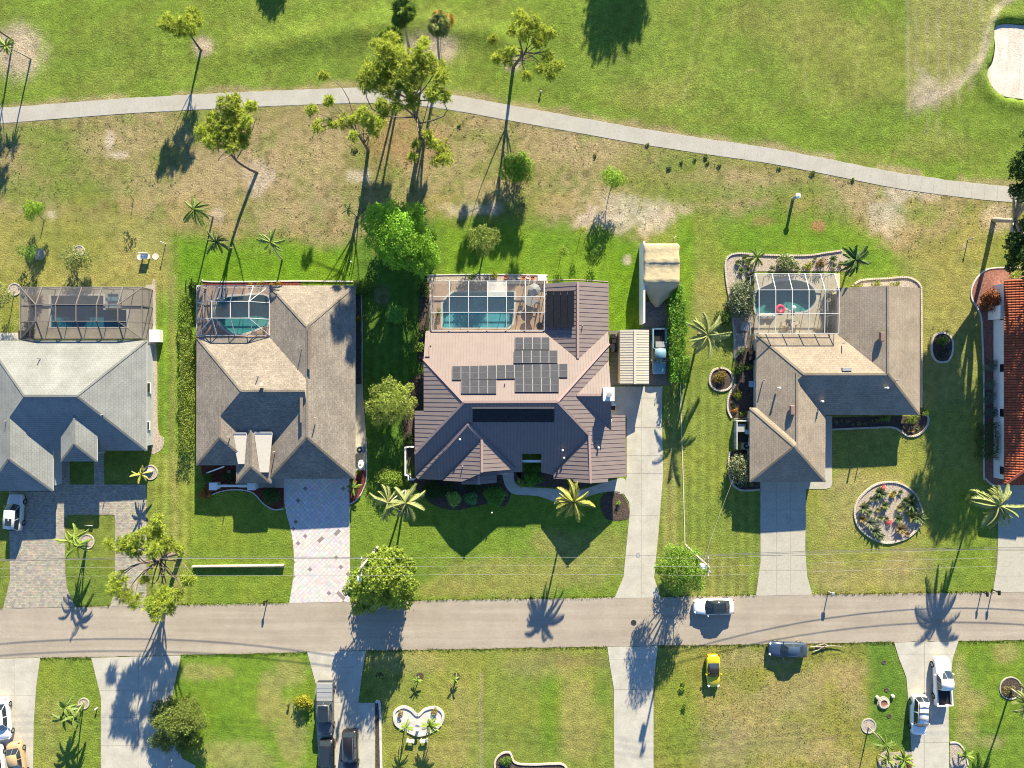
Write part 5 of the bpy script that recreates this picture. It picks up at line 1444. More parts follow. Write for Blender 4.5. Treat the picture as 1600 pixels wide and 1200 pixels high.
# broadleaf trees
broadleaf('mango_tree', 'big round bright green tree in the back lawn between two houses', 'tree', (640, 402), [(600, 360, 20, 2.2), (625, 365, 22, 2.6), (648, 370, 22, 2.6), (660, 395, 18, 2.0), (635, 400, 20, 1.8), (605, 385, 18, 2.0), (615, 342, 18, 3.0), (645, 345, 18, 3.0), (590, 360, 16, 3.4), (662, 380, 16, 3.2), (590, 338, 20, 6.1), (612, 330, 20, 6.8), (640, 335, 20, 6.8), (655, 328, 10, 6.8), (577, 350, 16, 5.4), (600, 358, 22, 7.4), (626, 352, 24, 8.4), (650, 352, 18, 6.8), (585, 375, 18, 5.4), (610, 380, 22, 7.4), (635, 378, 24, 8.1), (657, 378, 20, 6.8), (668, 395, 20, 5.4), (645, 405, 22, 6.1), (618, 402, 20, 5.7), (600, 395, 14, 4.7), (675, 405, 14, 4.1), (660, 420, 14, 4.1), (590, 327, 10, 5.4)], .23, ((.14, .34, .025), (.37, .60, .06)), 26, .26)
broadleaf('seagrape_tree', 'yellow green rounded tree hanging over the road beside the white driveway', 'tree', (600, 896), [(575, 900, 18, 2.2), (600, 895, 20, 2.4), (625, 900, 18, 2.2), (600, 925, 20, 1.8), (580, 930, 16, 1.6), (622, 930, 16, 1.6), (600, 866, 14, 4.6), (580, 880, 16, 5.5), (618, 872, 18, 5.8), (638, 885, 14, 4.6), (560, 905, 18, 5.2), (590, 905, 24, 7.0), (620, 905, 24, 6.7), (642, 915, 14, 4.9), (565, 925, 16, 4.9), (590, 932, 20, 5.8), (615, 935, 18, 5.2), (635, 940, 13, 4.3), (560, 950, 12, 3.8), (577, 950, 10, 3.8), (545, 922, 10, 4.1), (606, 885, 16, 6.4)], .30, ((.19, .30, .035), (.37, .44, .07)), 24, .2, asp=.85)
broadleaf('lime_tree', 'fresh green tree under the right utility pole by the road', 'tree', (1066, 884), [(1050, 885, 14, 1.8), (1070, 890, 16, 2.2), (1066, 905, 14, 1.6), (1085, 895, 12, 1.8), (1060, 870, 12, 2.2), (1050, 862, 14, 4.8), (1066, 866, 16, 5.8), (1085, 870, 13, 4.8), (1042, 884, 16, 5.1), (1064, 888, 20, 6.4), (1086, 892, 17, 5.4), (1048, 906, 16, 5.1), (1068, 912, 16, 5.1), (1090, 912, 13, 4.5), (1058, 922, 10, 3.8), (1100, 890, 8, 4.2), (1030, 890, 8, 3.8)], .2, ((.15, .29, .035), (.28, .42, .06)), 22, .16)
broadleaf('oak_tree', 'round olive green oak on the south lawn beside a pale driveway', 'tree', (278, 1138), auto_lobes(278, 1134, 56, 50, 1.4, 5.0, 34, 12), .2, ((.10, .15, .03), (.22, .27, .06)), 22, .24)
broadleaf('fruit_tree', 'pale yellow green tree on the shaded lawn beside the brown roof', 'tree', (613, 640), [(590, 612, 14, 2.8), (608, 602, 15, 3.2), (626, 614, 15, 3.2), (582, 635, 14, 2.6), (604, 630, 18, 3.8), (628, 634, 17, 3.4), (590, 655, 12, 2.4), (612, 648, 16, 3), (636, 645, 12, 2.6), (645, 628, 9, 2.4), (640, 605, 8, 2)], .19, ((.24, .33, .05), (.42, .48, .11)), 20, .14)
broadleaf('small_tree', 'bright feathery green tree at the foot of the dry strip', 'tree', (808, 276), auto_lobes(808, 262, 27, 24, 1.2, 3.2, 11, 11), .18, ((.14, .31, .02), (.29, .46, .05)), 20, .1)
broadleaf('small_tree', 'slim lime green sapling right of the bright feathery tree', 'tree', (956, 290), auto_lobes(958, 279, 19, 15, 2.2, 3.4, 9, 9), .18, ((.20, .36, .03), (.36, .50, .08)), 16, .06)
broadleaf('small_tree', 'small vivid green tree near the left edge of the dry strip', 'tree', (69, 344), auto_lobes(53, 328, 22, 13, 1.8, 2.6, 8, 8), .17, ((.17, .34, .02), (.31, .48, .05)), 18, .06)
broadleaf('small_tree', 'pale thin sapling on the dry strip, almost leafless', 'tree', (208, 312), [(200, 303, 7, 2.2), (208, 300, 6, 2.4), (196, 300, 5, 2)], .18, PAL, 5, .05)
broadleaf('small_tree', 'pale whitish green tree beside a bare ring behind the left pool', 'tree', (123, 411), auto_lobes(116, 402, 25, 18, 1.2, 2.3, 9, 9), .2, PAL, 11, .07)
broadleaf('small_tree', 'dark shaded tree with a stump ring behind the left pool', 'tree', (55, 408), auto_lobes(43, 395, 18, 14, 1.2, 2.0, 6, 8), .2, GRN, 9, .07)
broadleaf('small_tree', 'bushy tree with reddish tips behind the blue pool', 'tree', (757, 392), [(738, 365, 10, 2.6), (755, 362, 12, 3), (772, 366, 11, 2.6), (742, 380, 12, 2.6), (760, 380, 14, 3), (775, 375, 8, 2.2), (754, 394, 11, 2)], .2, ((.16, .27, .04), (.36, .38, .10)), 18, .12)
broadleaf('small_tree', 'tiny round topped tree on the back lawn near the brown roof', 'tree', (875, 404), auto_lobes(878, 392, 9, 7, 1.2, 1.9, 4, 6), .16, LIME, 12, .04)
broadleaf('small_tree', 'broken small tree with a bare ring on the bright back lawn', 'tree', (930, 402), [(930, 395, 7, 1.2), (935, 388, 6, 1.4), (928, 406, 5, 1)], .18, GRN, 8, .05)
broadleaf('small_tree', 'yellow tipped sapling on the bright back lawn', 'tree', (906, 370), [(907, 362, 5, 1.8), (911, 358, 5, 2.0)], .16, ((.3, .32, .02), (.4, .4, .03)), 10, .03)
broadleaf('small_tree', 'pale leaning tree at the left edge beside a sandy ring', 'tree', (22, 455), [(4, 452, 10, 2.2), (8, 466, 10, 2.4), (0, 475, 9, 2), (14, 460, 7, 2.4)], .2, PAL, 10, .07)
broadleaf('small_tree', 'bright green small tree against the brown roof corner', 'tree', (654, 536), [(648, 530, 8, 2), (655, 542, 9, 2.2), (646, 545, 7, 1.8), (656, 525, 6, 1.8)], .2, LIME, 16, .05)
# palms
palm('cabbage palm with a round dark head at the top of the fairway', (639, 74), (630, 20), 7.4, 1.7, 18, 'green', 'fan', .16, spread=(80, -25))
palm('cabbage palm with golden dead fronds beside the dark headed palm', (687, 99), (684, 40), 8.0, 1.6, 16, 'pale', 'fan', .16, spread=(80, -25))
palm('cabbage palm partly hidden behind the largest pine', (635, 88), (611, 62), 6.4, 1.7, 16, 'lime', 'fan', .16, spread=(80, -25))
g = palm('golden fronded palm head just right of the pale headed palm', (690, 97), (689, 33), 7.6, 1.5, 7, 'gold', 'fan', .05, spread=(10, -70))
palm('small palm near the upper left corner with a long thin shadow', (48, 92), (10, 73), 4.0, 1.3, 14, 'lime', 'feather', .1)
palm('drooping palm above a red soil patch on the back lawn', (333, 339), (303, 327), 4.6, 2.1, 13, 'green', 'feather', .1, spread=(50, -50))
palm('dark green palm beside a red bare patch behind the white cage', (362, 388), (338, 378), 3.6, 1.9, 11, 'dark', 'feather', .1)
palm('slim palm behind the taupe roof with a red fruit cluster', (441, 406), (423, 379), 4.4, 1.9, 10, 'green', 'feather', .1)
palm('tiny wind bent palm above the back lawn of the taupe house', (557, 338), (543, 328), 4.0, 1.0, 8, 'pale', 'feather', .07, spread=(40, -60))
palm('large pale coconut palm beside the leafy hedge', (1092, 522), (1105, 524), 5.0, 3.0, 17, 'pale', 'feather', .16, spread=(55, -35))
palm('short green palm at the top left of the gravel bed', (1184, 404), (1182, 402), 1.4, 1.6, 13, 'green', 'feather', .1)
palm('dark broad palm at the top right of the white cage', (1326, 412), (1336, 407), 3.0, 2.3, 14, 'dark', 'wide', .13)
palm('large feathery palm on the shaded lawn in front of the brown house', (635, 764), (622, 786), 5.0, 2.7, 22, 'pale', 'feather', .14, trunks=[((606, 786), 4.6, 11), ((634, 786), 5.0, 12)], spread=(45, -45))
palm('yellow green palm over the curved walk in front of the brown garage', (891, 772), (897, 784), 6.2, 2.7, 18, 'yellow', 'feather', .13, spread=(55, -45))
palm('small yellow palm in a ring beside the left house lawn', (233, 738), (220, 742), 2.2, 1.3, 9, 'yellow', 'wide', .08)
palm('triple trunk palm on the left front lawn island', (136, 847), (116, 850), 3.8, 1.7, 16, 'lime', 'feather', .09, trunks=[((108, 845), 3.6, 8), ((122, 853), 4.0, 8), ((118, 840), 3.4, 7)])
palm('leaning palm beside the red tiled house driveway', (1522, 776), (1560, 790), 6.2, 3.2, 17, 'pale', 'feather', .13, spread=(45, -45))
palm('tall palm in a mulch ring at the lower right edge', (1579, 1076), (1606, 1098), 4.6, 2.2, 16, 'pale', 'feather', .14)
palm('multi trunk palm in a ring on the lower left lawn', (131, 1099), (108, 1114), 3.0, 1.7, 16, 'green', 'wide', .09, trunks=[((102, 1106), 2.8, 9), ((116, 1120), 3.2, 9), ((100, 1122), 2.6, 7)])
palm('white stemmed palm in a bare circle at the bottom of the vacant plot', (1357, 1136), (1384, 1164), 4.0, 1.6, 11, 'green', 'feather', .08)
palm('palm left of the bench pair in the butterfly shaped bed', (634, 1128), (635, 1137), 2.2, 1.1, 10, 'lime', 'feather', .07)
palm('palm right of the bench pair in the butterfly shaped bed', (670, 1128), (672, 1133), 2.4, 1.5, 14, 'lime', 'feather', .08)
for px, py, lb in [(593, 1060, 'shaded young palm sprout nearest the lower driveway'), (652, 1063, 'young palm sprout in a mulch ring, middle of the lawn row'), (711, 1062, 'young palm sprout in a mulch ring, right of the lawn row')]:
    palm(lb, (px + 3, py - 4), (px, py), .7, .75, 9, 'lime', 'wide', .05, 'young_palm', 'young palm', 'young palms in rings on the south lawn')
palm('spiky little palm at the porch of the brown house', (813, 755), (813, 755), .4, .8, 12, 'lime', 'wide', .06, 'young_palm', 'young palm', 'front garden palms')
palm('fan of fronds beside the garage corner of the taupe house', (552, 761), (553, 762), .8, 1.1, 13, 'green', 'wide', .06, 'young_palm', 'young palm', 'front garden palms')
palm('bright palm clump at the bottom edge beside the right driveway', (1408, 1188), (1412, 1186), 1.0, 1.4, 16, 'lime', 'wide', .08, 'young_palm', 'young palm', 'front garden palms')
palm('grey green spiky plant at the bottom edge near the right driveway', (1386, 1188), (1386, 1187), .6, 1.1, 18, 'pale', 'wide', .05, 'yucca', 'yucca', 'front garden palms', spread=(80, 0))
palm('small palm in the kerbed bed right of the lower driveway', (1506, 1176), (1508, 1180), .8, 1.1, 9, 'lime', 'wide', .05, 'young_palm', 'young palm', 'front garden palms')
# hedges
def hedge(label, rects, h, col, leaf=.17, flower=None, group='clipped hedges', dens=1.0):
    Vs, Fs, Ks, n0 = [], [], [], 0
    for x0, y0, x1, y1 in rects:
        a, b = G(x0, y1, h), G(x1, y0, h)
        n = int(dens * ((b[0] - a[0]) * (b[1] - a[1]) * 130 + ((b[0] - a[0]) + (b[1] - a[1])) * h * 2 * 60))
        P = rng.uniform(0, 1, (n, 3)); f = rng.integers(0, 5, n)
        P[f == 0, 0] = rng.random((f == 0).sum()) * .1; P[f == 1, 0] = 1 - rng.random((f == 1).sum()) * .1; P[f >= 3, 2] = 1 - rng.random((f >= 3).sum()) ** 2 * .22
        o_ = np.stack([(P[:, 0] - .5) * 1.2, (P[:, 1] - .5) * .3, np.where(f >= 3, 1, .1)], 1)
        P = np.stack([a[0] + P[:, 0] * (b[0] - a[0]), a[1] + P[:, 1] * (b[1] - a[1]), .05 + P[:, 2] * (h - .05)], 1) + rng.normal(0, .07, (n, 3))
        P[:, 0] += (vnoise(P[:, 1], P[:, 2] * 2, .8, 5) - .5) * .5; P[:, 2] += (vnoise(P[:, 0] * 2 + 9, P[:, 1], .7, 6) - .5) * .45
        P[:, 2] = np.maximum(P[:, 2], .04)
        V, F, K = leaves(P, leaf, .5, col, .6, o_, flower); K *= (.8 + .4 * np.repeat(vnoise(P[:, 0], P[:, 1], .6, 8), 4))[:, None]
        Vs.append(V); Fs.append(F + n0); Ks.append(K); n0 += len(V)
    o = mk('hedge', np.concatenate(Vs), np.concatenate(Fs), M['leaf'], None, cols=np.clip(np.concatenate(Ks), 0, 1))
    return tag(o, label, 'hedge', group)
hedge('trimmed green hedge between the grey and taupe houses, shorter upper piece', [(277, 458, 294, 516)], 1.5, LIME)
hedge('long yellow green hedge row between the grey and taupe houses', [(278, 518, 297, 707)], 1.7, ((.18, .28, .04), (.36, .40, .08)), flower=((.42, .26, .08), .05))
hedge('thick glossy green hedge beside the faded blue truck', [(1050, 446, 1066, 470), (1048, 468, 1072, 560), (1050, 556, 1078, 598)], 2.3, ((.09, .24, .025), (.20, .36, .045)), .24)
hedge('dark flowering hedge along the white wall of the red tiled house', [(1538, 660, 1562, 718)], 1.6, DRK, .18, ((.28, .05, .04), .05), 'hedges by the red tiled house')
# shrubs
SH = 'garden shrubs'
R_ = [
 ('shrub', 'round dark green shrub at the back corner of the taupe roof', 566, 447, 15, 15, 1.6, GRN, .18, None),
 ('shrub', 'lone round lime green bush on the shaded side lawn', 619, 491, 16, 16, 1.7, ((.15, .36, .05), (.28, .52, .10)), .17, None),
 ('shrub', 'dark leafy shrub at the back left corner of the brown house', 662, 452, 10, 12, 1.5, DRK, .18, None),
 ('shrub', 'lush green shrub left of the feathery double palm', 608, 746, 21, 15, 1.9, LIME, .22, None),
 ('shrub', 'dark mounded shrub at the left end of the brown house front bed', 676, 768, 20, 15, 1.1, DRK, .16, None),
 ('shrub', 'dark shrub against the front eave of the brown house', 700, 762, 16, 8, 1.2, ((.04, .09, .015), (.08, .14, .02)), .18, None),
 ('shrub', 'light green spiky shrub in the middle of the front bed', 709, 779, 13, 12, 1.3, ((.26, .44, .08), (.44, .58, .14)), .2, None),
 ('shrub', 'blue green spreading shrub in the brown house front bed', 735, 778, 12, 11, 1.2, ((.12, .30, .10), (.20, .42, .14)), .2, None),
 ('shrub', 'dark shrub behind the blue green spreading shrub', 742, 762, 18, 9, 1.0, DRK, .18, None),
 ('shrub', 'round trimmed shrub at the right end of the brown house front bed', 773, 774, 20, 15, 1.4, ((.13, .30, .04), (.22, .42, .06)), .17, None),
 ('shrub', 'boxy green hedge shrub before the porch of the brown house', 830, 748, 24, 11, 1.0, ((.10, .28, .03), (.18, .38, .05)), .16, None),
 ('shrub', 'leafy plant in the roof cut out of the brown house', 831, 731, 13, 8, 1.9, ((.04, .12, .012), (.07, .17, .02)), .2, None),
 ('shrub', 'tiny bright shrub in the walk side gravel', 966, 786, 4, 4, .6, LIME, .14, None),
 ('shrub', 'round shrub in the red mulch beside the diamond driveway', 423, 775, 15, 13, 1.1, ((.05, .12, .025), (.10, .18, .04)), .2, None),
 ('shrub', 'ball shaped shrub at the white gate posts', 323, 748, 9, 10, 1.1, GRN, .14, None),
 ('shrub', 'dark shrub in the red bed under the small hip roof', 357, 744, 13, 9, .9, DRK, .16, None),
 ('grass_clump', 'rust coloured ornamental grass beside the white gate post', 322, 773, 10, 9, .8, ((.30, .11, .03), (.42, .20, .07)), .26, None),
 ('shrub', 'low shrub between the white gate posts', 362, 757, 13, 4, .6, GRN, .14, None),
 ('shrub', 'yellow flowered low plants behind the white cage', 400, 443, 20, 4, .4, ((.30, .22, .02), (.42, .30, .03)), .14, None),
 ('shrub', 'yellow flowered plants behind the taupe roof', 430, 444, 14, 4, .5, ((.32, .22, .02), (.30, .18, .03)), .14, None),
 ('shrub', 'dark shrub at the back left corner of the white cage', 301, 448, 9, 14, 1.5, DRK, .18, None),
 ('shrub', 'yellow speckled croton in the side bed of the taupe house', 559, 500, 5, 9, .7, ((.12, .14, .02), (.40, .28, .03)), .14, None),
 ('croton', 'spiky yellow croton clump beside the dark hardtop truck', 474, 1097, 15, 13, 1.3, ((.22, .24, .02), (.42, .38, .04)), .3, None),
 ('flowering_shrub', 'white flowered bush at the garage corner of the tan house', 1158, 731, 19, 27, 2.2, ((.07, .12, .04), (.13, .18, .06)), .2, ((.66, .62, .42), .32)),
 ('flowering_shrub', 'tall white flowered bush left of the white cage', 1158, 470, 19, 38, 2.2, ((.09, .14, .06), (.17, .22, .10)), .2, ((.55, .55, .42), .22)),
 ('flowering_shrub', 'white flowered bush at the top of the white cage', 1228, 411, 22, 13, 1.5, ((.12, .18, .05), (.2, .26, .08)), .2, ((.62, .62, .44), .3)),
 ('shrub', 'dark shaded shrub on the lawn edge below the tall white bush', 1131, 497, 12, 14, 1.4, DRK, .18, None),
 ('shrub', 'rusty copper leaved bush by the white wall', 1546, 469, 14, 19, 1.9, ((.13, .035, .015), (.36, .15, .06)), .24, None),
 ('shrub', 'grey green clipped bush, uppermost on the red tiled house side', 1547, 573, 9, 12, 1.4, ((.13, .17, .13), (.20, .25, .19)), .14, None),
 ('shrub', 'grey green clipped bush, second on the red tiled house side', 1547, 601, 9, 9, 1.3, ((.13, .17, .13), (.20, .25, .19)), .14, None),
 ('shrub', 'grey green clipped bush, third on the red tiled house side', 1546, 623, 9, 10, 1.3, ((.13, .17, .13), (.20, .25, .19)), .14, None),
 ('shrub', 'grey green clipped bush, lowest on the red tiled house side', 1547, 646, 9, 11, 1.3, ((.13, .17, .13), (.20, .25, .19)), .14, None),
 ('shrub', 'leafy plants at the back of the red tiled house', 1590, 428, 14, 7, .8, LIME, .2, None),
 ('shrub', 'leafy green shrub row along the front bed of the tan house', 1385, 654, 20, 5, .9, LIME, .18, None),
 ('shrub', 'green shrub at the front corner of the tan house', 1424, 655, 14, 8, 1.0, ((.09, .17, .02), (.2, .26, .04)), .18, None),
 ('shrub', 'green shrub at the corner bed beside the tan house eave', 1446, 645, 5, 9, .9, LIME, .16, None),
 ('shrub', 'yellowish shrub in the bed behind the tan house, left', 1340, 447, 10, 4, .6, ((.2, .25, .03), (.3, .32, .05)), .15, None),
 ('shrub', 'green shrub in the bed behind the tan house, middle', 1370, 444, 12, 5, .7, ((.16, .22, .03), (.26, .30, .05)), .15, None),
 ('shrub', 'green shrub in the bed behind the tan house, right', 1400, 444, 13, 5, .7, ((.12, .2, .03), (.24, .28, .05)), .15, None),
 ('shrub', 'yellow green plant at the top bed beside the white bush', 1262, 416, 9, 7, .7, ((.22, .26, .03), (.32, .34, .05)), .18, None),
 ('shrub', 'brown leaved shrub in the top bed of the tan house', 1282, 412, 8, 9, 1.0, ((.12, .08, .03), (.22, .13, .05)), .18, None),
 ('shrub', 'green fern like plant in the shaded side bed of the tan house', 1155, 577, 9, 9, .8, ((.05, .12, .02), (.10, .19, .03)), .2, None),
 ('shrub', 'lime plant in the shaded side bed of the tan house', 1171, 574, 6, 5, .7, LIME, .16, None),
 ('shrub', 'small white flowered plant in the side bed', 1158, 549, 6, 7, .6, GRN, .14, ((.6, .6, .5), .2)),
 ('shrub', 'green plant with orange flowers in the side bed', 1153, 618, 8, 6, .6, ((.12, .22, .02), (.22, .3, .03)), .16, ((.55, .2, .05), .18)),
 ('shrub', 'orange flowered plant above the white fenced enclosure', 1149, 641, 6, 4, .5, ((.3, .2, .03), (.45, .22, .05)), .14, None),
 ('shrub', 'yellow green plant above the white fenced enclosure', 1163, 646, 8, 5, .6, ((.2, .24, .03), (.34, .34, .05)), .16, None),
 ('shrub', 'fruiting shrub mix in the small round bed', 1126, 590, 11, 9, .8, ((.12, .16, .03), (.38, .22, .05)), .18, None),
 ('shrub', 'dark leafy plants in the oval bed', 1472, 533, 9, 8, .6, GRN, .16, None),
 ('shrub', 'dark brownish plants in the oval bed', 1473, 551, 10, 8, .5, ((.05, .06, .03), (.10, .10, .06)), .16, ((.5, .5, .48), .08)),
 ('shrub', 'green shrub behind the blue pool cage', 737, 432, 8, 5, .8, GRN, .16, None),
 ('shrub', 'yellow green shrub behind the blue pool cage', 773, 430, 8, 5, .8, ((.2, .24, .03), (.3, .32, .05)), .16, None),
 ('potted_bush', 'leafy bush in a dark planter inside the bronze cage', 44, 511, 10, 9, 1.4, ((.07, .10, .06), (.14, .18, .1)), .17, ((.4, .42, .36), .12)),
 ('shrub', 'dry pinkish bush in the corner of the bronze cage', 54, 468, 10, 10, 1.0, ((.2, .15, .13), (.3, .24, .22)), .16, None),
 ('potted_bush', 'potted shrub at the left end of the blue pool', 685, 490, 5, 10, 1.2, ((.05, .10, .02), (.16, .2, .03)), .16, None),
 ('shrub', 'low green sprout beside the utility lid row, lower lawn', 1066, 1075, 6, 12, .3, LIME, .16, None),
 ('shrub', 'small dark plant in the strip at the right edge of the vacant plot', 1069, 1105, 4, 6, .4, GRN, .14, None),
 ('shrub', 'low green plants in the kerbed bed at the bottom centre', 790, 1190, 9, 8, .6, GRN, .16, None),
 ('shrub', 'green plants at the foot of the palm trunk ring, lower right', 1578, 1080, 9, 9, .4, ((.2, .2, .08), (.32, .3, .14)), .16, ((.4, .08, .06), .1)),
 ('shrub', 'reddish flowered shrub at the bottom right bed', 1420, 1196, 8, 6, .6, ((.3, .08, .04), (.2, .2, .04)), .16, None),
 ('shrub', 'dry tuft at the left side of the butterfly bed', 625, 1116, 4, 8, .5, ((.25, .2, .08), (.36, .28, .12)), .2, None),
 ('shrub', 'dry tuft at the right side of the butterfly bed', 679, 1113, 5, 6, .5, ((.28, .22, .06), (.36, .3, .1)), .2, None),
 ('shrub', 'bright weedy bush in the narrow side bed of the brown house', 660, 520, 6, 14, 1.0, ((.09, .16, .03), (.16, .22, .04)), .18, None),
 ('shrub', 'dark side bed shrub by the white enclosure of the brown house', 638, 688, 8, 12, 1.0, DRK, .18, None),
 ('shrub', 'bright shrub at the front left corner of the brown house', 624, 752, 9, 12, 1.2, LIME, .2, None),
]
for nm, lb, px, py, rx, ry, h_, cl, lf, fl in R_:
    shrub(nm, lb, {'grass_clump': 'grass', 'croton': 'shrub', 'potted_bush': 'bush', 'flowering_shrub': 'flowering bush'}.get(nm, 'shrub'), px, py, rx, ry, h_, cl, lf, 6, SH, fl)
# weeds along the cart path
for i, (px, py) in enumerate([(1086, 249), (1103, 245), (1106, 254), (1124, 258), (1065, 253), (1270, 271), (1333, 280), (1045, 262), (1218, 262), (930, 243), (717, 196), (554, 234), (1012, 226)]):
    shrub('weed', 'low weed clump at the dry edge of the cart path', 'weed', px, py, 3 + (i % 3), 2.5 + (i % 2) * 1.5, .25, ((.13, .19, .06), (.2, .26, .09)), .14, 5, 'weed clumps by the cart path', n_l=3)
# bed plants that nothing tells apart
def rosette(col, n=16, L_=.42, up=.55):
    V, F, K = [], [], []
    for i in range(n):
        a = i * 2.399; e = up * (1 - i / n * .6); d = np.array([math.cos(a) * math.cos(e), math.sin(a) * math.cos(e), math.sin(e) + .15]); s = np.array([-math.sin(a), math.cos(a), 0]) * .05
        l = L_ * random.uniform(.8, 1.15); k = len(V)
        V += [tuple(-s * .6), tuple(s * .6), tuple(d * l * .6 + s), tuple(d * l - np.array([0, 0, .12 * l])), tuple(d * l * .6 - s)]; F.append((k, k + 1, k + 2, k + 3, k + 4))
        K += [np.array(col) * random.uniform(.75, 1.2)] * 5
    me = bpy.data.meshes.new('rosette'); me.from_pydata(V, [], F)
    a = me.color_attributes.new('Col', 'FLOAT_COLOR', 'POINT'); c4 = np.ones((len(V), 4), np.float32); c4[:, :3] = np.array(K); a.data.foreach_set('color', c4.ravel()); me.materials.append(M['leaf']); return me
RO = [rosette(c) for c in [(.17, .21, .09), (.26, .26, .08), (.11, .17, .07), (.27, .20, .08), (.24, .26, .17), (.14, .19, .06)]]
def plants(pos, label, group, sc_=(.7, 1.3), zmax=0.0):
    for px, py in pos:
        o = bpy.data.objects.new('bromeliad', random.choice(RO)); C.objects.link(o); o.location = (*G(px, py)[:2], .05 + random.uniform(0, zmax)); s = random.uniform(*sc_); o.scale = (s, s, s * 1.5); o.rotation_euler = (0, 0, random.uniform(0, 6))
        tag(o, label, 'plant', group)
pts = []
while len(pts) < 27:
    t, q = random.uniform(0, 2 * math.pi), math.sqrt(random.random())
    p = (1389 + 44 * q * math.cos(t), 803 + 40 * q * math.sin(t))
    if all(math.hypot(p[0] - a[0], p[1] - a[1]) > 9 for a in pts): pts.append(p)
plants(pts, 'small spiky bromeliad in the big round gravel bed', 'bromeliads in the round gravel bed', (1.0, 2.6))
plants([(1145 + random.uniform(0, 30), 405 + random.uniform(-3, 26)) for _ in range(9)] + [(1205, 420), (1245, 420), (1272, 405), (1300, 405), (1312, 412), (1302, 416)], 'small spiky bromeliad in the gravel bed round the pool cage', 'bromeliads round the pool cage', (.8, 1.5))
plants([(1305 + i * 9 + random.uniform(-2, 2), 660 + random.uniform(-3, 5)) for i in range(8)] + [(1425, 672), (1432, 668), (1418, 673)], 'small dark plant in the front bed of the tan house', 'plants in the front bed of the tan house', (.6, 1.0))
plants([(1150 + random.uniform(-4, 25), 755 + random.uniform(-6, 4)) for i in range(6)] + [(1144 + random.uniform(0, 8), 610 + i * 6) for i in range(5)], 'small plant in the side bed of the tan house', 'plants in the side bed of the tan house', (.6, 1.0))
def flower(px, py, c, label):
    o = shrub('flower_clump', label, 'flowers', px, py, 5, 4, .5, (c, c), .16, 5, None, n_l=3); return o
flower(1390, 817, (.70, .16, .20), 'bright pink flower clump in the middle of the round gravel bed')
flower(1380, 762, (.62, .25, .22), 'small pink flower clump at the top of the round gravel bed')
flower(1424, 783, (.45, .33, .05), 'golden spiky clump at the right of the round gravel bed')
flower(1394, 775, (.42, .30, .05), 'golden brown clump near the top of the round gravel bed')
flower(1420, 802, (.28, .42, .03), 'lime green clump at the right of the round gravel bed')
flower(1382, 794, (.34, .34, .07), 'olive yellow clump at the centre of the round gravel bed')
# ------------------------------------------------------------------ vehicles (built facing +x, then set down)
def loft_body(st, zb=.24):
    V, F = [], []
    ring = lambda w_, zt: [(-.90 * w_, zb), (-w_, zb + .16), (-w_, zt * .70), (-.965 * w_, zt - .10), (-.86 * w_, zt - .02), (-.45 * w_, zt + .015), (0, zt + .025),
                           (.45 * w_, zt + .015), (.86 * w_, zt - .02), (.965 * w_, zt - .10), (w_, zt * .70), (w_, zb + .16), (.90 * w_, zb)]
    n = 13
    for x, w_, zt in st:
        V += [(x, y, z) for y, z in ring(w_, zt)]
    for i in range(len(st) - 1):
        for k in range(n):
            F.append((i * n + k, i * n + (k + 1) % n, (i + 1) * n + (k + 1) % n, (i + 1) * n + k))
    F.append(tuple(range(n))[::-1]); F.append(tuple((len(st) - 1) * n + k for k in range(n)))
    return V, [f[::-1] for f in F]
def pane(root, q, name='window', m='glass_car', inset=.07, lift=.018):
    q = [np.array(p, float) for p in q]; c = sum(q) / 4
    nrm = np.cross(q[1] - q[0], q[3] - q[0]); nrm /= np.linalg.norm(nrm)
    if np.dot(nrm, c - np.array([c[0] * .5, 0, .7])) < 0: nrm = -nrm
    o = [p + (c - p) * inset + nrm * lift for p in q]; b = [p - nrm * .03 for p in o]
    return mk(name, o + b, [(0, 1, 2, 3), (0, 4, 5, 1), (1, 5, 6, 2), (2, 6, 7, 3), (3, 7, 4, 0)], M[m], root)
def wheels(root, L_, W_, fx, rx, r=.33):
    for x in (fx, rx):
        for s in (-1, 1):
            b = MB(); n = 18; y0, y1 = s * (W_ / 2 - .22), s * (W_ / 2 + .015)
            prof = [(r * .6, y0), (r, y0), (r, y1 - s * .03), (r * .86, y1), (r * .60, y1)]
            V = [(x + rr * math.cos(2 * math.pi * k / n), y, r + rr * math.sin(2 * math.pi * k / n)) for rr, y in prof for k in range(n)]
            F = [(i * n + k, i * n + (k + 1) % n, (i + 1) * n + (k + 1) % n, (i + 1) * n + k) for i in range(4) for k in range(n)]
            b.add(V, F); w_ = b.build('wheel', M['rubber'], root)
            V = [(x + r * .60 * math.cos(2 * math.pi * k / 12), y1 - s * .015, r + r * .60 * math.sin(2 * math.pi * k / 12)) for k in range(12)]
            mk('rim', V, [tuple(range(12))], M['rim'], w_)
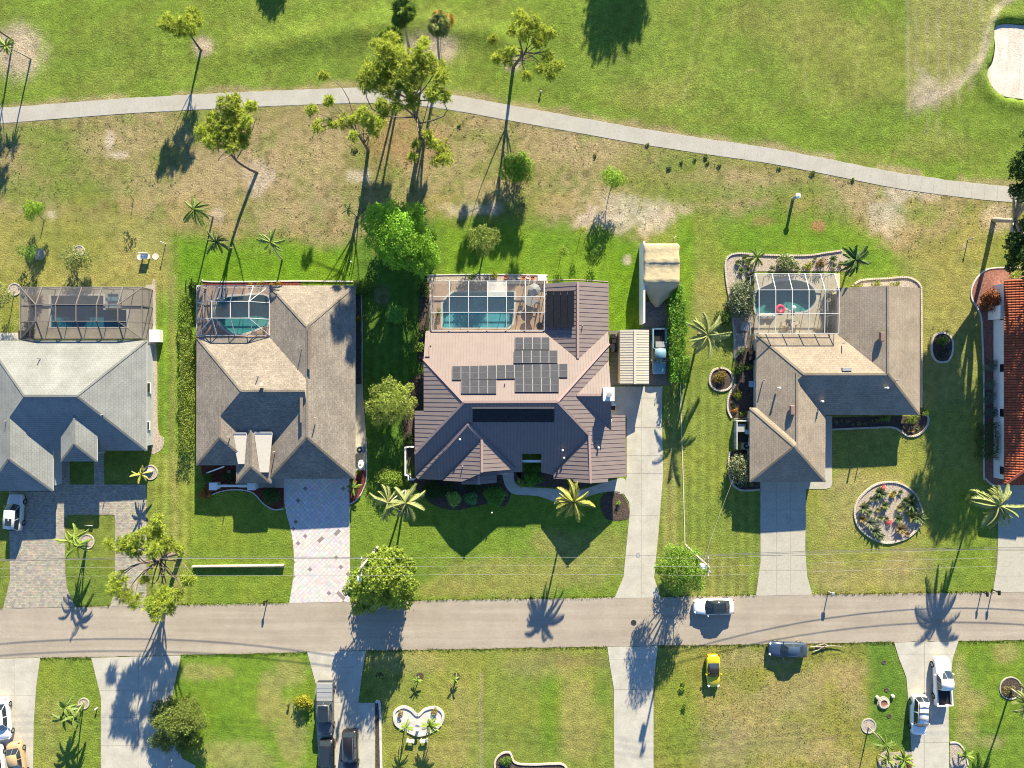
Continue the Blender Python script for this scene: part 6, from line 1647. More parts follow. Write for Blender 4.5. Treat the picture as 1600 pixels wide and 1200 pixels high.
def cabin(root, pm, xr, xf, xr2, xf2, wb, wt, zb, zt, roof='body', side=True, pillar=None, glass='glass_car'):
    """greenhouse: xr/xf at the belt, xr2/xf2 at the roof"""
    B = [(xr, -wb * .92, zb), (xr, wb * .92, zb), (xf, wb * .93, zb), (xf, -wb * .93, zb)]
    xm = (xr2 + xf2) / 2
    T = [(xr2, -wt * .93, zt - .04), (xr2, wt * .93, zt - .04), (xf2, wt * .95, zt - .03), (xf2, -wt * .95, zt - .03), (xm, -wt, zt), (xm, wt, zt), (xr2 - .04, 0, zt), (xf2 + .06, 0, zt + .005), (xm, 0, zt + .045)]
    Bm = [((xr + xf) / 2, -wb, zb), ((xr + xf) / 2, wb, zb), (xr - .08, 0, zb), (xf + .16, 0, zb)]
    V = B + T + Bm
    t = lambda i: 4 + i
    F = [(t(0), t(4), t(8), t(6)), (t(6), t(8), t(5), t(1)), (t(4), t(3), t(7), t(8)), (t(8), t(7), t(2), t(5)),
         (0, 13, t(4), t(0)), (13, 3, t(3), t(4)), (2, 14, t(5), t(2)), (14, 1, t(1), t(5)), (0, t(0), t(6), 15), (15, t(6), t(1), 1), (3, 16, t(7), t(3)), (16, 2, t(2), t(7))]
    c = mk('cabin', V, F, M[pm], root, True)
    g = lambda i: np.array(V[i])
    for a in ([3, 16, t(7), t(3)], [16, 2, t(2), t(7)]): pane(root, [g(i) for i in a], 'windshield', glass, .04)
    for a in ([0, t(0), t(6), 15], [15, t(6), t(1), 1]): pane(root, [g(i) for i in a], 'rear_window', glass, .06)
    for a in ([0, 13, t(4), t(0)], [13, 3, t(3), t(4)], [2, 14, t(5), t(2)], [14, 1, t(1), t(5)]): pane(root, [g(i) for i in a], 'side_window', glass, .10)
    if roof != 'body':
        q = [(xr2 + .12, -wt * .78, zt + .022), (xf2 - .08, -wt * .80, zt + .022), (xf2 - .02, wt * 0, zt + .055), (xf2 - .08, wt * .80, zt + .022), (xr2 + .12, wt * .78, zt + .022), (xr2 + .06, 0, zt + .052)]
        mk('roof_panel' if roof != 'sunroof' else 'sunroof', q if roof != 'sunroof' else [(xm - .75, -wt * .55, zt + .036), (xm + .15, -wt * .55, zt + .04), (xm + .15, wt * .55, zt + .04), (xm - .75, wt * .55, zt + .036)], [(0, 1, 2, 5), (5, 2, 3, 4)] if roof != 'sunroof' else [(0, 1, 2, 3)], M['glass_car'] if roof in ('glass', 'sunroof') else M[roof], root)
    return c
def lights(root, L_, W_, zf, zr):
    for s in (-1, 1):
        one('box', 'headlight', M['lamp_clear'], root, (L_ / 2 - .20, s * W_ * .35, zf - .03), (.26, .22, .12), s * -.45)
        one('box', 'taillight', M['lamp_red'], root, (-L_ / 2 + .13, s * W_ * .37, zr - .02), (.14, .24, .14), s * .35)
def mirrors(root, pm, x, W_, z):
    for s in (-1, 1): one('box', 'mirror', M[pm], root, (x, s * (W_ / 2 + .07), z), (.14, .22, .14), s * .2, None, .8)
def place(root, px, py, rz, z=0.0):
    p = G(px, py, .9); root.location = (p[0], p[1], z); root.rotation_euler = (0, 0, rz)
def sedan(label, cat, px, py, rz, pm, L_=4.85, W_=1.84, Ht=1.45, kind='sedan', roof='body', name='parked_car', extra=None, cabm=None):
    root = thing(name, label, cat, (0, 0, 0), 'parked cars and trucks')
    h = W_ / 2; a = L_ / 2
    if kind == 'sedan':
        st = [(-a, h * .62, .70), (-a + .06, h * .80, .86), (-a + .22, h * .92, .96), (-a + .7, h * .985, .99), (-a + 1.3, h, .97), (0, h, .95), (a - 1.75, h, .96), (a - 1.2, h * .99, .93), (a - .6, h * .95, .86), (a - .25, h * .86, .77), (a - .08, h * .72, .68), (a, h * .50, .58)]
        cab = (-a + .62, a - 1.45, -a + 1.22, a - 2.2, h * .90, h * .70, .94, Ht)
        zf, zr = .72, .84
    elif kind == 'sport':
        st = [(-a, h * .55, .66), (-a + .08, h * .76, .80), (-a + .3, h * .92, .86), (-a + .8, h, .86), (-.2, h * .98, .80), (a - 1.5, h, .84), (a - .9, h * .98, .80), (a - .4, h * .88, .70), (a - .12, h * .68, .58), (a, h * .42, .50)]
        cab = (-a + .95, a - 1.45, -a + 1.45, a - 1.95, h * .86, h * .68, .80, Ht)
        zf, zr = .64, .72
    else:  # suv
        st = [(-a, h * .78, .92), (-a + .05, h * .90, 1.04), (-a + .2, h * .97, 1.08), (-a + .8, h, 1.08), (0, h, 1.06), (a - 1.5, h, 1.06), (a - 1.1, h * .99, 1.04), (a - .5, h * .95, .97), (a - .2, h * .87, .88), (a - .06, h * .76, .80), (a, h * .58, .70)]
        cab = (-a + .06, a - 1.25, -a + .38, a - 1.85, h * .93, h * .76, 1.05, Ht)
        zf, zr = .82, .98
    V, F = loft_body(st)
    mk('body', V, F, M[pm], root, True)
    cabin(root, cabm or pm, *cab, roof=roof)
    wheels(root, L_, W_, a - .92, -a + .95, .33 if kind != 'suv' else .37)
    lights(root, L_, W_, zf, zr); mirrors(root, pm, cab[1] - .25, W_, cab[6] + .06)
    m2 = MB()
    m2.box((a - .9, -h * .45, st[-4][2] + .02), (1.0, .02, .012)); m2.box((a - .9, h * .45, st[-4][2] + .02), (1.0, .02, .012))
    if extra: extra(root, cab, h)
    place(root, px, py, rz); return root
def rack(root, cab, h):
    for s in (-1, 1): one('bar', 'roof_rail', M['plastic_black'], root, (cab[2] + .1, s * h * .66, cab[7] + .06), (cab[3] - .1, s * h * .66, cab[7] + .06), .05)
    for t in (.2, .5, .8): one('bar', 'roof_bar', M['plastic_black'], root, (cab[2] + (cab[3] - cab[2]) * t, -h * .68, cab[7] + .09), (cab[2] + (cab[3] - cab[2]) * t, h * .68, cab[7] + .09), .06)
def rails(root, cab, h):
    for s in (-1, 1): one('bar', 'roof_rail', M['rim'], root, (cab[2] + .05, s * h * .64, cab[7] + .05), (cab[3] - .05, s * h * .64, cab[7] + .05), .06)
def pickup(label, px, py, rz, pm, L_=5.9, W_=2.0, Ht=1.9, bed=1.75, cabl=2.0, lid=None, roof='body', name='pickup_truck', liner='plastic_black', cargo=None):
    root = thing(name, label, 'pickup truck', (0, 0, 0), 'parked cars and trucks')
    h, a = W_ / 2, L_ / 2
    xb = -a + bed
    st = [(xb, h * .985, 1.14), (xb + .1, h * .99, 1.15), (xb + cabl, h * .99, 1.14), (xb + cabl + .3, h * .98, 1.16), (a - .6, h * .95, 1.10), (a - .25, h * .90, 1.02), (a - .07, h * .82, .94), (a, h * .70, .82)]
    V, F = loft_body(st, .36); mk('body', V, F, M[pm], root, True)
    # bed: floor, two side walls, tailgate
    b = MB()
    b.box((-a + bed / 2, 0, .60), (bed, W_ * .94, .44)); b.build('bed_floor', M[liner], root)
    for s in (-1, 1): one('box', 'bed_side', M[pm], root, (-a + bed / 2 + .01, s * (h - .10), .80), (bed, .17, .70))
    one('box', 'tailgate', M[pm], root, (-a + .05, 0, .82), (.09, W_ * .82, .66))
    one('box', 'rear_bumper', M['rim'], root, (-a - .07, 0, .52), (.16, W_ * .88, .18))
    cabin(root, pm, xb + .03, xb + cabl + .42, xb + .16, xb + cabl - .22, h * .93, h * .77, 1.12, Ht, roof=roof)
    if lid: 
        L0 = one('box', 'bed_cover', M[lid], root, (-a + bed / 2, 0, 1.19), (bed - .04, W_ * .93, .07))
        for i in range(1, 4): one('box', 'cover_rib', M['rim'], L0, (-a + bed * i / 4, 0, 1.235), (.04, W_ * .9, .02))
    wheels(root, L_, W_, a - 1.0, -a + 1.05, .40); lights(root, L_, W_, .92, .95); mirrors(root, pm, xb + cabl + .1, W_ + .08, 1.2)
    if cargo: cargo(root, a, h, bed)
    place(root, px, py, rz); return root
up, dn, lf, rt = math.pi / 2, -math.pi / 2, math.pi, 0.0
sedan('white sedan with a black glass roof parked on the road', 'car', 1116, 948.5, lf + .01, 'paint_white', 5.0, 1.95, roof='glass', cabm='paint_black')
sedan('yellow two seat sports car with a black soft top on the dry grass', 'sports car', 1115.5, 1050, dn + .02, 'paint_yellow', 4.05, 1.72, 1.22, 'sport', 'plastic_black', 'sports_car', cabm='plastic_black')
sedan('dark blue sedan parked on the grass at the road edge', 'car', 1232, 1016, lf - .04, 'paint_navy', 4.75, 1.82, 1.42)
pickup('white pickup truck with a dark open bed on the right driveway', 1473.5, 1065, up + .05, 'paint_white', 5.95, 2.02, 1.9, 2.15, 1.75)
sedan('white suv with black roof bars parked behind the white pickup', 'suv', 1437.5, 1118.5, dn - .03, 'paint_white', 4.85, 1.92, 1.72, 'suv', name='suv', extra=rack)
sedan('silver suv with a dark sunroof on the grey paver driveway', 'suv', 21.5, 801, up - .07, 'paint_silver', 4.5, 1.86, 1.72, 'suv', 'sunroof', 'suv')
pickup('dark grey truck with a ribbed bed cover on the shaded driveway', 508, 1107, dn, 'paint_grey', 6.5, 2.08, 1.95, 2.2, 2.4, 'plastic_grey', 'glass')
sedan('black suv nose in below the dark grey truck, cut by the bottom edge', 'suv', 510, 1186, dn, 'paint_black', 4.7, 1.86, 1.75, 'suv', 'glass', 'suv')
sedan('black suv with silver roof rails and red tail lights beside the white kerb strip', 'suv', 546.5, 1174, dn + .03, 'paint_black', 5.0, 1.92, 1.78, 'suv', name='suv', extra=rails)
def box_cargo(root, a, h, bed):
    one('box', 'tool_box', M['plastic_grey'], root, (-a + bed - .40, .05, 1.05), (.7, 1.1, .34))
pickup('faded blue pickup truck with an empty black bed beside the shed', 1030, 549, dn, 'paint_faded_blue', 5.6, 1.78, 1.75, 2.35, 1.45, None, 'body', cargo=box_cargo)
sedan('white car half hidden by the left edge on the bottom drive', 'car', 1, 1125, dn + .10, 'paint_white', 5.2, 1.9)
sedan('tan car at the bottom left corner, cut by the bottom edge', 'car', 24, 1191, dn + .16, 'paint_tan', 4.7, 1.85)
sedan('white car at the very bottom left corner, mostly out of frame', 'car', -8, 1196, dn + .1, 'paint_white', 4.7, 1.85)

# ------------------------------------------------------------------ shed, tarp cover, fence panel
sh = thing('metal_shed', 'cream ribbed metal shed with a low gable roof beside the driveway', 'shed', (*G(988, 558)[:2], 0))
a, b = G(968.5, 600, 2.4), G(1014, 515.5, 2.4); xm = (a[0] + b[0]) / 2 - .0
xr = G(992, 0, 2.8)[0]
mk_box('wall', a[0] + .12, a[1] + .1, 0, b[0] - .12, b[1] - .1, 2.36, M['shed_wall'], sh)
mk('roof', [(a[0], a[1], 2.4), (xr, a[1], 2.82), (xr, b[1], 2.82), (a[0], b[1], 2.4), (b[0], a[1], 2.4), (b[0], b[1], 2.4), (a[0], a[1], 2.34), (a[0], b[1], 2.34), (b[0], a[1], 2.34), (b[0], b[1], 2.34)],
   [(0, 1, 2, 3), (1, 4, 5, 2), (6, 0, 3, 7), (4, 8, 9, 5), (0, 6, 8, 4, 1), (3, 2, 5, 9, 7)], M['shed_metal'], sh)
mb = MB(); k = 0
y = a[1] + .16
while y < b[1] - .1:
    mb.bar((a[0] + .01, y, 2.412), (xr, y, 2.832), .08, .03); mb.bar((xr, y, 2.832), (b[0] - .01, y, 2.412), .08, .03); y += .31
mb.build('roof_rib', M['shed_metal'], sh, kind='stuff')
m_ = MB(); m_.bar((xr, a[1], 2.87), (xr, b[1], 2.87), .3, .05); m_.build('ridge_cap', M['shed_metal'], sh)
mk_box('door', xr - .8, a[1] + .04, .05, xr + .8, a[1] + .09, 2.1, M['wall_cream'], sh)
fp = mk_box('privacy_panel', 0, 0, 0, .2, 9.9, 2.9, M['wall_white']); p, q = G(998.8, 507), G(998.2, 385)
fp.location = ((p[0] + q[0]) / 2 + .1, (p[1] + q[1]) / 2, 0); tag(fp, 'tall white privacy wall along the tan tarp cover', 'wall')
stt = [(380.5, 1006, 1059, 3.0), (384, 1005.5, 1062, 3.12), (396, 1006, 1061, 3.10), (410, 1005.5, 1062.5, 3.18), (412, 1005.5, 1062.5, 3.12), (428, 1006.5, 1062, 3.10), (441, 1005, 1062, 3.2), (444, 1006, 1061, 3.0), (452, 1007, 1055, 2.5), (462, 1012, 1048, 1.9), (471, 1016, 1037, 1.5), (480, 1023, 1030, 1.0)]
V, F = [], []
nu = 14
rows = []
for (y0_, l0, r0, z0), (y1_, l1, r1, z1) in zip(stt[:-1], stt[1:]):
    for t in (0, .5): rows.append((y0_ + (y1_ - y0_) * t, l0 + (l1 - l0) * t, r0 + (r1 - r0) * t, z0 + (z1 - z0) * t))
rows.append(stt[-1])
for i, (y_, l_, r_, z_) in enumerate(rows):
    V.append(G(l_ + (r_ - l_) * .02, y_, .15))
    for k in range(nu + 1):
        t = k / nu; px = l_ + (r_ - l_) * t
        tent = z_ if y_ < 446 else z_ - abs(t - .62) * 1.1 * min(1, (y_ - 444) / 20)
        wr = .11 * (vnoise(np.array(px * .35), np.array(y_ * 1.2), 6, 3) - .5) + .05 * math.sin(px * .35 + y_ * .5) * (0 < k < nu)
        zz = max(.4, tent + float(wr) - (.10 if k in (0, nu) else 0)); V.append(G(px, y_, zz))
    V.append(G(l_ + (r_ - l_) * .98, y_, .15))
w_ = nu + 3
F = [(i * w_ + k, i * w_ + k + 1, (i + 1) * w_ + k + 1, (i + 1) * w_ + k) for i in range(len(rows) - 1) for k in range(w_ - 1)]
F.append(tuple(range(w_))[::-1]); F.append(tuple((len(rows) - 1) * w_ + k for k in range(w_)))
tp = mk('tarp_cover', V, F, M['tarp'], None, True); tag(tp, 'tan tarp drawn over a parked camper, tapering to a point', 'tarp cover')

# ------------------------------------------------------------------ utility poles and lines
def upole(label, base, h_, arm_px, ang):
    root = thing('utility_pole', label, 'utility pole', G(*base), 'utility poles along the road')
    b0 = G(*base); b = MB(); b.tube([b0, b0 + np.array([0, 0, h_])], [.17, .11], 10); b.build('pole', M['wood_pole'], root)
    t = b0 + np.array([0, 0, h_ - .6]); d = np.array([math.cos(ang), math.sin(ang), 0])
    m = MB(); m.bar(t - d * 1.1, t + d * 1.1, .12, .14); ar = m.build('crossarm', M['wood_pole'], root)
    for s in (-1, 0, 1): one('lathe', 'insulator', M['plastic_white'], ar, tuple(t + d * s * .95 + np.array([0, 0, .07])), [(.05, 0), (.07, .08), (.04, .2), (0, .22)], 8)
    return root, t, d
p2, t2, d2 = upole('right wooden utility pole with a pale transformer, beside the lime tree', (1071, 852), 10.4, None, math.pi / 2)
one('lathe', 'transformer', M['plastic_white'], p2, tuple(t2 + np.array([-.42, -.15, -1.0])), [(.24, 0), (.27, .05), (.27, .75), (.2, .82), (0, .84)], 14)
one('lathe', 'arrester', M['plastic_grey'], p2, tuple(t2 + np.array([.2, -.6, -.2])), [(.10, 0), (.10, .4), (0, .42)], 8)
p1, t1, d1 = upole('left wooden utility pole half hidden in the seagrape tree', (590, 855), 9.6, None, math.pi / 2)
lamp = MB(); lamp.bar(t1 + np.array([0, 0, -.8]), t1 + np.array([-.35, -1.3, -.5]), .07); la = lamp.build('lamp_arm', M['rim'], p1)
one('box', 'lamp_head', M['plastic_white'], la, tuple(t1 + np.array([-.42, -1.55, -.52])), (.3, .6, .14), .25)
def wire(label, a, b, sag, r, m='wire', grp='overhead power lines', name='power_line'):
    a, b = np.array(a, float), np.array(b, float)
    pts = [a + (b - a) * t - np.array([0, 0, 4 * sag * t * (1 - t)]) for t in np.linspace(0, 1, 22)]
    mb = MB(); mb.tube(pts, r, 5); o = mb.build(name, M[m]); tag(o, label, 'power line', grp)
far_l, far_r = G(80, 858), G(1560 + 120, 838)
T1 = [t1 + d1 * s * .95 + np.array([0, 0, .28]) for s in (1, 0, -1)]
T2 = [t2 + d2 * s * .95 + np.array([0, 0, .28]) for s in (1, 0, -1)]
TL = [np.array([-64 - 26, T1[i][1] - .6, 9.6]) for i in range(3)]
TR = [np.array([64 + 26, T2[i][1] + 1.7, 10.0]) for i in range(3)]
for i, nm in enumerate(['northern', 'middle', 'southern']):
    wire('%s overhead wire running between the two utility poles' % nm, T1[i], T2[i], .55, .013)
    wire('%s overhead wire running left from the left utility pole' % nm, T1[i], TL[i], .9, .013)
    wire('%s overhead wire running right from the right utility pole' % nm, T2[i], TR[i], .8, .013)
e5 = onp((G(1146, 748, 3.0), np.array([0, 0, 1.])), 1146, 748)
wire('service wire slanting from the right utility pole to the tan house', t2 + np.array([-.1, .3, -1.2]), e5, .3, .012, name='service_line')
for k, (h_, s_) in enumerate([(5.6, 2.3), (6.1, 2.1)]):
    wire(['lower telephone cable right of the right utility pole', 'upper telephone cable right of the right utility pole'][k], G(1071, 852) + np.array([0, .15, h_]), np.array([92., G(0, 842)[1], h_]), s_, .03, 'cable_dark', 'telephone cables', 'telephone_cable')
    wire(['lower telephone cable left of the left utility pole', 'upper telephone cable left of the left utility pole'][k], G(590, 855) + np.array([0, .15, h_]), np.array([-80., G(0, 862)[1], h_]), s_ * .5, .03, 'cable_dark', 'telephone cables', 'telephone_cable')

# ------------------------------------------------------------------ small things
def mailbox(label, px, py, m='plastic_black', wide=.24, post=1.05, box=True):
    root = thing('mailbox', label, 'mailbox', G(px, py), 'mailboxes along the road')
    b = G(px, py)
    one('box', 'post', M['wood_pole'] if m != 'plastic_black' else M['plastic_black'], root, (b[0], b[1], post / 2), (.11, .11, post))
    pr = [(-wide / 2, 0), (wide / 2, 0), (wide / 2, .12), (wide * .35, .20), (0, .23), (-wide * .35, .20), (-wide / 2, .12)]
    V = [(b[0] + x, b[1] - .30, post + z) for x, z in pr] + [(b[0] + x, b[1] + .24, post + z) for x, z in pr]; n = len(pr)
    bx = mk('box', V, [(i, (i + 1) % n, n + (i + 1) % n, n + i) for i in range(n)] + [tuple(range(n))[::-1], tuple(range(n, 2 * n))], M[m], root)
    one('box', 'flag', M['lamp_red'], bx, (b[0] + wide / 2 + .02, b[1] + .05, post + .2), (.02, .05, .16))
mailbox('black mailbox on a post at the road edge left of the diamond driveway', 418, 937.5)
mailbox('pale mailbox on a thick post left of the round gravel bed', 1294, 924, 'plastic_grey', .42, 1.15)
mailbox('black mailbox at the road edge by the right hand driveway', 1550, 921, 'plastic_black', .3, 1.2)
mailbox('slim black mailbox left of the other at the right edge', 1533, 924)
def post(name, label, cat, px, py, h_, r, m, cap=None, group=None):
    root = thing(name, label, cat, G(px, py), group); b = G(px, py)
    one('lathe', 'post', M[m], root, tuple(b), [(r, 0), (r * .9, h_), (0, h_ + .01)], 10)
    if cap: one('lathe', 'head', M[cap], root, (b[0], b[1], h_), [(r * .8, 0), (r * 1.7, .03), (r * 1.5, .16), (r * .6, .22), (0, .23)], 10)
post('lamp_post', 'grey domed post casting a thick shadow on the dry strip at right', 'post', 1239, 311, 1.5, .2, 'plastic_grey', 'plastic_white')
post('marker_post', 'small green marker post on the lawn behind the right houses', 'marker post', 1512, 375, .9, .06, 'plastic_grey', 'plastic_grey')
post('marker_post', 'small white marker post on the back lawn left of the lush grass', 'marker post', 259, 381, 1.1, .05, 'plastic_white', 'plastic_white')
post('garden_lamp', 'tiny white lamp on the back lawn beside the round mango tree', 'garden lamp', 550, 410, .5, .05, 'plastic_white', 'plastic_white')
post('garden_lamp', 'white garden lamp standing on the shaded lawn below the front bed', 'garden lamp', 769, 798, 1.3, .05, 'plastic_white', 'plastic_white')
post('garden_lamp', 'white spout at the corner of the tarp cover', 'post', 1053, 372, .8, .05, 'plastic_white', 'plastic_white')
post('garden_lamp', 'small white ball lamp on the lower left lawn', 'garden lamp', 152, 1106, .3, .06, 'plastic_white', 'plastic_white')
post('hydrant', 'small black valve post on the lawn left of the dark grey truck', 'valve post', 452, 1100, .3, .09, 'iron', 'iron')
post('marker_post', 'tiny green marker on the fairway near the cart path', 'marker post', 845, 145, .25, .08, 'plastic_grey', 'plastic_grey')
bn = thing('bench', 'white bench between two round stump rings on the back lawn', 'bench', G(229, 401))
b = G(229, 401)
for i in range(3): one('box', 'slat', M['plastic_white'], bn, (b[0], b[1] - .25 + i * .2, .46), (1.0, .17, .04))
one('box', 'backrest', M['plastic_white'], bn, (b[0], b[1] + .32, .72), (1.0, .06, .45))
for s in (-1, 1): one('box', 'leg', M['plastic_white'], bn, (b[0] + s * .42, b[1], .22), (.07, .5, .44))
# low block wall on the front lawn of the taupe house
wl = thing('low_wall', 'low pale block wall standing alone on the front lawn', 'wall', G(374, 883))
pa, pb = G(302, 884), G(445, 882)
n = 22
for i in range(n):
    c = pa + (pb - pa) * (i + .5) / n; one('box', 'block', M['stone_edge'], wl, (c[0], c[1], .25 + random.uniform(-.01, .01)), (np.linalg.norm(pb - pa) / n - .03, .15, .5), math.atan2(pb[1] - pa[1], pb[0] - pa[0]))
# white gate posts and beam at the taupe house
gt = thing('entry_gate', 'white low gate wall with two square posts before the taupe house', 'gate', G(360, 762))
for px in (333, 393):
    b = G(px, 760, 1.2); one('box', 'gate_post', M['wall_white'], gt, (b[0], b[1], .6), (.85, .8, 1.2)); one('box', 'post_cap', M['fascia_white'], gt, (b[0], b[1], 1.24), (.98, .92, .08))
a, b = G(340, 759.5, .9), G(387, 759.5, .9); mk_box('wall', a[0], a[1] - .12, 0, b[0], a[1] + .12, .9, M['wall_white'], gt)
sp = thing('downspout', 'white slanted downspout at the corner of the taupe house', 'downspout', G(335, 734)); a, b = G(323, 739, .6), G(350, 729, 2.2)
mb = MB(); mb.bar(a, b, .14, .12); mb.build('pipe', M['plastic_white'], sp)
bl = one('lathe', 'ball', M['plastic_white'], None, tuple(G(359, 737)), [(.0, 0), (.14, .05), (.2, .2), (.14, .35), (0, .4)], 12); tag(bl, 'white ball ornament in the red mulch bed', 'ornament')
def ac(label, px, py, m='plastic_grey'):
    root = thing('air_conditioner', label, 'air conditioner', G(px, py)); b = G(px, py)
    one('box', 'casing', M[m], root, (b[0], b[1], .42), (.85, .85, .8))
    one('lathe', 'fan_guard', M['plastic_black'], root, (b[0], b[1], .82), [(.36, 0), (.36, .03), (.30, .035), (0, .02)], 16)
    one('lathe', 'fan_hub', M[m], root, (b[0], b[1], .855), [(.14, 0), (.1, .03), (0, .035)], 10)
ac('air conditioner with a round fan guard beside the taupe house', 564, 702); ac('air conditioner inside the white fenced enclosure of the tan house', 1163, 696)
tk = thing('water_tank', 'white rounded water tank beside the taupe house air conditioner', 'tank', G(566, 725)); b = G(566, 725)
one('lathe', 'tank', M['plastic_white'], tk, (b[0], b[1], 0), [(.38, 0), (.40, .1), (.40, .9), (.3, 1.05), (0, 1.1)], 14, None, .85, 1.5)
one('lathe', 'lid', M['plastic_grey'], tk, (b[0], b[1] + .1, 1.06), [(.12, 0), (.12, .07), (0, .08)], 10)
def rail_fence(label, pts, h_, m, posts=True, name='fence'):
    root = thing(name, label, 'fence', G(*pts[0]))
    for p, q in zip(pts[:-1], pts[1:]):
        a, b = G(*p), G(*q)
        for z in (.3 * h_, .65 * h_, .97 * h_): mb = MB(); mb.bar((*a[:2], z), (*b[:2], z), .10, .14); mb.build('rail', M[m], root)
        L_ = np.linalg.norm(b - a)
        for i in range(int(L_ / 1.3) + 1):
            c = a + (b - a) * min(1, i * 1.3 / L_); one('box', 'post', M[m], root, (c[0], c[1], h_ / 2), (.12, .12, h_))
        npk = int(L_ / .22)
        for i in range(npk): c = a + (b - a) * (i + .5) / npk; one('box', 'picket', M[m], root, (c[0], c[1], h_ * .48), (.10, .10, h_ * .9))
rail_fence('white fence enclosure round the bins at the tan house', [(1172, 657), (1147, 657), (1147, 701)], 1.1, 'alu_white')
rail_fence('white fence enclosure at the left side of the brown house', [(648, 697), (636, 697), (636, 740), (641, 741), (641, 747), (650, 747)], 1.6, 'wall_white')
def bin_(label, px, py, m, sx=.55, sy=.6, h_=1.05):
    root = thing('bin', label, 'bin', G(px, py)); b = G(px, py)
    one('box', 'body', M[m], root, (b[0], b[1], h_ / 2), (sx, sy, h_)); one('box', 'lid', M[m], root, (b[0], b[1], h_ + .04), (sx + .06, sy + .06, .08)); one('bar', 'handle', M['plastic_black'], root, (b[0] - sx / 2, b[1] + sy / 2 + .05, h_), (b[0] + sx / 2, b[1] + sy / 2 + .05, h_), .05)
bin_('black bin with a pale frame in the white enclosure', 1158, 684, 'plastic_black', .9, .7); bin_('pale blue bin in the white enclosure', 1164, 674, 'plastic_blue', .5, .5)
bin_('grey bin in the white enclosure', 1155, 668, 'plastic_grey', .9, .9, .8); bin_('black compost box at the wall of the tan house', 1173, 556, 'plastic_black', .9, 1.1, .7); bin_('pale blue cooler box beside the tan house wall', 1174, 600, 'plastic_blue', .7, .7, .6)
bin_('dark box at the foot of the chimney', 957, 637, 'plastic_black', .4, .5, .6); bin_('pale blue box below the white chimney', 958, 631, 'plastic_blue', .5, .4, .7)
bx = mk_box('storage_box', *G(239, 535)[:2], 0, *G(255, 516)[:2], .95, M['plastic_white']); tag(bx, 'white square storage box beside the bronze cage', 'storage box')
tb = thing('grill_table', 'grey slatted side table left of the white cage', 'table', G(1161, 511)); b = G(1161, 511)
for i in range(5): one('box', 'slat', M['plastic_grey'], tb, (b[0] - .4 + i * .22, b[1], .75), (.2, 1.0, .05))
for sx in (-.4, .4):
    for sy in (-.4, .4): one('box', 'leg', M['plastic_grey'], tb, (b[0] + sx, b[1] + sy, .37), (.06, .06, .72))
bk = thing('bicycle_rack', 'dark cluttered cart against the brown house side', 'cart', G(957, 537)); b = G(957, 537)
for i, (dx, dy) in enumerate([(0, .9), (.1, .3), (-.1, -.3), (0, -.8)]):
    one('box', 'crate', M['plastic_black'], bk, (b[0] + dx, b[1] + dy, .35), (.55, .5, .7)); 
for i in range(2): one('lathe', 'wheel', M['rubber'], bk, (b[0] + .35, b[1] - .9 + i * 1.7, .05), [(.18, 0), (.18, .1), (0, .1)], 10)
for lb, x0_, y0_, x1_, y1_, nm in [('white planter block at the upper right corner of the blue pool cage', 840, 439, 853, 431, 'planter')]:
    o = mk_box(nm, *G(x0_, y0_)[:2], 0, *G(x1_, y1_)[:2], .6, M['wall_white']); tag(o, lb, 'planter')
for i, (px, py) in enumerate([(811, 434), (818, 435), (825, 434), (832, 435), (798, 434), (790, 434)]):
    o = one('lathe', 'flower_pot', M['terracotta'] if i % 2 else M['stone_edge'], None, tuple(G(px, py)), [(.16, 0), (.24, .36), (.2, .36), (.18, .30), (0, .3)], 12)
    tag(o, ['round stone pot', 'terracotta pot'][i % 2] + ' in the row behind the blue pool cage', 'flower pot', ['stone pots behind the blue pool', 'terracotta pots behind the blue pool'][i % 2])
# deck furniture
def chair(label, px, py, rz, m, group=None):
    root = thing('patio_chair', label, 'chair', (0, 0, 0), group)
    one('box', 'seat', M[m], root, (0, 0, .42), (.5, .5, .06)); one('box', 'backrest', M[m], root, (-.24, 0, .72), (.06, .5, .55))
    for sx in (-.2, .2):
        for sy in (-.2, .2): one('box', 'leg', M['alu_bronze'], root, (sx, sy, .2), (.05, .05, .4))
    for s in (-1, 1): one('box', 'armrest', M['alu_bronze'], root, (0, s * .27, .62), (.5, .05, .05))
    root.location = tuple(G(px, py, 0) + np.array([0, 0, .05])); root.rotation_euler = (0, 0, rz)
def table(label, px, py, r_, m, h_=.74):
    root = thing('patio_table', label, 'table', G(px, py)); b = G(px, py)
    one('lathe', 'tabletop', M[m], root, (b[0], b[1], h_), [(r_, 0), (r_, .04), (0, .045)], 20); one('lathe', 'pedestal', M['iron'], root, (b[0], b[1], .05), [(.3, 0), (.06, .05), (.05, h_ - .06), (0, h_ - .06)], 12)
def lounger(label, px, py, rz, m, group):
    root = thing('sun_lounger', label, 'sun lounger', (0, 0, 0), group)
    one('box', 'seat', M[m], root, (.15, 0, .33), (1.3, .62, .08)); o = one('bar', 'backrest', M[m], root, (-.5, 0, .35), (-1.0, 0, .75), .62, .07)
    for sx in (-.4, .7):
        for sy in (-.26, .26): one('box', 'leg', M['alu_white'], root, (sx, sy, .16), (.06, .06, .32))
    root.location = tuple(G(px, py, 0) + np.array([0, 0, .05])); root.rotation_euler = (0, 0, rz)
table('round dark patio table on the deck right of the blue pool', 828, 470, .75, 'plastic_grey')
for i, (px, py, rz) in enumerate([(816, 468, 0), (839, 472, 3.1), (828, 459, -1.6), (829, 483, 1.6)]):
    chair(['dark patio chair left of the round table', 'dark patio chair right of the round table', 'dark patio chair above the round table', 'dark patio chair below the round table'][i], px, py, rz, 'plastic_grey', 'chairs round the dark patio table')
um = thing('parasol', 'grey parasol beside the round patio table in the white cage', 'parasol', G(834, 456)); b = G(834, 456)
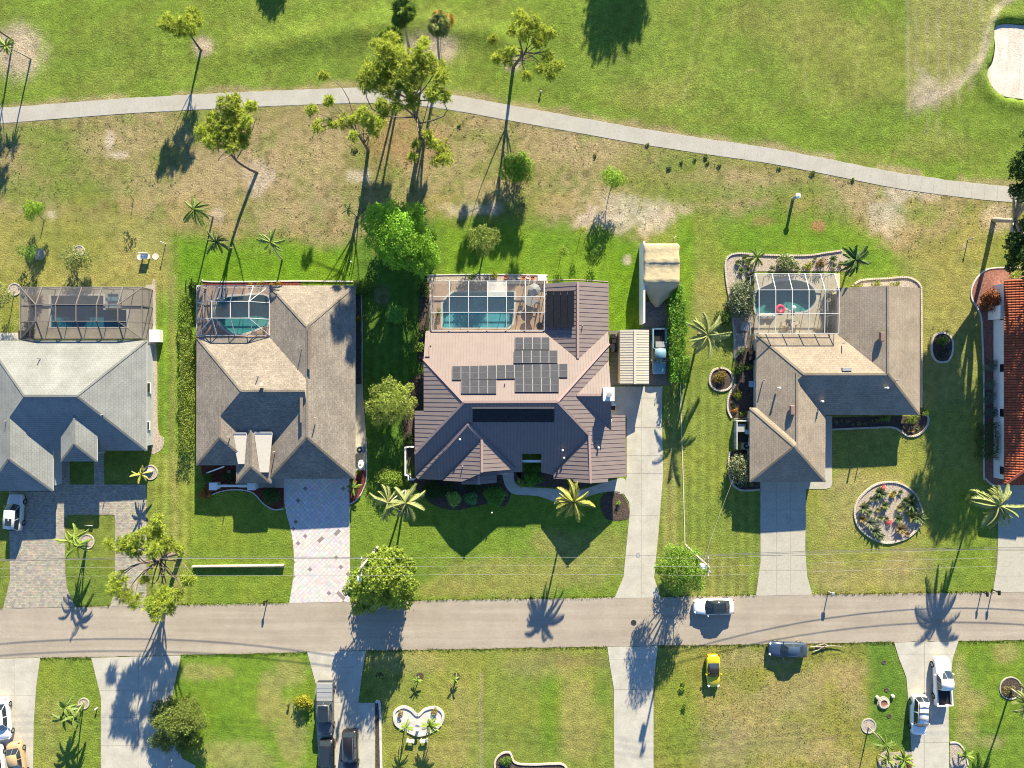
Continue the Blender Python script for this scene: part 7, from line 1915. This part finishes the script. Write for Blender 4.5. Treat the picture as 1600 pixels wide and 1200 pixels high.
one('lathe', 'pole', M['rim'], um, (b[0], b[1], .05), [(.03, 0), (.03, 2.2), (0, 2.21)], 8); one('lathe', 'canopy', M['plastic_grey'], um, (b[0], b[1], 1.85), [(.8, 0), (.4, .22), (0, .38)], 8)
table('round black grill table at the right end of the pink deck', 843, 510, .45, 'plastic_black')
ldr = thing('pool_ladder', 'curved metal ladder at the right end of the blue pool', 'ladder', G(797, 488)); b = G(797, 488)
for s in (-1, 1): mb = MB(); mb.tube([(b[0] + .5, b[1] + s * .25, .05), (b[0] + .45, b[1] + s * .25, .75), (b[0] + .1, b[1] + s * .25, .9), (b[0] - .25, b[1] + s * .25, .6), (b[0] - .3, b[1] + s * .25, -.6)], .03, 6); mb.build('rail', M['rim'], ldr)
for i in range(3): mb = MB(); mb.bar((b[0] - .3, b[1] - .25, -.1 - .2 * i), (b[0] - .3, b[1] + .25, -.1 - .2 * i), .06); mb.build('rung', M['rim'], ldr)
fl = MB(); n, m_ = 20, 8; c = G(1219, 483)
V = [(c[0] + (.42 + .19 * math.cos(2 * math.pi * j / m_)) * math.cos(2 * math.pi * i / n), c[1] + (.42 + .19 * math.cos(2 * math.pi * j / m_)) * math.sin(2 * math.pi * i / n), .02 + .17 * math.sin(2 * math.pi * j / m_)) for i in range(n) for j in range(m_)]
F = [(i * m_ + j, ((i + 1) % n) * m_ + j, ((i + 1) % n) * m_ + (j + 1) % m_, i * m_ + (j + 1) % m_) for i in range(n) for j in range(m_)]
fl.add(V, F); f_ = fl.build('pool_float', M['plastic_pink'], None, smooth=True); tag(f_, 'round pink ring float on the green kidney pool', 'pool float')
ball = one('lathe', 'ball', M['plastic_white'], None, tuple(G(1240, 481) + np.array([0, 0, -.1])), [(0, 0), (.2, .06), (.28, .26), (.2, .46), (0, .52)], 14); tag(ball, 'white ball floating beside the pink ring', 'ball')
for i, (px, py, rz) in enumerate([(1222, 507, 1.6), (1231, 514, 1.6), (1242, 505, 1.6), (1230, 503, -1.6)]):
    chair(['leftmost wicker chair below the pink float', 'lowest wicker chair below the kidney pool', 'rightmost wicker chair below the kidney pool', 'middle wicker chair nearest the kidney pool'][i], px, py, rz, 'stone_edge', 'wicker chairs by the kidney pool')
table('small wicker table between the chairs by the kidney pool', 1236, 508, .35, 'stone_edge')
for i, (px, py) in enumerate([(1192, 494), (1203, 494)]):
    rk = one('lathe', 'rock', M['white_concrete'], None, tuple(G(px, py)), [(.45, 0), (.5, .15), (.3, .4), (0, .45)], 8, None, 1.3, .8); tag(rk, ['left pale rock at the edge of the kidney pool', 'right pale rock at the edge of the kidney pool'][i], 'rock')
for i, (px, py) in enumerate([(346, 459), (352, 459)]): lounger(['left sun lounger on the deck above the teal pool', 'right sun lounger on the deck above the teal pool'][i], px, py, 1.4, 'plastic_grey', 'loungers by the teal pool')
for i, (px, py) in enumerate([(1296, 462), (1300, 478), (1292, 515)]):
    o = shrub('potted_bush', ['dark potted bush at the upper right of the white cage', 'dark potted bush at the right wall of the white cage', 'dark potted bush at the lower right of the white cage'][i], 'bush', px, py, 7, 7, 1.2, DRK, .16, 6, 'potted bushes in the tan house cage')
pl_ = mk_box('planter_box', *G(34, 531)[:2], 0, *G(52, 517)[:2], .6, M['plastic_black']); tag(pl_, 'black planter box in the lower left corner of the bronze cage', 'planter')
# benches and bird bath of the butterfly bed
for i, px in enumerate((642, 663)):
    r_ = thing('garden_bench', ['left white stone bench in the butterfly bed', 'right white stone bench in the butterfly bed'][i], 'bench', G(px, 1155)); b = G(px, 1155)
    one('box', 'seat', M['white_concrete'], r_, (b[0], b[1], .44), (1.0, .4, .10), .15 * (-1 if i == 0 else 1))
    for s in (-1, 1): one('box', 'leg', M['white_concrete'], r_, (b[0] + s * .35, b[1], .2), (.12, .32, .4))
bb = thing('bird_bath', 'white bird bath on a pedestal in the middle of the butterfly bed', 'bird bath', G(653, 1132)); b = G(653, 1132)
one('lathe', 'pedestal', M['white_concrete'], bb, tuple(b), [(.22, 0), (.20, .06), (.09, .14), (.08, .65), (.14, .72), (0, .72)], 12)
one('lathe', 'bowl', M['white_concrete'], bb, (b[0], b[1], .72), [(.1, 0), (.36, .10), (.40, .16), (.33, .14), (.1, .06), (0, .06)], 16)
st_ = one('lathe', 'statue', M['white_concrete'], None, tuple(G(653, 1139)), [(.15, 0), (.18, .2), (.12, .5), (.16, .62), (.1, .75), (0, .8)], 10); tag(st_, 'small white garden statue below the bird bath', 'statue')
# fire pit ring with seats on the right lawn
fp_ = thing('fire_pit', 'round stone fire pit with a rusty bowl on the right lawn', 'fire pit', G(1380, 1098)); b = G(1380, 1098)
for i in range(14):
    t = 2 * math.pi * i / 14; one('box', 'stone', M['stone_edge'], fp_, (b[0] + .52 * math.cos(t), b[1] + .52 * math.sin(t), .12 + random.uniform(-.01, .01)), (.2, .21, .24), t)
one('lathe', 'bowl', M['mulch_pink'], fp_, (b[0], b[1], .06), [(.36, 0), (.38, .16), (.3, .1), (0, .08)], 14)
for i, (px, py) in enumerate([(1370, 1089), (1394, 1087)]):
    o = one('lathe', 'seat_stone', M['stone_edge'], None, tuple(G(px, py)), [(.22, 0), (.25, .1), (.2, .3), (0, .34)], 9); tag(o, ['left seat stone by the fire pit', 'right seat stone by the fire pit'][i], 'stone')
for px, py in [(1381, 1035), (1385, 1078), (1389, 1119)]:
    o = one('lathe', 'stepping_stone', M['mulch'], None, tuple(G(px, py)), [(.3, 0), (.3, .03), (.24, .05), (.0, .02)], 12); tag(o, 'dark round hole ring in the lawn strip beside the right drive', 'lawn ring', 'lawn rings beside the right drive')
bks = thing('sign_board', 'white curved board lying on the left lawn island', 'board', G(140, 821)); b = G(140, 821)
mk('board', [(b[0] - .5 + .1 * i, b[1] + .08 * math.sin(math.pi * i / 10), z) for z in (0, .35) for i in range(11)], [(i, i + 1, 12 + i, 11 + i) for i in range(10)], M['plastic_white'], bks)
rkk = one('lathe', 'rock', M['white_concrete'], None, tuple(G(235, 736)), [(.3, 0), (.35, .15), (.2, .35), (0, .4)], 8, None, 1.2, .8); tag(rkk, 'white rock in the ring under the small yellow palm', 'rock')
# fallen branch by the dark blue sedan
fb = thing('fallen_branch', 'dry fallen branch on the grass behind the dark blue sedan', 'branch', G(1290, 1012))
for pts in [[(1266, 1010), (1285, 1011), (1300, 1009), (1316, 1010)], [(1285, 1011), (1278, 1016), (1270, 1018)], [(1295, 1010), (1288, 1006), (1275, 1009)]]:
    mb = MB(); mb.tube([G(x, y, .15 + .1 * random.random()) for x, y in pts], [.07, .06, .05, .03][:len(pts)], 6); mb.build('twig', M['bark_pale'], fb)
shrub('dead_leaves', 'brown dead leaves on the fallen branch', 'leaves', 1285, 1011, 14, 4, .3, ((.22, .15, .07), (.3, .22, .1)), .18, 3, None, n_l=5)
# fallen leaves and cones under the pines and the mango tree
P_ = []
for px, py, rr, n_ in [(655, 225, 60, 260), (575, 240, 40, 140), (402, 275, 40, 120), (310, 85, 18, 40), (802, 106, 16, 40), (640, 410, 50, 120), (230, 900, 60, 200), (1558, 345, 30, 80), (600, 915, 60, 120), (675, 85, 40, 90), (30, 85, 34, 80)]:
    a_, q_ = rng.uniform(0, 2 * math.pi, n_), np.sqrt(rng.random(n_)) * rr
    for x_, y_ in zip(px + q_ * np.cos(a_), py + q_ * np.sin(a_)): P_.append(np.array([(x_ - 800) * S, (600 - y_) * S, max(ground_colour(x_, y_)[1], 0) + .055]))
V, F, K = leaves(np.array(P_), .15, 3.0, ((.16, .10, .05), (.30, .21, .11)))
tag(mk('fallen_leaves', V, F, M['leaf'], None, False, 'stuff', cols=np.clip(K, 0, 1)), 'scattered brown fallen leaves under the pines and rounded trees', 'fallen leaves')
bpy.context.view_layer.update()
